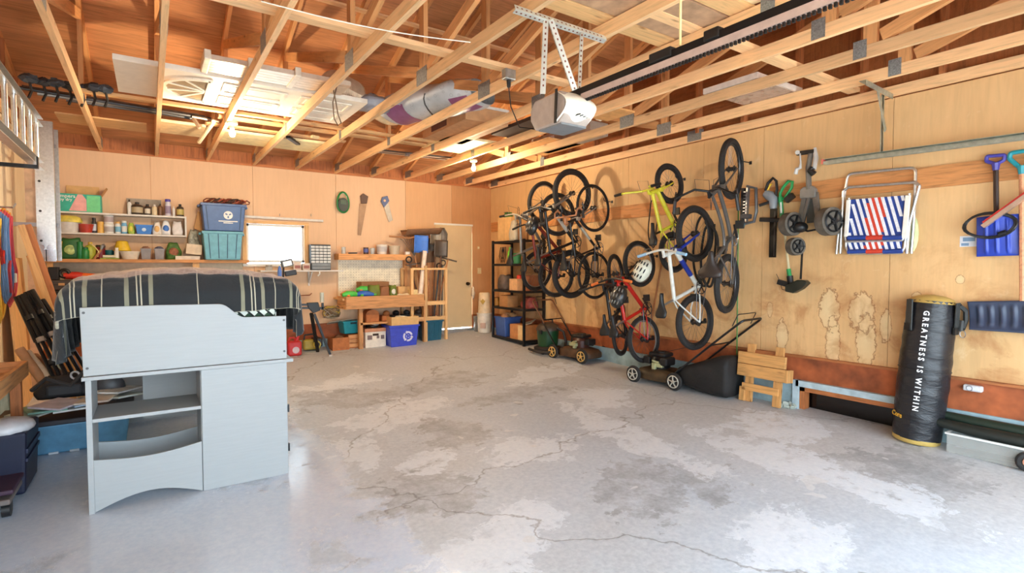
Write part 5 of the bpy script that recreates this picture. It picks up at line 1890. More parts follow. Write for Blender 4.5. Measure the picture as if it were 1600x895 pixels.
WH = M((236, 236, 238), 0.5)
rot = Matrix.Rotation(R(-90), 4, 'Z')
tm = text_mb('GREATNESS IS WITHIN', 0.055, onbag(ca - 0.16, 0.70, RB * 1.016) @ rot, 0.001, spacing=1.55, bold=0.0016)
for q in pieces(tm):
    t.p('letter', q, WH)
tc = text_mb('Core', 0.06, onbag(ca - 0.98, 0.215, RB * 0.985), 0.001, bold=0.0012)
for q in pieces(tc):
    t.p('letter', q, M((232, 176, 50), 0.5))
tc = text_mb('Pa', 0.06, onbag(ca + 1.08, 0.20, RB * .985), 0.001, bold=0.0012)
for q in pieces(tc):
    t.p('letter', q, WH)
for k, da in enumerate((-0.85, 1.15)):
    f0 = onbag(ca + da, H - 0.05, RB * .97)
    st = t.p('strap', MB().box((0, 0, 0), (0.06, 0.26, 0.012)).T(f0 @ Matrix.Translation((0, -0.1, 0.012)) @ Matrix.Rotation(R(5), 4, 'Z')), M((52, 52, 50), 0.6, scale=60, bump=.3), bevel=0.003)
    t.p('strap_patch', MB().box((0, 0, 0), (0.062, 0.06, 0.016)).T(f0 @ Matrix.Translation((0, -0.2, 0.013)) @ Matrix.Rotation(R(5), 4, 'Z')), BLACK, parent=st)
f0 = onbag(ca + 1.25, H - 0.14, RB * 1.02)
t.p('hanging_strap', MB().tube([f0 @ V(p) for p in ((0, 0.1, 0), (0.05, 0.06, .03), (0.08, -0.02, .03), (0.07, -0.09, .02), (0.02, -0.1, .02), (0.02, -0.02, .02))], 0.018, 6), M((50, 50, 48), 0.6), smooth=True)
t.p('ring', MB().torus((f0 @ V((0.045, -0.13, .03))), (0.4, 1, 0.2), 0.03, 0.004, 18, 5), STEEL)

# ---- folding wooden sawhorse table leaning on the wall
pL, pR = rw(1162, 613, 0.13), rw(1206, 628, 0.13)
zb = min(pL.z, pR.z)
zb = fz(-0.15, -5.5) - 0.005
yc = (rw(1190, 580, 0.22)).y
m = frame((-0.20, yc, zb), (0, -1, 0), V((0.10, 0, 1)).normalized(), V((-1, 0, 0.10)).normalized())
t = Thing('folding_bench', 'small folded wooden bench leaning against the wall by the low window', 'bench', m=m)
sw = wood('sawhorse_wood', (204, 150, 88), grain=0.3)


def bd(x0, x1, y0, y1, z0, z1):
    return MB().bb((x0, y0, z0), (x1, y1, z1))


# photo: top boards 1152-1238, legs below
t.p('leg', bd(-0.19, -0.11, 0.0, 0.62, 0.0, 0.035), sw)
t.p('leg', bd(0.125, 0.205, 0.0, 0.62, 0.0, 0.035), sw)
t.p('leg', bd(-0.235, -0.175, 0.0, 0.15, 0.03, 0.06), sw)
t.p('stretcher', bd(-0.21, 0.19, 0.12, 0.195, 0.035, 0.06), sw)
t.p('top_board', bd(-0.27, 0.265, 0.27, 0.40, 0.04, 0.075), sw, bevel=0.004)
t.p('top_board', bd(-0.27, 0.255, 0.405, 0.53, 0.04, 0.075), sw, bevel=0.004)
t.p('end_board', bd(0.262, 0.285, 0.27, 0.40, -0.04, 0.075), sw)
t.p('rail', bd(-0.11, 0.125, 0.52, 0.56, -0.02, 0.015), LUMBER_D)

# ---- long dark ski bag and clear bin at the right edge
p = V((-0.17, -7.42, fz(-.2, -7.4)))
t = Thing('storage_tub', 'low clear plastic tub on the floor under the long black bags', 'tub', (-0.17, -7.72, fz(-.17, -7.7)))
CLR = M((206, 206, 200), 0.15, var=0.05, alpha=0.28)
tub = MB()
for lo, hi in (((-.11, -.34, 0), (.11, .34, .006)), ((-.115, -.34, 0), (-.109, .34, .15)), ((.109, -.34, 0), (.115, .34, .15)), ((-.11, -.346, 0), (.11, -.34, .15)), ((-.11, .34, 0), (.11, .346, .15))):
    tub.bb(lo, hi)
t.p('body', tub, CLR)
t.p('rim', MB().bb((-.125, -.355, .145), (-.11, .355, .16)).bb((.11, -.355, .145), (.125, .355, .16)).bb((-.11, .343, .145), (.11, .355, .16)).bb((-.11, -.355, .145), (.11, -.343, .16)), M((214, 214, 210), 0.3))
for k, (dx, z, lab) in enumerate(((-0.20, 0.20, 'long black padded bag lying in front on the clear tub'), (-0.10, 0.245, 'long dark green bag lying behind the padded one along the wall'))):
    zz = fz(-.2, -7.5) + z
    one('ski_bag', lab, 'bag', MB().tube([(dx - .03, -7.22, zz + .02), (dx - .03, -7.5, zz), (dx - .02, -7.8, zz - .01), (dx - .01, -8.2, zz - .01), (dx, -8.6, zz)], [0.03, 0.045, 0.05, 0.052, 0.03], 10), M((26, 32, 28) if k == 0 else (28, 44, 34), 0.45), smooth=True, group='long bags')
wc = on_floor(-0.30, -7.86)
t = Thing('cart_roller', 'small dark wheel on the floor at the right edge beside the tub', 'wheel', wc)
t.p('tyre', MB().torus((0, 0, 0.075), (1, 0.4, 0), 0.052, 0.022, 20, 8), TYRE, smooth=True)
t.p('hub', MB().cyl((-.02, -.008, .075), (.02, .008, .075), 0.034, n=12), M((170, 110, 80), 0.4), smooth=True)
# rubble of broken concrete at the wall foot by the window
mb = MB()
for i in range(16):
    y = -5.93 - random.random() * 0.12
    x = -0.07 - random.random() * 0.07
    r = 0.015 + random.random() * 0.022
    mb.add(*(lambda q: (q.v, q.f))(MB().ell((x, y, fz(x, y) + r * .7), (r, r * 1.2, r), 6, 4).jit(r * .3)))
one('concrete_rubble', 'small heap of crumbled pale concrete between the folded bench and low window', 'rubble', mb, M((170, 178, 168), 0.9), kind='stuff')


# ---- lawn mowers
def mower(label, A, B, wheelc, hub, deckc, engc, handle, bag=False, over=0.0):
    """A = near front wheel contact, B = near rear wheel contact (camera side)"""
    A, B = V(A), V(B)
    fwd = (A - B)
    fwd.z = 0
    L = fwd.length
    fwd.normalize()
    side = V((0, 0, 1)).cross(fwd)
    inw = side if side.x > 0 else -side      # toward the wall
    z = min(fz(A.x, A.y), fz(B.x, B.y))
    o = (A + B) / 2 + inw * 0.24
    z = (A.z + B.z) / 2
    m = frame((o.x, o.y, z), fwd, V((0, 0, 1)).cross(fwd), (0, 0, 1))
    t = Thing('lawn_mower', label, 'lawn mower', m=m, group='lawn mowers')
    s = 1 if inw.dot(V((0, 0, 1)).cross(fwd)) < 0 else -1   # local y sign of camera side
    h = L / 2
    rw_ = 0.105
    for sx in (-1, 1):
        for sy in (-1, 1):
            c = V((sx * h, sy * 0.24, rw_))
            wl = t.p('wheel', MB().cyl(c - V((0, 0.02, 0)), c + V((0, 0.02, 0)), rw_ * 0.86, n=26).torus(c, (0, 1, 0), rw_ - 0.02, 0.022, 26, 8), TYRE, smooth=True)
            for e in (-1, 1):
                hm = MB()
                cc = c + V((0, e * 0.022, 0))
                hm.torus(cc, (0, 1, 0), rw_ * 0.66, 0.007, 24, 5)
                for i in range(5):
                    an = 2 * math.pi * i / 5 + .3
                    hm.beam(cc, cc + V((math.cos(an), 0, math.sin(an))) * rw_ * .66, 0.008, rw_ * .26, (0, 1, 0))
                hm.cyl(cc - V((0, .006, 0)), cc + V((0, .006, 0)), rw_ * .2, n=10)
                t.p('hub_cap', hm, hub, parent=wl)
    # deck: rounded, stepped
    dk = MB()
    out = []
    for i in range(24):
        a = 2 * math.pi * i / 24
        out.append((0.03 + (h + 0.03) * math.copysign(abs(math.cos(a)) ** 0.6, math.cos(a)), 0.215 * math.copysign(abs(math.sin(a)) ** 0.6, math.sin(a))))
    lv = [(1.0, 0.06), (1.02, 0.075), (1.0, 0.13), (0.9, 0.165), (0.62, 0.19), (0.3, 0.195)]
    vs, fs = [], []
    for q, zz in lv:
        vs += [V((x * q, y * q, zz)) for x, y in out]
    n = 24
    for j in range(len(lv) - 1):
        fs += [(j * n + i, j * n + (i + 1) % n, (j + 1) * n + (i + 1) % n, (j + 1) * n + i) for i in range(n)]
    fs += [tuple(range(n - 1, -1, -1)), tuple(range((len(lv) - 1) * n, len(lv) * n))]
    dk.add(vs, fs)
    t.p('deck', dk, deckc, smooth=True)
    e = t.p('engine', MB().cyl((0.06, 0, 0.19), (0.06, 0, 0.30), 0.115, 0.12, n=20).cyl((0.06, 0, 0.30), (0.06, 0, 0.335), 0.135, 0.11, n=20), engc, smooth=True)
    t.p('engine_cover', MB().box((0.06, 0.0, 0.36), (0.24, 0.2, 0.05)), BLACK, parent=e, bevel=0.02)
    t.p('recoil_fins', MB().cyl((0.06, 0, 0.385), (0.06, 0, 0.395), 0.07, n=16), BLACKM, parent=e)
    t.p('air_filter', MB().box((0.2, 0.03, 0.28), (0.1, 0.16, 0.09)), BLACK, parent=e, bevel=0.012)
    t.p('fuel_tank', MB().box((-0.07, 0.05, 0.29), (0.1, 0.2, 0.1)), BLACK, parent=e, bevel=0.02)
    t.p('carburettor', MB().box((0.02, s * 0.12, 0.24), (0.15, 0.05, 0.05)).cyl((0.0, s * .12, .27), (0.09, s * .14, .29), 0.015, n=8).box((0.06, s * .14, .22), (.05, .04, .07)), M((176, 180, 140), 0.4, 0.4), parent=e, bevel=0.006)
    t.p('exhaust', MB().cyl((0.13, -s * 0.1, 0.25), (0.2, -s * .1, 0.25), 0.04, n=10), DKSTEEL, parent=e)
    if handle:
        hx = -h - handle[0]
        hz = handle[1]
        lo = V((-h + 0.05, 0, 0.16))
        mid = V((-h - handle[0] * 0.55, 0, 0.16 + (hz - .16) * 0.58))
        for sy in (-1, 1):
            t.p('handle_bar', MB().tube([lo + V((0, sy * 0.215, 0)), mid + V((0, sy * 0.215, 0))], 0.012, 8), BLACKM, smooth=True)
        t.p('upper_handle', MB().tube(rounded([mid + V((0.06, 0.215, -.05)), V((hx, 0.215, hz)), V((hx, -0.215, hz)), mid + V((0.06, -0.215, -.05))], rr=.12), 0.0125, 8), BLACKM if not handle[2] else handle[2], smooth=True)
        t.p('control_bail', MB().tube(rounded([V((hx + .12, 0.2, hz - .07)), V((hx + .06, 0.2, hz + .06)), V((hx + .06, -0.2, hz + .06)), V((hx + .12, -0.2, hz - .07))], rr=.2), 0.005, 6), BLACKM, smooth=True)
        t.p('cross_brace', MB().cyl(mid + V((0, .215, .0)), mid + V((0, -.215, .0)), 0.008, n=6), BLACKM)
        t.p('pull_cord', MB().tube([(0.05, 0, .39), (-.1, s * .1, .42), mid + V((0.02, s * .2, .03))], 0.003, 4), BLACK)
    if bag:
        prof = [(-h + 0.0, 0.14, 0.34), (-h - .12, 0.06, 0.40), (-h - .32, 0.02, 0.50), (-h - .45, 0.0, 0.57), (-h - .58, 0.0, 0.59), (-h - .62, 0.03, 0.56)]
        vs, fs = [], []
        for x, z0, z1 in prof:
            for k in range(16):
                a = 2 * math.pi * k / 16
                yy = 0.21 * math.copysign(abs(math.cos(a)) ** 0.5, math.cos(a))
                zz = (z0 + z1) / 2 - .0 + (z1 - z0) / 2 * math.copysign(abs(math.sin(a)) ** 0.5, math.sin(a))
                vs.append(V((x + 0.006 * math.sin(k * 5 + x * 20), yy + 0.008 * math.sin(x * 30 + k), max(0.0, zz * 0.78))))
        n = 16
        for j in range(len(prof) - 1):
            fs += [(j * n + i, j * n + (i + 1) % n, (j + 1) * n + (i + 1) % n, (j + 1) * n + i) for i in range(n)]
        fs += [tuple(range(n - 1, -1, -1)), tuple(range((len(prof) - 1) * n, len(prof) * n))]
        t.p('grass_bag', MB().add(vs, fs), M((24, 21, 20), 0.75, var=0.5, scale=5, bump=.6), smooth=2)
    return t


DECK_B = M((70, 56, 38), 0.5, 0.2, var=0.4, scale=8)
mower('black lawn mower with big grass bag below the blue bicycle', at_floor(990, 596), at_floor(1053, 611), 0, M((196, 190, 176), 0.4, 0.3), DECK_B, BLACKM, (0.80, 0.88, None), True)
mower('dirty lawn mower with tan wheels beside the shop vacuum', at_floor(909, 569.6), at_floor(864, 558.5), 0, M((208, 164, 92), 0.45), M((74, 50, 30), 0.6, var=.4, scale=8), M((70, 34, 24), 0.35), (0.5, 0.85, M((122, 84, 58), 0.35, .5)), False)

# ---- shop vacuum
vc = at_floor(852, 551)
vc.x += 0.05
t = Thing('shop_vacuum', 'dark green shop vacuum behind the tan wheeled mower', 'vacuum', vc)
t.p('dolly', MB().lathe([(0.21, 0.05), (0.22, 0.06), (0.22, 0.09), (0.17, 0.11)], 20), M((50, 40, 34), 0.6), smooth=True)
for i in range(4):
    a = i * math.pi / 2 + .5
    t.p('caster', MB().cyl((0.2 * math.cos(a), 0.2 * math.sin(a) - .015, 0.03), (0.2 * math.cos(a), 0.2 * math.sin(a) + .015, 0.03), 0.03, n=12), BLACK)
t.p('drum', MB().lathe([(0.15, 0.09), (0.165, 0.2), (0.175, 0.36)], 24), M((24, 66, 34), 0.35), smooth=True)
t.p('lid', MB().lathe([(0.185, 0.355), (0.185, 0.385), (0.165, 0.42), (0.12, 0.46), (0.02, 0.48)], 24), M((66, 52, 40), 0.5), smooth=True)
t.p('handle', MB().tube([(-.1, 0, .44), (-.09, 0, .52), (.09, 0, .52), (.1, 0, .44)], 0.014, 8), M((60, 48, 38), 0.5), smooth=True)
t.p('latch', MB().box((-.176, -.05, .34), (.02, .05, .06)), BLACK)
t.p('hose', MB().tube([(0.05, -.17, .4), (0.1, -.26, .35), (.12, -.3, .2), (.05, -.34, .08), (-.12, -.33, .05), (-.24, -.2, .05), (-.27, 0, .05), (-.22, .2, .05)], 0.022, 8), M((40, 36, 34), 0.6), smooth=True)
# ================================================================== back wall: shelves, bins, bench, door side
def bp(px0, py0, px1, py1, off):
    """photo rectangle on the plane y=-off -> x0, x1, z0, z1"""
    a, b = at_y(px0, (py0 + py1) / 2, -off), at_y(px1, (py0 + py1) / 2, -off)
    c, d = at_y((px0 + px1) / 2, py0, -off), at_y((px0 + px1) / 2, py1, -off)
    return a.x, b.x, d.z, c.z


WSH = M((214, 208, 198), 0.5, name='white_shelf_paint')
ws = Thing('wall_shelf', 'narrow white two tier wall shelf filled with bottles and tubs', 'shelf', (-5.8, -0.12, 1.64), world=True)
ws.p('shelf_board', MB().bb((-6.68, -0.23, 1.878), (-5.12, 0, 1.90)), WSH)
ws.p('shelf_board', MB().bb((-6.68, -0.23, 1.618), (-5.12, 0, 1.64)), WSH)
ws.p('side_panel', MB().bb((-5.14, -0.23, 1.64), (-5.12, 0, 1.878)), WSH)
ls = Thing('long_shelf', 'long brown wooden shelf running under the white shelf to the window', 'shelf', (-5.5, -0.16, 1.28), world=True)
ls.p('shelf_board', MB().bb((-6.72, -0.34, 1.262), (-4.36, 0, 1.302)), BENCHWOOD)
ls.p('support', MB().bb((-5.06, -0.3, 0.86), (-4.98, -0.26, 1.262)), PINE)
ls.p('support', MB().bb((-6.6, -0.3, 0.86), (-6.54, -0.26, 1.262)), PINE)
ls.p('lower_board', MB().bb((-6.72, -0.42, 0.80), (-4.8, 0, 0.84)), PINE)
ls.p('leg', MB().bb((-6.6, -0.36, fz(-6.6, -.3)), (-6.53, -0.29, 0.80)), PINE)
ls.p('leg', MB().bb((-4.95, -0.36, fz(-4.9, -.3)), (-4.88, -0.29, 0.80)), PINE)
ls.p('back_panel', MB().bb((-6.7, -0.006, 0.84), (-4.4, -0.001, 1.262)), M((206, 196, 170), 0.7))


def on_shelf(px, off, z):
    p = at_y(px, 350, -off)
    return V((p.x, -off, z))


def bottle(label, px, off, z, r, h, mat, cap, name='spray_bottle', cat='bottle', neck=0.35, group=None, band=None, capr=None):
    t = Thing(name, label, cat, on_shelf(px, off, z), group=group)
    hb = h * (1 - 0.16)
    t.p('body', MB().lathe([(r * .92, 0), (r, 0.006), (r, hb * .82), (r * .8, hb * .93), (r * neck, hb)], 14), mat, smooth=True)
    cr = capr or r * neck * 1.1
    t.p('cap', MB().lathe([(cr, hb), (cr, h * .98), (cr * .8, h)], 12), cap, smooth=True)
    if band:
        t.p('paper_label', MB().lathe([(r * 1.015, hb * .18), (r * 1.015, hb * .7)], 14), band, smooth=True)
    return t


def tub(label, px, off, z, r0, r1, h, mat, name='plastic_tub', cat='tub', lid=None, band=None, group=None, open_=False, n=18):
    t = Thing(name, label, cat, on_shelf(px, off, z), group=group)
    if open_:
        t.p('body', MB().lathe([(r0, 0), (r1, h), (r1 * 1.05, h), (r1 * 1.05, h - .008), (r1 * .96, h - .008), (r0 * .93, 0.01), (0.002, 0.01)], n), mat, smooth=True)
    else:
        t.p('body', MB().lathe([(r0, 0), (r1, h)], n), mat, smooth=True)
    if lid:
        t.p('lid', MB().lathe([(r1 * 1.05, h - .012), (r1 * 1.05, h + .006), (r1 * .9, h + .014)], n), lid, smooth=True)
    if band:
        t.p('paper_label', MB().lathe([(r0 + (r1 - r0) * .2 + .0015, h * .2), (r0 + (r1 - r0) * .8 + .0015, h * .8)], n), band, smooth=True)
    return t


def carton(name, label, cat, x0, x1, z0, z1, yf, dep, mat, flaps=None, bevel=0.002, rz=0.0, group=None, tape=None):
    """closed or open-topped box, front face at y=yf"""
    w, h = x1 - x0, z1 - z0
    t = Thing(name, label, cat, ((x0 + x1) / 2, yf + dep / 2, z0), rz, group=group)
    e = 0.006
    if flaps:
        mb = MB()
        for lo, hi in (((-w / 2, -dep / 2, 0), (w / 2, -dep / 2 + e, h)), ((-w / 2, dep / 2 - e, 0), (w / 2, dep / 2, h)), ((-w / 2, -dep / 2 + e, 0), (-w / 2 + e, dep / 2 - e, h)), ((w / 2 - e, -dep / 2 + e, 0), (w / 2, dep / 2 - e, h)), ((-w / 2 + e, -dep / 2 + e, 0), (w / 2 - e, dep / 2 - e, e))):
            mb.bb(lo, hi)
        t.p('body', mb, mat)
    else:
        t.p('body', MB().bb((-w / 2, -dep / 2, 0), (w / 2, dep / 2, h)), mat, bevel=bevel)
        if tape:
            t.p('tape', MB().bb((-w / 2 - .001, -.025, h * .5), (w / 2 + .001, .025, h + .001)), tape)
    t.dim = (w, dep, h)
    return t


CARD = M((196, 148, 96), 0.8, var=0.1, name='cardboard')
CARD2 = M((214, 170, 112), 0.8, var=0.1)
WHT = M((224, 222, 216), 0.45)
GLSW = M((210, 214, 210), 0.2, alpha=0.55)
# -- top tier
x0, x1, z0, z1 = bp(87, 297, 158, 331, .2)
t = carton('diaper_box', 'open teal and green diaper carton with pink picture on the top shelf', 'box', x0, x1, 1.902, 2.125, -.21, .2, M((52, 170, 146), 0.6), flaps=True)
w, dp, h = t.dim
t.p('picture_panel', MB().prism([(-w * .22, .01), (w * .17, .01), (w * .17, h * .7), (w * .08, h * .98), (-w * .02, h * .98)], .001, Matrix(((1, 0, 0, 0), (0, 0, -1, -dp / 2), (0, 1, 0, 0), (0, 0, 0, 1)))), M((226, 164, 156), 0.6))
t.p('side_stripe', MB().bb((w * .18, -dp / 2 - .001, 0.004), (w * .48, -dp / 2, h * .94)), M((112, 206, 140), 0.6))
FM = Matrix(((1, 0, 0, 0), (0, 0, -1, -dp / 2 - .001), (0, 1, 0, 0), (0, 0, 0, 1)))
for q in pieces(text_mb('pampers', .06, FM @ Matrix.Translation((-w * .3, h * .86, 0)), .0005, bold=.001)) + pieces(text_mb('baby dry', .048, FM @ Matrix.Translation((-w * .33, h * .66, 0)), .0005, bold=.001)):
    t.p('letter', q, WHT)
t.p('flap', MB().box((0, 0, 0), (w * .75, .004, .13)).T(Matrix.Translation((0.03, dp / 2 - .01, h + .06))), CARD2)
t.p('flap', MB().box((0, 0, 0), (.004, dp, .12)).T(Matrix.Translation((w / 2 + .03, 0, h + .05)) @ Matrix.Rotation(R(30), 4, 'Y')), CARD)
t.p('flap', MB().box((0, 0, 0), (.004, dp, .12)).T(Matrix.Translation((-w / 2 + .02, 0, h + .05)) @ Matrix.Rotation(R(8), 4, 'Y')), CARD)
one('grey_board', 'small grey painted board leaning behind the bottles on the top shelf', 'board', MB().bb((at_y(198, 320, 0).x, -.02, 1.902), (at_y(252, 320, 0).x, -.005, 2.13)), M((150, 138, 124), 0.8, var=.3, scale=8))
DKB = M((60, 48, 40), 0.35)
PURPLE = M((76, 60, 150), 0.4)
G1 = 'bottles on the top tier'
bottle('slim white caulking tube left of the dark jug on the top tier', 203, .12, 1.902, .024, .20, WHT, DKB, 'caulk_tube', group=G1)
bottle('dark round jug with cream label on the top tier', 215, .13, 1.902, .066, .17, DKB, BLACK, 'oil_jug', group=G1, band=M((176, 160, 130), .5))
bottle('small black can with pale label right of the dark jug', 231, .13, 1.902, .034, .15, DKB, BLACK, 'solvent_can', group=G1, band=M((214, 204, 186), .5), neck=.5)
bottle('cream bottle in the middle of the top tier row', 242, .13, 1.902, .032, .15, M((214, 196, 160), .4), WHT, 'glue_bottle', group=G1)
bottle('brown bottle behind the tall purple capped can', 251, .08, 1.902, .028, .17, M((120, 84, 56), .4), DKB, 'brown_bottle', group=G1)
bottle('tall white spray can with purple cap', 263, .13, 1.902, .036, .235, M((206, 204, 214), .35), PURPLE, 'spray_can', group=G1, neck=.85, capr=.034, band=M((150, 136, 160), .5))
bottle('thin white tube right of the purple capped can', 272, .13, 1.902, .017, .14, WHT, WHT, 'white_tube', group=G1)
bottle('dark square shouldered oil bottle at the shelf end', 282, .12, 1.902, .045, .175, M((70, 58, 46), .35), BLACK, 'oil_bottle', group=G1, band=M((190, 170, 96), .5))
# -- middle tier
t = tub('white pail with a yellow and blue lid on the middle tier', 106, .12, 1.642, .10, .125, .13, M((206, 202, 196), .5), 'lidded_pail', 'pail')
t.p('lid', MB().lathe([(.145, .125), (.15, .15), (.13, .19), (.09, .21)], 18), M((224, 206, 90), .5, var=.3, scale=10), smooth=True)
tub('red plastic bowl tipped on the middle tier', 134, .12, 1.642, .06, .085, .11, M((178, 58, 42), .4), 'red_bowl', 'bowl', open_=True)
G2 = 'containers on the middle tier'
bottle('black and white spray can beside the red bowl', 147, .1, 1.642, .026, .2, M((50, 48, 54), .35), BLACK, 'spray_can', group=G2, neck=.7, band=M((200, 206, 216), .4))
tub('small yellow tin left of the stacked white tubs', 157, .12, 1.642, .035, .035, .15, M((222, 172, 80), .45), 'yellow_tin', 'tin', group=G2)
tub('lower white paint tub of the stacked pair', 170, .12, 1.642, .05, .055, .11, WHT, group=G2, lid=WHT, band=M((180, 172, 168), .5))
tub('upper white paint tub of the stacked pair', 170, .12, 1.768, .05, .055, .11, WHT, group=G2, lid=WHT, band=M((176, 160, 160), .5))
bottle('white and blue bottle right of the stacked tubs', 184, .11, 1.642, .032, .16, WHT, M((206, 160, 90), .4), 'cleaner_bottle', group=G2, band=M((120, 178, 206), .5), neck=.7)
bottle('clear blue bottle with white top left of the green bag', 194, .11, 1.642, .033, .175, M((110, 176, 214), .3), WHT, 'cleaner_bottle', group=G2, neck=.8, band=WHT)


def bagmb(w, d, h, seed=0, top=.55):
    rs = random.Random(seed)

    def fn(u, v):
        a = 2 * math.pi * u
        k = (1 - (1 - top) * v ** 2) * (0.9 + .1 * math.sin(math.pi * v))
        wr = 1 + .06 * math.sin(a * 3 + v * 5 + seed) + .04 * math.sin(a * 5 - v * 9)
        return V((w / 2 * k * wr * math.copysign(abs(math.cos(a)) ** .6, math.cos(a)), d / 2 * k * wr * math.copysign(abs(math.sin(a)) ** .6, math.sin(a)), h * v * (1 + .04 * math.sin(a * 2 + seed))))
    mb = MB().grid(fn, 20, 8)
    n = len(mb.v)
    mb.add([V((0, 0, 0)), V((0, 0, h * .98))], [])
    for i in range(20):
        mb.f.append((i + 1, i, n))
        mb.f.append((8 * 21 + i, 8 * 21 + i + 1, n + 1))
    return mb


def bagthing(name, label, cat, loc, w, d, h, mat, seed, top=.55, patch=None, rz=0, group=None):
    t = Thing(name, label, cat, loc, rz, group=group)
    t.p('body', bagmb(w, d, h, seed, top), mat, smooth=2)
    if patch:
        t.p('printed_patch', MB().ell((0, -d * .42, h * .45), (w * .3, d * .12, h * .26), 12, 7), patch, smooth=2)
    return t


bagthing('seed_bag', 'small green and yellow bag on the middle tier', 'bag', on_shelf(205, .12, 1.642), .08, .08, .15, M((170, 196, 70), .5), 1, patch=M((226, 210, 80), .5))
x0, x1, z0, z1 = bp(212, 350, 238, 366, .14)
t = Thing('blue_basket', 'small blue plastic basket on the middle tier', 'basket', ((x0 + x1) / 2, -.14, 1.642))
w = x1 - x0
t.p('body', MB().box((0, 0, .06), (w * 1.0, .15, .12), taper=.85), M((44, 116, 200), .4), bevel=.006)
t.p('rim', MB().box((0, 0, .118), (w * 1.06, .165, .014)), M((52, 126, 210), .4))
t.p('printed_badge', MB().cyl((0, -.0735, .06), (0, -.077, .06), .024, n=14), M((190, 214, 236), .4))
bagthing('white_bag', 'white bag with orange print at the left of the white bags on the middle tier', 'bag', on_shelf(245, .12, 1.642), .11, .1, .17, M((224, 216, 206), .5), 3, patch=M((226, 180, 110), .5))
bagthing('white_bag', 'white bag with bright blue print between two white bags', 'bag', on_shelf(259, .12, 1.642), .12, .1, .19, M((222, 222, 222), .5), 5, patch=M((52, 110, 190), .5))
bagthing('white_bag', 'plain white sack at the right end of the middle tier', 'bag', on_shelf(277, .12, 1.642), .13, .12, .19, M((220, 214, 210), .5), 8, .75)
# -- long shelf
Z3 = 1.303
tub('tall yellow plastic jug at the left end of the long shelf', 91, .2, Z3, .045, .045, .22, M((228, 184, 60), .5), 'yellow_jug', 'jug')
bagthing('fertilizer_bag', 'dark green grass seed bag on the long shelf', 'bag', on_shelf(110, .18, Z3), .22, .14, .26, M((36, 96, 44), .5), 9, .9, patch=M((170, 190, 120), .5, var=.5, scale=20))
G3 = 'things on the long shelf'
bottle('tall green bottle right of the grass seed bag', 124, .24, Z3, .035, .22, M((22, 120, 60), .35), M((22, 120, 60), .35), 'green_bottle', group=G3, neck=.8)
bottle('shorter green bottle beside the yellow spout jug', 132, .25, Z3, .04, .15, M((30, 132, 62), .35), M((20, 100, 50), .4), 'green_bottle', group=G3, neck=.7)
t = bottle('yellow green weed killer jug with hose on the long shelf', 140, .16, Z3, .06, .22, M((196, 200, 70), .4), M((230, 190, 60), .4), 'sprayer_jug', 'jug', group=G3)
t.p('hose', MB().tube([(0, -.05, .2), (.05, -.1, .16), (.09, -.12, .1), (.08, -.1, .03)], .007, 6), M((226, 210, 150), .5), smooth=True)
tub('dark red can among bottles on the long shelf', 156, .16, Z3, .05, .05, .17, M((132, 30, 40), .4), 'red_can', 'can', group=G3, lid=DKB)
t = Thing('garden_trowel', 'brown handled garden trowel leaning on the dark red can', 'trowel', on_shelf(152, .27, Z3))
t.p('handle', MB().tube([(-.04, 0, .005), (0.0, 0, .07), (.03, .02, .12)], .014, 8), M((176, 120, 80), .6), smooth=True)
t.p('blade', MB().tube([(.03, .02, .12), (.05, .03, .17), (.06, .04, .2)], [.012, .03, .006], 6), STEEL, smooth=True)
tub('teal plastic pot behind the white bottle', 170, .14, Z3, .05, .06, .12, M((20, 96, 98), .45), 'teal_pot', 'pot', group=G3)
bottle('white squeeze bottle left of the white bowl', 181, .26, Z3, .026, .15, WHT, WHT, 'white_bottle', group=G3, neck=.7)
t = Thing('green_tray', 'flat green tray at the front of the long shelf', 'tray', on_shelf(170, .29, Z3))
t.p('base', MB().box((0, 0, .008), (.2, .08, .014)), M((150, 170, 60), .5), bevel=.004)
t.p('rolled_paper', MB().cyl((-.07, 0, .035), (.06, 0, .035), .018, n=10), M((224, 214, 190), .6), smooth=True)
tub('cream white bowl on the long shelf', 202, .22, Z3, .085, .115, .105, M((226, 216, 198), .45), 'white_bowl', 'bowl', open_=True)
t = Thing('yellow_pail', 'upturned yellow pail resting above the white bowl', 'pail', on_shelf(190, .17, Z3 + .11))
t.p('body', MB().lathe([(.095, 0), (.09, .03), (.06, .125), (.04, .135)], 18), M((222, 186, 44), .45), smooth=True)
t.p('rim', MB().torus((0, 0, .006), (0, 0, 1), .095, .007, 20, 6), M((222, 186, 44), .45), smooth=True)
for px, lab in ((227, 'grey open bin left of its twin on the long shelf'), (248, 'grey open bin right of its twin on the long shelf')):
    t = Thing('parts_bin', lab, 'bin', on_shelf(px, .22, Z3), group='grey parts bins')
    t.p('body', MB().box((0, 0, .07), (.115, .13, .14), taper=.85), M((142, 138, 138), .45), bevel=.005)
    t.p('rim', MB().box((0, 0, .138), (.128, .145, .012)), M((150, 146, 146), .45))
    t.p('contents', MB().ell((0, 0, .145), (.05, .055, .03), 9, 6).jit(.008), M((150, 110, 90) if px < 240 else (90, 90, 110), .7))
bagthing('soil_bag', 'green and red printed soil bag slumped on the long shelf', 'bag', on_shelf(270, .15, Z3), .2, .15, .23, M((74, 110, 42), .6, var=.6, scale=18), 12, .6, patch=M((150, 90, 60), .6, var=.5, scale=25))
x0, x1, z0, z1 = bp(274, 398, 312, 407, .24)
carton('flat_box', 'flat white cardboard box under the tilted carton on the long shelf', 'box', x0, x1, Z3, Z3 + .05, -.28, .14, M((226, 214, 196), .6))
t = carton('tilted_box', 'pale box with small printed icons tilted on the flat box', 'box', -.095, .095, 0, .14, 0, .12, M((222, 200, 170), .6))
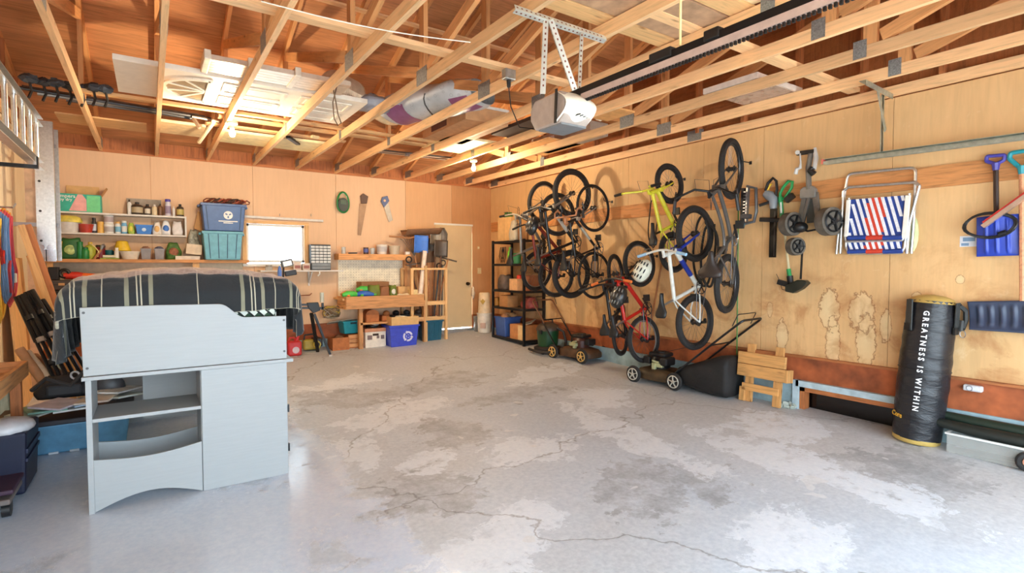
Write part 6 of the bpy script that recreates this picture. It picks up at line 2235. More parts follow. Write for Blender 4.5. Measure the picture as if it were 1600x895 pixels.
t.o.matrix_world = Matrix.Translation(on_shelf(301, .2, Z3 + .075)) @ Matrix.Rotation(R(6), 4, 'Y')
for k in (-.05, 0, .05):
    t.p('printed_icon', MB().box((k, .0 - .0005, .07), (.02, .002, .02)), M((110, 90, 80), .6))
bagthing('chip_bag', 'crumpled silver printed bag leaning by the blue storage bin', 'bag', on_shelf(302, .1, Z3 + .12), .16, .1, .3, M((150, 146, 130), .45, var=.6, scale=22), 15, .5, rz=.4)
one('brown_paper', 'brown paper sheet sticking out beside the blue storage bin', 'paper', MB().prism([(0, 0), (.1, -.05), (.13, .22), (.05, .24)], .012, Matrix(((1, 0, 0, on_shelf(303, .1, 0).x), (0, 0, 1, -.1), (0, 1, 0, 1.75), (0, 0, 0, 1)))), CARD)


# -- two stacked storage bins
def storage_bin(name, label, x0, x1, z0, z1, yf, dep, mat, ribs, lid=None, badge=None, rimm=None):
    w, h = x1 - x0, z1 - z0
    t = Thing(name, label, 'storage bin', ((x0 + x1) / 2, yf + dep / 2, z0))
    t.p('body', MB().box((0, 0, h / 2), (w, dep, h), taper=.88), mat, bevel=.012, segs=3)
    t.p('rim', MB().box((0, 0, h - .018), (w * 1.05, dep * 1.05, .036)), rimm or mat, bevel=.006)
    for k in ribs:
        t.p('rib', MB().beam((k * w * .88, -dep / 2 * .885 - .004, .02), (k * w, -dep / 2 * .995 - .004, h - .04), .008, .01, (0, 1, 0)), M((30, 60, 90), .5))
    for sx in (-1, 1):
        t.p('handle', MB().box((sx * (w / 2 + .025), 0, h - .035), (.03, .14, .03)), rimm or mat, bevel=.006)
    if lid:
        t.p('lid', MB().box((0, 0, h + .012), (w * 1.07, dep * 1.07, .028)), lid, bevel=.008)
    t.w, t.d, t.h = w, dep, h
    return t


x0, x1, z0, z1 = bp(317, 362, 379, 407, .40)
storage_bin('storage_bin', 'teal blue ribbed storage bin on the long shelf', x0, x1, Z3, Z3 + .40, -.42, .38, M((98, 160, 176), .4), (-.36, -.12, .12, .36))
x0, x1, z0, z1 = bp(315, 317, 384, 360, .40)
t = storage_bin('storage_bin', 'dark blue recycling tote stacked on the teal bin', x0, x1, Z3 + .405, Z3 + .79, -.41, .38, M((62, 92, 142), .4), (-.4, .4))
BFm = Matrix(((1, 0, 0, 0), (0, 0, -1, -t.d / 2 - .002), (0, 1, 0, 0), (0, 0, 0, 1)))
t.p('round_badge', MB().cyl((.05, -t.d / 2 * .94 + .012, t.h * .58), (.05, -t.d / 2 * .99 - .004, t.h * .58), .058, n=20), WHT)
for k in range(3):
    a = k * 2.094 + .5
    t.p('badge_arrow', MB().box((.05 + .026 * math.cos(a), -t.d / 2 - .006, t.h * .58 + .026 * math.sin(a)), (.03, .004, .018), Matrix.Rotation(-a, 3, 'Y')), M((62, 92, 142), .4))
t.p('badge_caption', MB().box((.05, -t.d / 2 * .955, t.h * .36), (.24, .004, .014)).box((.05, -t.d / 2 * .94, t.h * .3), (.12, .004, .012)), WHT)
t = Thing('cord_heap', 'tangled dark red cords heaped on the dark blue tote', 'cords', ((x0 + x1) / 2, -.24, Z3 + .79))
rs = random.Random(4)
for k in range(7):
    c = V((-.2 + .07 * k, rs.uniform(-.08, .05), .02))
    pts = [c + V((.06 * math.cos(q * 1.7 + k) + .01 * q, .05 * math.sin(q * 1.3), .03 + .03 * math.sin(q * 2.1 + k))) for q in [i * .5 for i in range(18)]]
    t.p('cord_loop', MB().tube(pts, .008, 6), M(((120, 52, 36), (70, 50, 44), (170, 80, 50))[k % 3], .6), smooth=True)
# -- toolboxes under the long shelf
x0, x1, z0, z1 = bp(76, 434, 150, 452, .3)
t = Thing('tool_case', 'long dark grey tool case under the long shelf', 'tool case', ((x0 + x1) / 2, -.25, .92))
t.p('body', MB().box((0, 0, .06), (x1 - x0, .25, .12)), M((74, 66, 66), .5), bevel=.012)
t.p('latch', MB().box((-.1, -.128, .07), (.06, .01, .03)), M((204, 160, 110), .4))
t.p('seam', MB().box((0, -.126, .065), ((x1 - x0) * .98, .004, .006)), BLACK)
t = Thing('tool_case', 'flat black tool tray with blue clip beneath the grey case', 'tool case', ((x0 + x1) / 2, -.25, .842))
t.p('body', MB().box((0, 0, .038), (x1 - x0 - .05, .25, .07)), BLACK, bevel=.01)
t.p('clip', MB().box((-.1, -.128, .04), (.05, .01, .035)), M((50, 90, 170), .4))
t = Thing('power_drill', 'red and orange cordless drill lying on the grey tool case', 'drill', (on_shelf(118, .28, 1.043)))
t.p('body', MB().tube([(-.13, 0, .045), (-.05, 0, .05), (.0, 0, .05), (.06, 0, .045), (.18, 0, .04)], [.04, .05, .052, .042, .03], 10), M((206, 56, 40), .4), smooth=True)
t.p('nose', MB().cyl((.02, 0, .045), (.19, 0, .04), .046, .034, n=10), M((226, 110, 44), .4), smooth=True)
t = Thing('black_charger', 'black tool charger block left of the red drill', 'charger', on_shelf(82, .28, 1.042))
t.p('body', MB().box((0, 0, .08), (.1, .12, .16)), BLACK, bevel=.008)
t.p('coil_holder', MB().torus((.1, -.02, .08), (0, 1, 0), .045, .02, 16, 8), BLACK, smooth=True)

# ---- window extras
t = Thing('curtain_rod', 'white wooden batten above the small window', 'batten', (at_y(445, 341, -.03)), world=True)
t.p('rod', MB().beam(at_y(380, 338, -.04), at_y(505, 345, -.04), .02, .035), WSH)
for px in (437, 486):
    t.p('screw_hook', MB().cyl(at_y(px, 338, -.03), at_y(px, 334, -.03), .005, n=6), STEEL)
wsx = at_y(400, 421, -.3).x
t = Thing('window_shelf', 'thin white shelf on a bracket under the small window', 'shelf', (-3.5, -.15, 1.15), world=True)
t.p('board', MB().bb((-4.2, -.3, 1.128), (-2.98, 0, 1.15)), WSH)
bx = at_y(487, 430, -.2).x
t.p('bracket', MB().bb((bx - .012, -.02, .9), (bx + .012, -.004, 1.128)).beam((bx, -.02, .94), (bx, -.22, 1.12), .02, .02), WSH)
t.p('hook', MB().tube([(bx + .1, -.28, 1.128), (bx + .1, -.29, 1.09), (bx + .07, -.29, 1.06)], .012, 6), WSH, smooth=True)
x0, x1, z0, z1 = bp(486, 379, 517, 419, .2)
t = Thing('drawer_organizer', 'black small parts organizer with rows of clear drawers', 'organizer', ((x0 + x1) / 2, -.13, 1.151))
w, h = x1 - x0, z1 - z0
t.p('cabinet', MB().bb((-w / 2, -.06, 0), (w / 2, .09, h)), M((40, 44, 44), .45), bevel=.004)
for r_ in range(6):
    for c_ in range(5):
        t.p('drawer', MB().box((-w / 2 + w * (c_ + .5) / 5, -.068, h - .04 - r_ * .047), (w / 5 * .84, .03, .034)), M((206, 204, 196), .3))
for r_ in range(2):
    t.p('wide_drawer', MB().box((0, -.068, .085 - r_ * .05), (w * .92, .03, .042)), M((120, 122, 118), .35))
G4 = 'small cartons on the window shelf'
for px, lab in ((465, 'small brown and white carton left of its neighbour on the window shelf'), (479, 'small red and white carton touching the parts organizer')):
    x0, x1, z0, z1 = bp(px - 5.5, 406, px + 5.5, 420, .2)
    t = carton('small_carton', lab, 'box', x0, x1, 1.151, 1.151 + (.13 if px < 470 else .11), -.2, .08, M((206, 188, 170), .5), group=G4)
    t.p('printed_panel', MB().box((0, -.041, .05), ((x1 - x0) * .8, .002, .05)), M((150, 90, 76), .5))
x0, x1, z0, z1 = bp(415, 413, 426, 420, .2)
t = Thing('glass_jar', 'low clear jar on the window sill shelf', 'jar', ((x0 + x1) / 2, -.18, 1.151))
t.p('body', MB().lathe([(.05, 0), (.055, .01), (.05, .055), (.04, .06)], 14), GLSW, smooth=True)
t.p('lid', MB().lathe([(.045, .06), (.045, .075)], 14), M((150, 150, 150), .4, .6), smooth=True)
# exercise bike style console on a post behind the bed
p = at_y(437, 455, -.75)
t = Thing('post_console', 'black console with two heads on a post behind the loft bed', 'work lamp', (p.x, -.75, fz(p.x, -.75)), world=True)
q = lambda a, b: at_y(a, b, -.75)
t.p('post', MB().cyl((p.x, -.75, fz(p.x, -.75)), q(443, 418), .014, n=8), DKSTEEL, smooth=True)
t.p('console_head', MB().beam(q(439, 413), q(457, 409), .05, .1, (0, 0, 1)), M((70, 72, 74), .4), bevel=.01)
t.p('console_face', MB().beam(q(442, 413) + V((0, -.03, 0)), q(455, 410) + V((0, -.03, 0)), .01, .07), M((220, 224, 224), .2))
t.p('console_head', MB().beam(q(445, 428), q(463, 425), .06, .075, (0, 0, 1)), BLACK, bevel=.012)
t.p('blue_shield', MB().ell(q(437, 427), (.03, .04, .11), 10, 7), M((84, 120, 190), .4), smooth=2)

# ---- things hanging on the back wall
t = Thing('cord_reel', 'black oval cord reel with green rim hung on the back wall', 'reel', at_y(536, 316, -.05), world=True)
c = at_y(536, 316, -.05)
t.p('rim', MB().tube([c + V((.095 * math.cos(a) * (1 - .12 * math.sin(a)), 0, .165 * math.sin(a))) for a in [i * math.pi / 12 for i in range(24)]], .016, 8, True), M((28, 120, 56), .4), smooth=True)
t.p('body', MB().prism([(.085 * math.cos(a), .115 * math.sin(a) - .04) for a in [i * math.pi / 10 for i in range(20)]], .05, Matrix(((1, 0, 0, c.x), (0, 0, -1, c.y + .03), (0, 1, 0, c.z), (0, 0, 0, 1)))), M((22, 34, 24), .4))
t.p('label_plate', MB().box(c + V((0, -.024, 0)), (.1, .004, .07)), M((70, 90, 70), .5))
t.p('handle', MB().tube([c + V((-.06, 0, .08)), c + V((-.05, 0, .15)), c + V((.05, 0, .15)), c + V((.06, 0, .08))], .012, 6), M((170, 190, 160), .4), smooth=True)
t = Thing('hand_saw', 'old brown handled hand saw hanging on the back wall', 'saw', at_y(561, 368, -.02), world=True)
A, B = at_y(569, 310, -.02), at_y(561, 368, -.02)
FMx = Matrix(((1, 0, 0, 0), (0, 0, -1, -.016), (0, 1, 0, 0), (0, 0, 0, 1)))
pl = [at_y(*k, -.02) for k in ((562, 318), (573, 318), (564, 368), (559, 367))]
t.p('blade', MB().prism([(p.x, p.z) for p in pl], .003, FMx), M((140, 108, 80), .45, .3))
pl = [at_y(*k, -.02) for k in ((564, 318), (563, 306), (567, 302), (575, 307), (573, 318))]
t.p('handle', MB().prism([(p.x, p.z) for p in pl], .022, FMx), M((80, 46, 26), .5), bevel=.005)
t = Thing('hand_saw', 'short hand saw with blue handle hanging on the back wall', 'saw', at_y(612, 346, -.02), world=True)
pl = [at_y(*k, -.02) for k in ((598, 318), (606, 313), (614, 344), (608, 347))]
t.p('blade', MB().prism([(p.x, p.z) for p in pl], .003, FMx), M((170, 160, 146), .45, .3))
pl = [at_y(*k, -.02) for k in ((600, 324), (595, 315), (597, 308), (605, 306), (608, 314))]
t.p('handle', MB().prism([(p.x, p.z) for p in pl], .02, FMx), M((58, 80, 130), .4), bevel=.004)
c = at_y(600.5, 313.5, -.02)
t.p('grip_hole', MB().cyl(c + V((0, -.015, 0)), c + V((0, -.02, 0)), .022, n=10), PLY_BACK)

# ---- bench with pegboard
yb = -.58
bx0, bx1 = at_y(541, 473, yb).x, at_y(663, 473, yb).x
zt, zb = at_y(600, 462, yb).z, at_y(600, 481, yb).z
sx0, sx1 = at_y(529, 400, -.25).x, at_y(642, 400, -.25).x
sz0, sz1 = at_y(586, 406, -.25).z, at_y(586, 397, -.25).z
b = Thing('work_bench', 'wooden work bench with deep front board and pegboard behind', 'workbench', ((bx0 + bx1) / 2, -.3, fz(-2.2, -.3)), world=True)
b.p('front_board', MB().bb((bx0, yb, zb), (bx1, yb + .035, zt)), BENCHWOOD, bevel=.003)
lx = at_y(529, 473, -.3).x
b.p('end_board', MB().beam((bx0 + .01, yb + .02, (zt + zb) / 2), (lx + .02, -.22, (zt + zb) / 2), .03, zt - zb), BENCHWOOD)
b.p('bench_top', MB().bb((lx, -.52, zt - .06), (bx1, 0, zt - .03)), PINE)
b.p('peg_board', MB().bb((sx0 + .06, -.012, zt - .03), (sx1 - .02, -.001, sz0)), M((232, 222, 196), .6, name='pegboard'))
dots = MB()
for i in range(int((sx1 - sx0 - .1) / .045)):
    for j in range(int((sz0 - zt) / .045)):
        dots.box((sx0 + .09 + i * .045, -.0125, zt + .02 + j * .045), (.008, .002, .008))
do = b.p('peg_hole_grid', dots, M((120, 104, 80), .9), kind='stuff')
b.p('upper_shelf', MB().bb((sx0, -.26, sz0), (sx1, 0, sz1)), BENCHWOOD)
b.p('post', MB().bb((sx1 - .06, -.1, zt), (sx1, -.02, sz0)), BENCHWOOD)
for px in (563.5, 664):
    x = at_y(px, 495, -.5).x
    b.p('leg', MB().bb((x - .03, -.52, fz(x, -.5) - .01), (x + .03, -.44, zb + .1)), BENCHWOOD)
zl = at_y(590, 503, -.5).z
b.p('lower_shelf', MB().bb((at_y(563, 503, -.5).x, -.52, zl - .03), (bx1, -.02, zl)), BENCHWOOD)
ZB = zt - .028
ZU = sz1 + .002


def bl(px, off, z):
    return V((at_y(px, 420, -off).x, -off, z))


def on_b(name, label, cat, px, off, z, r0, r1, h, mat, group=None, **k):
    t = Thing(name, label, cat, bl(px, off, z), group=group)
    t.p('body', MB().lathe([(r0, 0), (r1, h), (r1 * 1.05, h), (r1 * 1.05, h - .01), (r1 * .95, h - .01), (r0 * .9, .01), (.002, .01)], 16), mat, smooth=True)
    if k.get('band'):
        t.p('paper_label', MB().lathe([(r0 + (r1 - r0) * .25 + .002, h * .25), (r0 + (r1 - r0) * .8 + .002, h * .8)], 16), k['band'], smooth=True)
    return t


GU = 'pots and jars above the pegboard'
on_b('glass_jar', 'clear jar at the left end above the pegboard', 'jar', 537, .15, ZU, .035, .035, .11, GLSW, GU)
one('pry_bar', 'flat black bar lying above the pegboard', 'bar', MB().beam(bl(545, .15, ZU + .012), bl(558, .15, ZU + .016), .03, .022), BLACK)
on_b('paint_can', 'small dark can with blue label above the pegboard', 'can', 572, .14, ZU, .042, .042, .11, M((66, 44, 40), .4), GU, band=M((80, 90, 150), .5))
on_b('glass_jar', 'hazy glass tumbler beside the white pail above the pegboard', 'jar', 582, .14, ZU, .035, .042, .1, GLSW, GU)
on_b('small_pail', 'white plastic pail with printed side above the pegboard', 'pail', 597, .14, ZU, .075, .095, .165, M((224, 214, 200), .45), GU, band=M((190, 184, 180), .5))
on_b('small_pail', 'translucent pail at the right of the white one above the pegboard', 'pail', 616, .14, ZU, .085, .1, .15, M((206, 188, 160), .4, alpha=.85), GU)
carton('small_carton', 'tiny white carton at the right end above the pegboard', 'box', bl(633, .18, 0).x, bl(640, .18, 0).x, ZU, ZU + .05, -.2, .06, M((232, 220, 204), .5))
# on the bench
GT = 'bright toys on the bench'


def water_toy(label, px, off, z, mat, mat2, rz):
    t = Thing('foam_toy', label, 'toy', bl(px, off, z), rz, group=GT)
    t.p('barrel', MB().tube([(-.14, 0, .05), (-.06, 0, .065), (.04, 0, .06), (.14, 0, .05)], [.03, .055, .055, .025], 10), mat, smooth=True)
    t.p('grip', MB().tube([(-.04, -.02, .06), (-.07, -.05, .03)], [.03, .022], 8), mat2, smooth=True)
    t.p('nozzle', MB().cyl((.12, 0, .05), (.18, 0, .05), .018, n=8), mat2, smooth=True)


LG = M((78, 190, 76), .4)
OR = M((226, 134, 66), .4)
water_toy('lime green toy blaster at the front left of the bench', 548, .46, ZB, LG, OR, .1)
water_toy('blue toy blaster beside the lime green one on the bench', 570, .47, ZB, M((44, 96, 180), .4), LG, -.1)
water_toy('orange toy blaster lying behind the green one', 545, .33, ZB, OR, LG, .3)
water_toy('green and orange toy blaster on the pile next to the carton', 570, .34, ZB + .07, LG, OR, -.3)
x0, x1, z0, z1 = bp(564, 441, 607, 466, .3)
t = carton('produce_box', 'large brown carton behind the olive bags on the bench', 'box', x0, x1, ZB, ZB + .25, -.33, .26, M((150, 104, 66), .8), flaps=True)
bagthing('olive_bag', 'olive green canvas bag left of its twin on the bench', 'bag', bl(584, .42, ZB), .2, .16, .2, M((110, 122, 44), .7), 21, .9)
bagthing('olive_bag', 'small olive bag with white tag right of the brown sack', 'bag', bl(613, .42, ZB), .14, .14, .19, M((100, 116, 40), .7), 22, .8, patch=M((220, 216, 200), .5))
bagthing('brown_sack', 'brown paper sack between two olive bags on the bench', 'bag', bl(600, .46, ZB), .17, .12, .17, M((146, 96, 62), .8), 23, .85)
carton('open_carton', 'small cardboard box at the right of the bench', 'box', bl(622, .3, 0).x, bl(640, .3, 0).x, ZB, ZB + .16, -.3, .14, CARD2, flaps=True)
carton('cream_box', 'small cream box near the tool rack on the bench', 'box', bl(641, .45, 0).x, bl(652, .45, 0).x, ZB, ZB + .11, -.46, .1, M((238, 214, 150), .6))
for k, (px, off, lab) in enumerate(((625, .47, 'crumpled cream paper at the front of the bench'), (634, .44, 'flat folded paper pad in front of the small cardboard box'), (656, .46, 'crumpled paper ball next to the tool rack'))):
    one('loose_paper', lab, 'paper', MB().ell(bl(px, off, ZB + .022), (.07, .06, .022), 10, 6).jit(.008), M((230, 214, 180), .7), group='loose papers on the bench')

# ---- tool rack full of long handled tools
yr = -.5
rx = [at_y(px, 450, yr).x for px in (643.5, 665, 696.5)]
rk = Thing('tool_rack', 'wooden rack with crossbars holding long garden tools', 'rack', ((rx[0] + rx[2]) / 2, -.35, fz(-1.5, -.4)), world=True)
for i, (x, pt) in enumerate(zip(rx, (419, 415, 418))):
    z = at_y(665, pt, yr).z
    rk.p('post', MB().bb((x - .022, yr - .022, fz(x, yr) - .01), (x + .022, yr + .022, z)), PINE)
    rk.p('post', MB().bb((x - .022, -.1, fz(x, -.1) - .01), (x + .022, -.056, z)), PINE)
for z in (at_y(680, 420, yr).z, at_y(680, 473, yr).z, at_y(680, 497, yr).z):
    wd = .035 if z > 1 else .07
    for ya in (yr, -.08):
        rk.p('crossbar', MB().bb((rx[0], ya - .012, z - wd / 2), (rx[2], ya + .012, z + wd / 2)), PINE)
rk.p('floor_board', MB().bb((rx[0], yr, at_y(680, 497, yr).z - .03), (rx[2], -.06, at_y(680, 497, yr).z - .01)), PINE)
zf = at_y(680, 497, yr).z - .008
GH = 'long handled tools in the rack'
DK = M((92, 62, 42), .6)
HW = wood('tool_handle', (188, 128, 80))
IRON = M((104, 92, 80), .5, .5, var=.3)


def long_tool(label, px_b, px_t, py_t, kind, hm, headm, ya=-.3, yt=-.3, name='garden_tool', r=.014):
    a = V((at_y(px_b, 480, ya).x, ya, zf))
    e = at_y(px_t, py_t, yt)
    d = (e - a).normalized()
    t = Thing(name, label, 'garden tool', a, group=GH, world=True)
    t.p('shaft', MB().cyl(a, e, r, n=8), hm, smooth=True)
    sx = V((1, 0, 0)) - d * d.x
    sx.normalize()
    fy = d.cross(sx)
    if kind == 'shovel':
        t.p('blade', MB().grid(lambda u, v: e + d * (.28 * v - .02) + sx * ((u - .5) * .22 * (1 if v < .65 else (1 - (v - .65) * 1.8))) + fy * (.05 * (1 - (2 * u - 1) ** 2)), 10, 8, fy * .004), headm, smooth=2)
    elif kind == 'spade':
        t.p('blade', MB().grid(lambda u, v: e + d * (.30 * v - .02) + sx * ((u - .5) * .26) + fy * (.035 * (1 - (2 * u - 1) ** 2)), 10, 6, fy * .005), headm, smooth=2)
    elif kind == 'rake':
        t.p('head', MB().beam(e - sx * .18, e + sx * .18, .02, .025), headm)
        for i in range(10):
            q = e + sx * (-.17 + .038 * i)
            t.p('tine', MB().cyl(q, q + fy * .09, .005, n=5), headm)
    elif kind == 'fan':
        for i in range(9):
            a2 = (i - 4) * .12
            t.p('tine', MB().tube([e, e + (d * math.cos(a2) + sx * math.sin(a2)) * .36, e + (d * math.cos(a2) + sx * math.sin(a2)) * .38 + fy * .05], .005, 5), headm)
    elif kind == 'broom':
        t.p('bristles', MB().box(e + d * .1, (.24, .07, .2), Matrix((sx, fy, d)).transposed()), headm, bevel=.01)
    elif kind == 'grip':
        t.p('grip', MB().torus(e + d * .05, fy, .05, .012, 16, 6), headm, smooth=True)
    return t


long_tool('round point shovel with wide rusty blade up at the door side of the rack', 683, 690, 378, 'shovel', HW, IRON, -.3, -.3)
long_tool('grey steel scoop shovel standing in front of the rusty one', 676, 681, 380, 'shovel', DK, M((140, 126, 108), .5, .4), -.4, -.42)
long_tool('bright blue plastic spade in the tool rack', 655, 658, 393, 'spade', DK, M((66, 118, 206), .5), -.35, -.42)
long_tool('fan rake with dark tines leaning toward the pegboard', 668, 648, 400, 'fan', HW, IRON, -.3, -.25)
long_tool('dark straight handled tool beside the white pipe', 661, 640, 410, 'grip', DK, BLACK, -.3, -.3)
long_tool('garden fork with brown handle leaning right in the rack', 680, 700, 405, 'rake', HW, IRON, -.3, -.35)
long_tool('brown broom standing upside down in the rack', 672, 669, 410, 'broom', HW, M((96, 70, 50), .8), -.2, -.25)
long_tool('thin grey hoe handle at the right of the rack', 690, 692, 415, 'grip', M((120, 112, 100), .5), IRON, -.25, -.3)
long_tool('black handled edger between the rack posts', 678, 686, 420, 'grip', BLACK, BLACK, -.4, -.4)
long_tool('dark steel spade standing at the front of the rack', 686, 689, 400, 'spade', DK, M((92, 80, 70), .5, .4), -.44, -.46)
long_tool('second rusty shovel behind the white pipe', 665, 672, 395, 'shovel', HW, IRON, -.2, -.25)
long_tool('brown handled fork leaning left over the bench end', 662, 651, 412, 'rake', HW, IRON, -.25, -.28)
long_tool('thin pale broom handle in the middle of the rack', 675, 676, 405, 'grip', HW, DK, -.15, -.2)
one('white_pipe', 'white plastic pipe leaning in the tool rack', 'pipe', MB().cyl(V((at_y(655, 480, -.45).x, -.45, zf + .25)), at_y(664, 392, -.45), .04, n=12), M((226, 206, 186), .5), smooth=True)
mb = MB()
A, B = at_y(612, 372, -.25), at_y(686, 366, -.4)
t = Thing('snow_scoop', 'long brown snow scoop lying across the top of the tools', 'scoop', at_y(650, 380, -.3), world=True)
t.p('handle', MB().tube([at_y(608, 369, -.2), at_y(640, 372, -.3), at_y(684, 362, -.4)], .015, 8), HW, smooth=True)
t.p('tray', MB().grid(lambda u, v: A.lerp(B, .25 + .75 * u) + V((0, (v - .5) * .3, .02 + .10 * (2 * v - 1) ** 2 - .02 * u)), 10, 8, (0, 0, .006)), M((126, 88, 60), .6), smooth=2)

# ---- on the floor along the back wall
t = Thing('gas_can', 'red plastic gas can on the floor beside the bed', 'gas can', at_floor(461, 556))
RC = M((196, 40, 40), .45)
t.p('body', MB().box((0, .06, .11), (.2, .16, .22)), RC, bevel=.03, segs=3)
t.p('neck', MB().cyl((.03, .06, .21), (.06, .05, .29), .03, .022, n=10), RC, smooth=True)
t.p('handle', MB().tube([(-.08, .06, .21), (-.06, .06, .27), (.0, .06, .27), (.02, .06, .22)], .014, 8), RC, smooth=True)
t.p('warning_label', MB().cyl((.01, -.021, .09), (.01, -.024, .09), .05, n=14), M((210, 190, 190), .5))
t = Thing('chain_saw', 'yellow and black power tool on the floor beside the gas can', 'power tool', at_floor(488, 548))
t.p('body', MB().box((0, .05, .1), (.26, .16, .16)), M((160, 140, 50), .5), bevel=.03, segs=3)
t.p('cover', MB().box((.08, .04, .13), (.14, .18, .14)), BLACK, bevel=.02)
t.p('handle', MB().tube([(-.12, .05, .12), (-.1, .05, .25), (.05, .05, .26), (.12, .05, .16)], .016, 8), BLACK, smooth=True)
t.p('wheel_cap', MB().torus((.06, -.055, .1), (0, 1, 0), .05, .012, 16, 6), M((196, 176, 70), .4), smooth=True)
# work stand (tripod leg and arm)
sp = at_floor(516, 556)
t = Thing('work_stand', 'black folding work stand with clamp arm beside the bed', 'stand', sp, world=True)
ys = sp.y
h_ = lambda a, b: at_y(a, b, ys)
t.p('leg', MB().beam(h_(491, 490), sp + V((0, 0, .012)), .045, .03), BLACKM)
t.p('leg', MB().beam(h_(489, 490) + V((0, .1, 0)), V((h_(506, 548).x, ys + .35, fz(h_(506, 548).x, ys + .35) + .01)), .045, .03), BLACKM)
t.p('joint_plate', MB().prism([(-.07, .1), (.09, .1), (.12, -.02), (.02, -.06), (-.05, .02)], .05, frame(h_(487, 483) + V((0, .02, 0)), (1, 0, 0), (0, 0, 1), (0, -1, 0))), BLACK, bevel=.006)
t.p('arm', MB().beam(h_(465, 481), h_(505, 481), .03, .03), BLACKM)
t.p('arm', MB().beam(h_(468, 476), h_(491, 476), .035, .03), BLACKM)
t.p('end_post', MB().beam(h_(504, 484), h_(504, 473), .03, .03), BLACKM)
t.p('roller', MB().cyl(h_(503, 472), h_(503, 457), .03, n=10), M((190, 194, 180), .35), smooth=True)
t.p('foot', MB().box(sp + V((0, 0, .012)), (.05, .05, .024)), M((190, 180, 170), .5))
one('wall_peg', 'thin metal peg sticking out of the back wall beside the bed', 'peg', MB().tube([at_y(466, 462, -.02), at_y(484, 461, -.06), at_y(487, 458, -.06)], .008, 6), M((150, 90, 66), .4, .4))
t = Thing('wire_bundle', 'tangle of yellow and grey wire in a net hung under the bench end', 'wire bundle', at_y(520, 500, -.3), world=True)
c = at_y(518, 487, -.28)
rs = random.Random(11)
for k in range(9):
    ph = rs.uniform(0, 6)
    pts = [c + V((.13 * math.cos(q + ph) + rs.uniform(-.012, .012), .06 * math.sin(q * 1.3 + ph), .085 * math.sin(q * .9 + k) + rs.uniform(-.01, .01))) for q in [i * .4 for i in range(17)]]
    t.p('wire_loop', MB().tube(pts, .007, 5), M(((186, 156, 60), (150, 140, 124), (96, 70, 50))[k % 3], .5), smooth=True)
t.p('net_bag', MB().ell(c + V((0, .01, -.02)), (.15, .06, .1), 12, 8), M((150, 130, 96), .8, alpha=.35), smooth=2)
one('metal_tray', 'flat pale metal sheet leaning under the wire bundle', 'sheet', MB().beam(at_y(512, 505, -.2), at_y(548, 500, -.2), .16, .008, (0, .3, 1)), M((176, 170, 150), .5))


def floor_box(name, label, cat, px0, px1, py_b, h, dep, mat, rz=0, z=None, **k):
    a, c = at_floor(px0, py_b), at_floor(px1, py_b)
    yf = (a.y + c.y) / 2
    x0, x1 = at_y(px0, py_b, yf).x, at_y(px1, py_b, yf).x
    zz = min(fz(x0, yf), fz(x1, yf)) if z is None else z
    t = carton(name, label, cat, x0, x1, zz, zz + h, yf, dep, mat, rz=rz, **k)
    t.x0, t.x1, t.yf, t.z = x0, x1, yf, zz
    return t


WBOX = M((176, 104, 52), .7, var=.2)
w1 = floor_box('wooden_crate', 'brown wooden crate on the floor left of its taller neighbour', 'crate', 520, 546, 547, .2, .3, WBOX, flaps=True, group='wooden crates under the bench')
w1.p('contents', MB().ell((0, 0, .17), (.09, .1, .05), 9, 6).jit(.015), M((120, 80, 50), .8))
w2 = floor_box('wooden_crate', 'brown slatted crate carrying the teal basket', 'crate', 545, 570, 543, .22, .3, WBOX, group='wooden crates under the bench')
for i in range(3):
    w2.p('slat', MB().bb((-w2.dim[0] / 2 - .004, -.156, .02 + i * .07), (w2.dim[0] / 2 + .004, -.15, .075 + i * .07)), BENCHWOOD)
tz = at_y(548, 527, w2.yf).z
t = Thing('teal_basket', 'teal plastic basket with hand hole tilted on the crates', 'basket', (w2.x0 + .06, w2.yf + .13, w2.z + .235), .12)
t.p('body', MB().box((0, 0, .1), (.32, .24, .2), taper=.82), M((22, 134, 146), .4), bevel=.01)
t.p('rim', MB().box((0, 0, .195), (.335, .255, .018)), M((26, 144, 156), .4))
t.p('hand_hole', MB().box((.01, -.1205, .17), (.1, .006, .03)), M((10, 40, 46), .6))
w3 = floor_box('file_box', 'white printed file storage box with brown lid on the floor', 'box', 571, 603, 542, .26, .34, M((226, 214, 196), .6))
w, dp, h = w3.dim
w3.p('lid', MB().bb((-w / 2 - .008, -dp / 2 - .008, h - .005), (w / 2 + .008, dp / 2 + .008, h + .05)), M((190, 128, 92), .7))
w3.p('hand_hole', MB().bb((-.05, -dp / 2 - .003, h - .07), (.05, -dp / 2, h - .035)), M((60, 40, 30), .8))
w3.p('printed_mark', MB().bb((-w * .4, -dp / 2 - .002, h * .5), (-w * .17, -dp / 2, h * .78)).bb((w * .05, -dp / 2 - .002, h * .55), (w * .18, -dp / 2, h * .72)).bb((w * .25, -dp / 2 - .002, h * .5), (w * .42, -dp / 2, h * .75)), M((120, 100, 96), .6))
t = Thing('cable_heap', 'black cable coil lying on the file storage box', 'cables', (w3.o.location.x, w3.o.location.y, w3.z + h + .05))
for k in range(3):
    t.p('cable_loop', MB().torus((0.01 * k, 0, .03 + .03 * k), (.3 * k - .3, -.5, 1), .09, .014, 20, 6), BLACK if k < 2 else M((190, 180, 170), .5), smooth=True)
t = carton('wooden_block_box', 'rounded brown wooden box on the shelf under the bench', 'box', at_y(572, 495, -.45).x, at_y(592, 495, -.45).x, zl + .002, zl + .13, -.46, .2, WBOX)
w = t.dim[0]
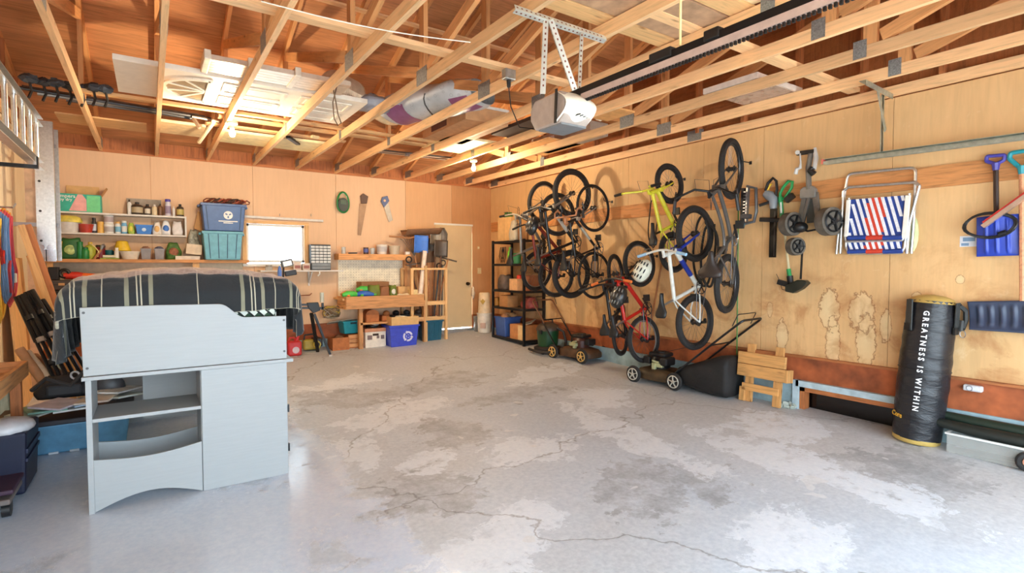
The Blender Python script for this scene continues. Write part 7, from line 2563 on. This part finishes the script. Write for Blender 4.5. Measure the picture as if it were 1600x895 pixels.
t.p('domed_top', MB().prism([(-w / 2, 0)] + [(-w / 2 * math.cos(a), .07 * math.sin(a)) for a in [i * math.pi / 10 for i in range(11)]][1:], .2, Matrix(((1, 0, 0, 0), (0, 0, 1, -.1), (0, 1, 0, .13), (0, 0, 0, 1)))), WBOX)
for k, (px, lab) in enumerate(((600, 'small cut wood offcut on the shelf under the bench'), (615, 'dark metal part on the shelf behind the recycling bin'), (632, 'black coiled hose on the shelf under the bench'), (650, 'dark tin on the shelf under the bench near the rack'))):
    one('shelf_clutter', lab, 'part', MB().box(bl(px, .38, zl + .05), (.13, .15, .09)).ell(bl(px + 3, .36, zl + .12), (.06, .06, .05), 9, 6), (WBOX, BLACKM, BLACK, DKB)[k], bevel=.01, group='parts under the bench')

# recycling bin
w4 = floor_box('recycling_bin', 'bright blue recycling bin with white arrows symbol', 'recycling bin', 609, 655, 541, .01, .02, BLUE)
for ch in list(w4.o.children):
    bpy.data.objects.remove(ch)
x0, x1, yf, z = w4.x0, w4.x1, w4.yf, w4.z
w = x1 - x0
RB_ = M((58, 74, 190), .4)
w4.m = w4.o.matrix_world = Matrix.Translation(((x0 + x1) / 2, yf + .17, z))
w4.p('body', MB().box((0, 0, .18), (w * 1.0, .34, .36), taper=.86), RB_, bevel=.016, segs=3)
w4.p('rim', MB().box((0, 0, .345), (w * 1.05, .37, .03)), RB_, bevel=.006)
cz = .17
mm = Matrix(((1, 0, 0, .06), (0, 0, -1, -.163), (0, 1, 0, cz), (0, 0, 0, 1)))
for k in range(3):
    a0 = k * 2 * math.pi / 3 + .3
    ring = []
    for i in range(8):
        a = a0 + i * .22
        ring.append((.085 * math.cos(a), .085 * math.sin(a)))
    for i in range(7, -1, -1):
        a = a0 + i * .22
        ring.append((.055 * math.cos(a), .055 * math.sin(a)))
    w4.p('recycling_arrow', MB().prism(ring, .006, mm), M((206, 206, 226), .5))
    a = a0 + 7 * .22
    w4.p('arrow_head', MB().prism([((.1) * math.cos(a), .1 * math.sin(a)), (.04 * math.cos(a), .04 * math.sin(a)), (.07 * math.cos(a + .4), .07 * math.sin(a + .4))], .006, mm), M((206, 206, 226), .5))
    w4.p('centre_mark', MB().prism([(.03 * math.cos(a0 + q), .03 * math.sin(a0 + q)) for q in (0, .8, 1.6)], .006, mm), M((206, 206, 226), .5))
t = carton('open_carton', 'open cardboard box with ring of white trim sitting in the blue recycling bin', 'box', x0 + .03, x1 - .01, z + .362, z + .50, yf - .01, .34, CARD2, flaps=True)
t.p('white_ring', MB().torus((0.03, 0, .1), (.2, .2, 1), .12, .018, 24, 6), M((226, 216, 190), .5), smooth=True)
t.p('black_contents', MB().ell((.03, 0, .05), (.16, .12, .08), 10, 6).jit(.01), BLACK)
# teal bin next to the door
w5 = floor_box('storage_tote', 'dark teal storage tote full of clutter beside the door', 'storage bin', 667, 692, 532, .01, .02, BLUE)
for ch in list(w5.o.children):
    bpy.data.objects.remove(ch)
x0, x1, yf, z = w5.x0, w5.x1, w5.yf, w5.z
w = x1 - x0
TB = M((24, 84, 106), .45)
w5.m = w5.o.matrix_world = Matrix.Translation(((x0 + x1) / 2, yf + .2, z))
w5.p('body', MB().box((0, 0, .18), (w * 1.04, .4, .36), taper=.84), TB, bevel=.012)
w5.p('rim', MB().box((0, 0, .35), (w * 1.12, .43, .03)), TB, bevel=.005)
for k in (-.3, 0, .3):
    w5.p('rib', MB().beam((k * w * .86, -.17, .03), (k * w, -.203, .33), .02, .01, (0, 1, 0)), TB)
for i in range(6):
    w5.p('clutter_piece', MB().cyl((-.14 + i * .055, -.05 + .04 * (i % 3), .3), (-.16 + i * .06, -.1 + .07 * (i % 2), .42), .02, n=7), M(((90, 70, 60), (200, 180, 160), (60, 60, 60))[i % 3], .6))

# ---- switches by the door
for px, py, s_, lab in ((749, 423, .06, 'beige double light switch plate right of the door'), (747.5, 387, .03, 'small latch plate high up right of the door')):
    c = at_y(px, py, -.003)
    t = Thing('light_switch' if s_ > .05 else 'latch_plate', lab, 'switch' if s_ > .05 else 'latch', (c.x, -.004, c.z))
    t.p('plate', MB().box((0, 0, 0), (s_ * 1.4, .008, s_ * 1.9)), M((214, 190, 140), .4), bevel=.002)
    t.p('toggle', MB().box((-s_ * .3, -.008, 0), (.012, .014, .025)).box((s_ * .3, -.008, 0), (.012, .014, .025)), M((230, 210, 170), .4))
one('hanging_rag', 'crumpled pale cloth hanging from the door knob side', 'cloth', MB().ell(at_y(739, 457, -.06), (.035, .03, .12), 10, 8).jit(.01), M((226, 206, 176), .8), smooth=2)

# ---- buckets near the corner
bk = at_floor(757, 519)
t = Thing('paint_bucket', 'lower white bucket with printed side on the floor by the door', 'bucket', bk, group='stacked white buckets')
BWm = M((226, 214, 196), .45)
t.p('body', MB().lathe([(.12, 0), (.14, .34), (.148, .345), (.148, .37), (.13, .37)], 20), BWm, smooth=True)
t.p('printed_label', MB().box((-.09, -.1, .14), (.1, .02, .1), Matrix.Rotation(R(-42), 3, 'Z')), M((196, 160, 140), .5))
t = Thing('paint_bucket', 'upper cream bucket with yellow emblem stacked on the white one', 'bucket', bk + V((0, 0, .372)), group='stacked white buckets')
t.p('body', MB().lathe([(.125, 0), (.118, .1), (.105, .36), (.09, .38)], 20), M((232, 204, 164), .45), smooth=True)
t.p('emblem', MB().prism([(0, -.06), (.05, .01), (.02, .02), (0, .05), (-.02, .02), (-.05, .01)], .012, Matrix.Translation((-.085, -.085, .22)) @ Matrix.Rotation(R(-45), 4, 'Z') @ Matrix(((1, 0, 0, 0), (0, 0, -1, 0), (0, 1, 0, 0), (0, 0, 0, 1)))), M((190, 150, 60), .5))
bk2 = at_floor(745, 514)
t = Thing('metal_pail', 'small grey metal pail tucked behind the white buckets', 'pail', V((-.36, -.16, fz(-.36, -.16))))
t.p('body', MB().lathe([(.1, 0), (.12, .28), (.125, .285), (.11, .285)], 18), M((150, 146, 140), .4, .6), smooth=True)
t.p('wire_handle', MB().tube([(-.12, 0, .27), (-.08, -.09, .2), (.08, -.09, .2), (.12, 0, .27)], .004, 5), STEEL)

# ---- black metal shelving against the right wall
xs0, xs1, ya, yb2 = -.45, -.04, -.80, -1.76
ms = Thing('metal_shelving', 'black metal shelving unit with five shelves in the back corner', 'shelving', (-.25, -1.28, fz(-.25, -1.28)), world=True)
zs = [at_x(771, py, xs0).z for py in (378, 412.5, 452, 478)]
zs.append(fz(-.25, -1.28) + .05)
for x in (xs0, xs1):
    for y in (ya, yb2):
        ms.p('post', MB().bb((x - .018, y - .018, fz(x, y) - .005), (x + .018, y + .018, zs[0] + .02)), BLACKM)
SHB = M((104, 84, 66), .7)
for z in zs:
    ms.p('shelf', MB().bb((xs0, yb2, z - .012), (xs1, ya, z)), SHB)
    for lo, hi in (((xs0 - .012, yb2, z - .035), (xs0 + .008, ya, z + .006)), ((xs0, ya - .008, z - .035), (xs1, ya + .012, z + .006)), ((xs0, yb2 - .012, z - .035), (xs1, yb2 + .008, z + .006))):
        ms.p('shelf_lip', MB().bb(lo, hi), BLACKM)


def sh(px, x, z):
    p = at_x(px, 450, x)
    return V((x, p.y, z))


GS = 'items on the black shelving'
bx = carton('shelf_carton', 'large tan carton on top of the black shelving', 'box', -.4, -.06, zs[0], zs[0] + .42, -1.3, .42, CARD2)
bx.p('flap_line', MB().bb((-.171, -.01, .02), (-.1705, .0, .4)), CARD)
tub_ = Thing('flower_pot', 'green pot upside down on the tan carton', 'pot', (-.25, -1.0, zs[0] + .422))
tub_.p('body', MB().lathe([(.09, 0), (.07, .09), (.06, .1)], 16), M((60, 110, 40), .5), smooth=True)
bagthing('grey_sack', 'pale grey sack hanging over the top shelf edge of the black shelving', 'bag', (-.42, -1.42, zs[0]), .12, .2, .34, M((176, 166, 146), .6), 31, .6)
bottle_ = Thing('green_bottle', 'lime green spray bottle on the upper shelf of the black unit', 'bottle', sh(797, -.36, zs[1]), group=GS)
bottle_.p('body', MB().lathe([(.045, 0), (.045, .2), (.02, .25)], 14), M((110, 190, 50), .4), smooth=True)
bottle_.p('cap', MB().lathe([(.022, .25), (.022, .29)], 10), M((90, 170, 40), .4), smooth=True)
tt = Thing('green_canister', 'dark green canister right of the lime bottle', 'canister', sh(808, -.36, zs[1]), group=GS)
tt.p('body', MB().lathe([(.07, 0), (.07, .17)], 14), M((50, 120, 76), .4), smooth=True)
tt.p('lid', MB().lathe([(.072, .17), (.06, .19)], 14), M((40, 96, 60), .4), smooth=True)
tt = Thing('power_cable', 'black cords hanging at the left of the upper shelf', 'cable', sh(785, -.38, zs[1] + .02), group=GS)
for k in range(3):
    tt.p('cord', MB().tube([(0, .05 - .05 * k, .28), (-.02, .07 - .05 * k, .12), (0, .04 - .05 * k, .0), (.02, .02 - .05 * k, .14), (0, .0 - .05 * k, .28)], .008, 6), BLACK, smooth=True)
bagthing('duffel_bag', 'grey and black duffel bag on the middle shelf of the black unit', 'bag', sh(790, -.30, zs[2]), .26, .3, .26, M((96, 80, 70), .7, var=.5, scale=9), 33, .7, group=GS)
x = sh(812, -.3, 0)
tt = carton('red_white_box', 'cream carton with red top on the middle shelf', 'box', -.42, -.16, zs[2], zs[2] + .2, x.y - .1, .24, M((226, 176, 126), .6), group=GS)
tt.p('red_cap', MB().lathe([(.05, .2), (.05, .25), (.03, .27)], 12), M((206, 66, 50), .4), smooth=True)
tt = carton('wall_carton', 'brown carton beyond the shelf post on the middle shelf', 'box', -.3, -.06, zs[2], zs[2] + .26, -1.72, .26, M((150, 92, 60), .7), group=GS)
x = sh(796, -.3, 0)
carton('small_box', 'tan box on the lower shelf of the black unit', 'box', -.42, -.2, zs[3], zs[3] + .2, x.y - .12, .26, M((186, 132, 80), .7), group=GS)
tt = Thing('tin_row', 'yellow tin at the left of the lower shelf', 'tin', sh(776, -.34, zs[3]), group=GS)
tt.p('body', MB().lathe([(.05, 0), (.05, .14)], 12), M((190, 130, 50), .5), smooth=True)
tt.p('lid', MB().lathe([(.052, .14), (.045, .155)], 12), M((150, 90, 40), .5), smooth=True)
bagthing('mixed_bag', 'red and teal crumpled bag on the lower shelf near the wall', 'bag', (-.2, -1.58, zs[3]), .26, .3, .19, M((150, 70, 60), .6, var=.7, scale=12), 37, .7, group=GS)
zb_ = zs[4] + .002
x = sh(782, -.3, 0)
tt = Thing('blue_bin', 'blue bin full of rags on the bottom shelf of the black unit', 'bin', (-.26, -.99, zb_))
tt.p('body', MB().box((0, 0, .17), (.34, .34, .34), taper=.88), M((60, 92, 160), .45), bevel=.012)
tt.p('rim', MB().box((0, 0, .335), (.36, .36, .025)), M((60, 92, 160), .45))
for i in range(5):
    tt.p('rag', MB().ell((-.1 + .05 * i, -.08 + .05 * (i % 3), .36), (.07, .07, .05), 8, 6).jit(.012), M((200, 150, 100) if i % 2 else (170, 120, 80), .8))
tt = carton('bottom_carton', 'tan carton with pale side on the bottom shelf beside the blue bin', 'box', -.42, -.08, zb_, zb_ + .25, -1.7, .4, M((206, 140, 84), .7))
tt.p('pale_side', MB().bb((-.171, -.2, .0), (-.17, -.04, .25)), M((232, 196, 140), .7))
one('loose_magazine', 'pale folded magazine leaning on the bottom shelf carton', 'magazine', MB().beam((-.3, -1.62, zb_ + .255), (-.12, -1.5, zb_ + .30), .2, .012, (0, .4, 1)), M((200, 196, 180), .5))
# ================================================================== left side: ladders, cords, lumber, bins
t = Thing('hanging_ladder', 'aluminium ladder hung level along the left wall', 'ladder', (-6.35, -3.9, 2.09), world=True)
lx = -6.35
for z in (2.11, 2.50):
    t.p('rail', MB().bb((lx - .035, -5.9, z - .035), (lx - .03, -2.52, z + .035)).bb((lx - .03, -5.9, z - .035), (lx + .03, -2.52, z - .03)).bb((lx - .03, -5.9, z + .03), (lx + .03, -2.52, z + .035)), ALU)
for i in range(11):
    y = -2.68 - i * .305
    t.p('rung', MB().cyl((lx, y, 2.14), (lx, y, 2.47), .017, n=10), ALU, smooth=True)
for y in (-3.0, -5.2):
    one('wall_bracket', 'steel bracket under the hanging ladder ' + ('near the back wall' if y > -4 else 'toward the camera'), 'bracket', MB().bb((XL, y - .02, 2.02), (lx + .04, y + .02, 2.05)).bb((lx + .04, y - .02, 2.02), (lx + .05, y + .02, 2.12)), BLACKM, 'ladder brackets')
# upright extension ladder near the back left corner
zl0, zl1 = 1.27, 2.68
t = Thing('extension_ladder', 'upright aluminium extension ladder hanging in the back left corner', 'ladder', (-6.4, -1.75, zl0), world=True)
p1, p2 = at_y(62, 300, -1.75), at_y(78, 300, -1.70)
for x, w_ in ((p1.x, .062), (p2.x, .085)):
    t.p('rail', MB().bb((x - w_ / 2, -1.755, zl0), (x + w_ / 2, -1.75, zl1)).bb((x - w_ / 2, -1.75, zl0), (x - w_ / 2 + .004, -1.70, zl1)).bb((x + w_ / 2 - .004, -1.75, zl0), (x + w_ / 2, -1.70, zl1)), ALU)
    t.p('rail', MB().bb((x - w_ / 2, -1.36, zl0), (x + w_ / 2, -1.355, zl1)), ALU)
for i in range(5):
    z = zl0 + .2 + i * .3
    t.p('rung', MB().cyl((p1.x, -1.75, z), (p1.x, -1.36, z), .016, n=10), ALU, smooth=True)
    t.p('rung_hole', MB().cyl((p1.x, -1.757, z), (p1.x, -1.752, z), .012, n=10), M((40, 34, 30), .6))
for x in (p1.x, p2.x):
    t.p('foot_bracket', MB().bb((x - .04, -1.768, zl0 - .01), (x + .04, -1.757, zl0 + .11)).cyl((x, -1.78, zl0 + .13), (x, -1.757, zl0 + .13), .03, n=12), CHROME)
t.p('hanger_bar', MB().bb((XL, -1.60, 2.44), (p2.x + .05, -1.56, 2.48)).bb((XL, -1.60, 1.62), (p2.x + .05, -1.56, 1.66)), STEEL)
p3_ = at_y(46, 300, -1.4)
one('corner_post', 'pale wooden post standing in the back left corner behind the ladder', 'post', MB().bb((p3_.x - .05, -1.3, fz(-6.6, -1.3)), (p3_.x + .05, -1.26, 2.4)), M((206, 176, 150), .7, var=.15))

# extension cords on a hook
CC = [(200, 56, 40), (214, 150, 44), (196, 70, 84), (206, 96, 110), (180, 40, 36), (90, 130, 180), (222, 176, 60)]
rs = random.Random(5)
for k in range(7):
    cy = -2.05 - .055 * k + rs.uniform(-.02, .02)
    x = XL + .06 + .02 * (k % 3)
    top = 1.72 + rs.uniform(-.04, .04)
    bot = .95 + rs.uniform(-.12, .12) - (.18 if k in (5, 6) else 0)
    names = ('bright red', 'amber yellow', 'rose red', 'pink', 'dark red', 'pale blue', 'orange yellow')
    t = Thing('cable_coil', names[k] + ' extension cord coil hanging on the left wall', 'extension cord', (x, cy, bot), group='cord coils on the left wall', world=True)
    for j in range(4):
        wd = .045 + .02 * j + rs.uniform(0, .02)
        pts = []
        for i in range(20):
            a = 2 * math.pi * i / 20
            zz = (top + bot) / 2 + (top - bot) / 2 * math.sin(a) * (1 - .04 * j)
            yy = cy + wd * math.cos(a) * (1.35 if math.sin(a) < 0 else .6)
            pts.append((x + .012 * j + .006 * math.sin(a * 3 + j), yy, zz))
        t.p('cord_loop', MB().tube(pts, .0085, 6, True), M(CC[k], .5), smooth=True)
    if k == 1:
        t.p('plug', MB().box((x + .05, cy, 1.1), (.05, .04, .09)), M((230, 220, 200), .5), bevel=.008)
one('cord_hook', 'steel hook carrying the extension cords on the left wall', 'hook', MB().tube([(XL, -2.15, 1.76), (XL + .15, -2.15, 1.76), (XL + .17, -2.15, 1.8)], .01, 6).tube([(XL + .01, -1.95, 1.74), (XL + .01, -2.45, 1.74)], .01, 6), STEEL)

# leaning lumber
GL = 'lumber leaning by the left wall'
for k, (a, b_, w_, lab) in enumerate((((33, 352), (122, 606), .05, 'pale narrow board leaning by the left wall, nearest the cords'), ((41, 352), (131, 606), .075, 'wide brown board leaning in the middle by the left wall'), ((46, 400), (108, 600), .045, 'shorter pale stick leaning behind the wide brown board'))):
    y0 = -2.15 + .05 * k
    p0, p1 = at_y(*a, y0), at_y(*b_, y0 - .55)
    p1 = p0 + (p1 - p0) * ((p0.z - fz(p1.x, p1.y) - .01) / (p0.z - p1.z))
    one('leaning_board', lab, 'board', MB().beam(p1, p0, w_, .03, (0, -1, .2)), PINE if k != 1 else wood('brown_leaning', (176, 116, 74)), GL)
p0 = at_y(40, 500, -1.2)
flat_ = one('plywood_offcut', 'pale plywood offcut leaning behind the cords', 'panel', MB().beam((XL + .12, -1.5, fz(XL, -1.5) + .0), (XL + .04, -1.5, 1.3), .8, .015, (1, 0, 0)), PINE)

# black tripods
GTp = 'black tripod poles'
for k, (a, b_, lab) in enumerate((((30, 462), (100, 600), 'black tripod leaning leftmost behind the blue bin'), ((45, 455), (118, 590), 'black tripod leaning in the middle behind the blue bin'), ((62, 470), (124, 580), 'short black tripod leaning rightmost behind the blue bin'))):
    y0 = -2.75 + .06 * k
    p0, p1 = at_y(*a, y0), at_y(*b_, y0 - .3)
    t = Thing('tripod', lab, 'tripod', p1, group=GTp, world=True)
    d = (p1 - p0)
    sd_ = V((.04, 0, .02))
    for j in (-1, 0, 1):
        t.p('leg', MB().cyl(p0 + sd_ * j * .5, p0 + d * .5 + sd_ * j * .8, .02, n=8).cyl(p0 + d * .5 + sd_ * j * .8, p1 + sd_ * j, .014, n=8), BLACKM, smooth=True)
    for q in (.25, .5, .75):
        t.p('collar', MB().cyl(p0 + d * q - d.normalized() * .02, p0 + d * q + d.normalized() * .02, .036, n=10), M((170, 160, 150), .4, .5) if q == .5 else BLACK, smooth=True)
for k in range(4):
    y0 = -2.9
    p0, p1 = at_y(30 + 12 * k, 545 + 6 * k, y0 + .1 * k), at_y(70 + 10 * k, 600 - 3 * k, y0 - .1)
    one('rolled_tube', ('tan', 'pale', 'brown', 'grey')[k] + ' cardboard roll in the heap behind the blue bin', 'roll', MB().cyl(p0, p1, .035, n=12), M(((186, 134, 92), (214, 190, 160), (120, 78, 52), (130, 124, 118))[k], .7), 'rolls behind the blue bin', smooth=True)

# big blue bin with heap of things
zf_ = fz(-6.2, -3.2) - .003
yf = -3.40
ztop = at_y(80, 664, yf).z
t = Thing('blue_tub', 'large blue plastic tub with dark rim heaped with papers', 'tub', (-6.15, -3.1, zf_), world=True)
BT = M((92, 150, 186), .45)
hh = ztop - zf_
t.p('body', MB().box((-6.15, -3.1, zf_ + hh / 2), (.86, .58, hh), taper=.93), BT, bevel=.02, segs=3)
t.p('rim', MB().box((-6.15, -3.1, ztop + .015), (.90, .63, .04)), M((44, 42, 50), .5), bevel=.008)
for i in range(6):
    t.p('foot', MB().box((-6.48 + .13 * i, -3.37, zf_ + .008), (.06, .02, .016)), M((206, 214, 220), .5))
zt_ = ztop + .036
rs = random.Random(9)
CP = [(216, 220, 222), (196, 206, 200), (120, 166, 150), (206, 196, 204), (226, 226, 220), (150, 170, 190), (222, 206, 190)]
for k in range(9):
    x, y = -6.42 + .085 * k + rs.uniform(-.03, .03), -3.31 + rs.uniform(-.04, .10)
    m3 = Matrix.Rotation(rs.uniform(-.7, .7), 3, 'Z') @ Matrix.Rotation(rs.uniform(-.12, .12), 3, 'X') @ Matrix.Rotation(rs.uniform(-.1, .1), 3, 'Y')
    one('magazine', ('white', 'pale green', 'teal', 'lilac', 'cream', 'blue grey', 'peach', 'mint', 'ivory')[k] + ' magazine in the heap on the blue tub', 'magazine', MB().box((x, y, zt_ + .02 + .018 * k % .07 + .012 * k), (.24, .30, .014), m3), M(CP[k % 7], .5, var=.25, scale=9), 'magazines on the blue tub')
t = Thing('camera_bag', 'black camera bag lying open on the papers in the blue tub', 'bag', (-6.17, -2.98, zt_ + .11))
t.p('body', bagmb(.42, .26, .19, 41, .6), M((34, 33, 36), .55), smooth=2)
t.p('strap', MB().tube([(-.2, -.17, .1), (-.1, -.24, .2), (.05, -.22, .12), (.15, -.2, .24), (.24, -.1, .2)], .018, 6), M((52, 50, 50), .6), smooth=True)
t.p('buckle', MB().torus((.08, -.2, .2), (.3, 1, 0), .03, .008, 14, 6), M((190, 190, 190), .4), smooth=True)
t.p('pocket', MB().box((0, -.12, .07), (.24, .05, .1)), M((44, 43, 46), .6), bevel=.02)
one('grey_shield', 'dark grey rounded plastic lid leaning on the camera bag', 'lid', MB().ell((-5.86, -3.15, zt_ + .17), (.11, .05, .12), 14, 8), M((70, 72, 78), .4), smooth=2)

# wooden bench corner at the left edge
bz0, bz1 = .47, .52
b = Thing('side_bench', 'brown wooden bench corner at the left edge of the room', 'bench', (-6.5, -4.6, fz(-6.5, -4.6)), world=True)
xr = at_z(44, 563, .5).x
yr_ = at_z(44, 563, .5).y
b.p('top', MB().bb((XL + .05, -6.4, .40), (xr, yr_, .425)), BENCHWOOD)
b.p('front_board', MB().bb((xr - .025, -6.4, .39), (xr, yr_, .50)), BENCHWOOD)
b.p('end_board', MB().bb((XL + .05, yr_ - .025, .39), (xr - .025, yr_, .50)), BENCHWOOD)
for y in (yr_ - .08, -6.2):
    b.p('leg', MB().bb((xr - .09, y - .035, fz(xr, y) - .01), (xr - .03, y + .035, .39)), LUMBER_D)
nb = on_floor(-6.42, -3.98)
t = Thing('navy_bin', 'dark navy bin with white lid under the left bench', 'bin', nb)
t.p('body', MB().box((0, 0, .22), (.34, .5, .42), taper=.9), M((22, 27, 54), .5), bevel=.02)
t.p('ribs', MB().box((.168, 0.0, .3), (.012, .46, .03)).box((.165, 0, .24), (.012, .46, .02)), M((20, 26, 60), .45))
t.p('white_lid', MB().ell((.06, -.1, .45), (.14, .16, .06), 14, 8), M((216, 216, 220), .4), smooth=2)
wb_ = on_floor(-6.36, -4.3)
t = Thing('floor_jack', 'grey low wheeled plank on the floor at the left edge', 'dolly', wb_)
t.p('deck', MB().box((0, .02, .11), (.16, .6, .035)), M((110, 100, 96), .6), bevel=.01)
t.p('deck', MB().box((0.02, .0, .16), (.14, .5, .03)), M((64, 40, 60), .6), bevel=.01)
for y in (-.2, .22):
    t.p('caster', MB().cyl((.03, y, .045), (.07, y, .045), .045, n=14), BLACK, smooth=True)
    t.p('caster_fork', MB().box((.05, y, .075), (.05, .04, .05)), BLACKM)
pc = [at_floor(38, 735), at_floor(42, 748), at_floor(34, 762), at_floor(15, 776), at_floor(-8, 792)]
one('floor_cable', 'black cable trailing over the floor at the left edge', 'cable', MB().tube([p + V((0, 0, .006)) for p in pc], .006, 6), BLACK, smooth=True)
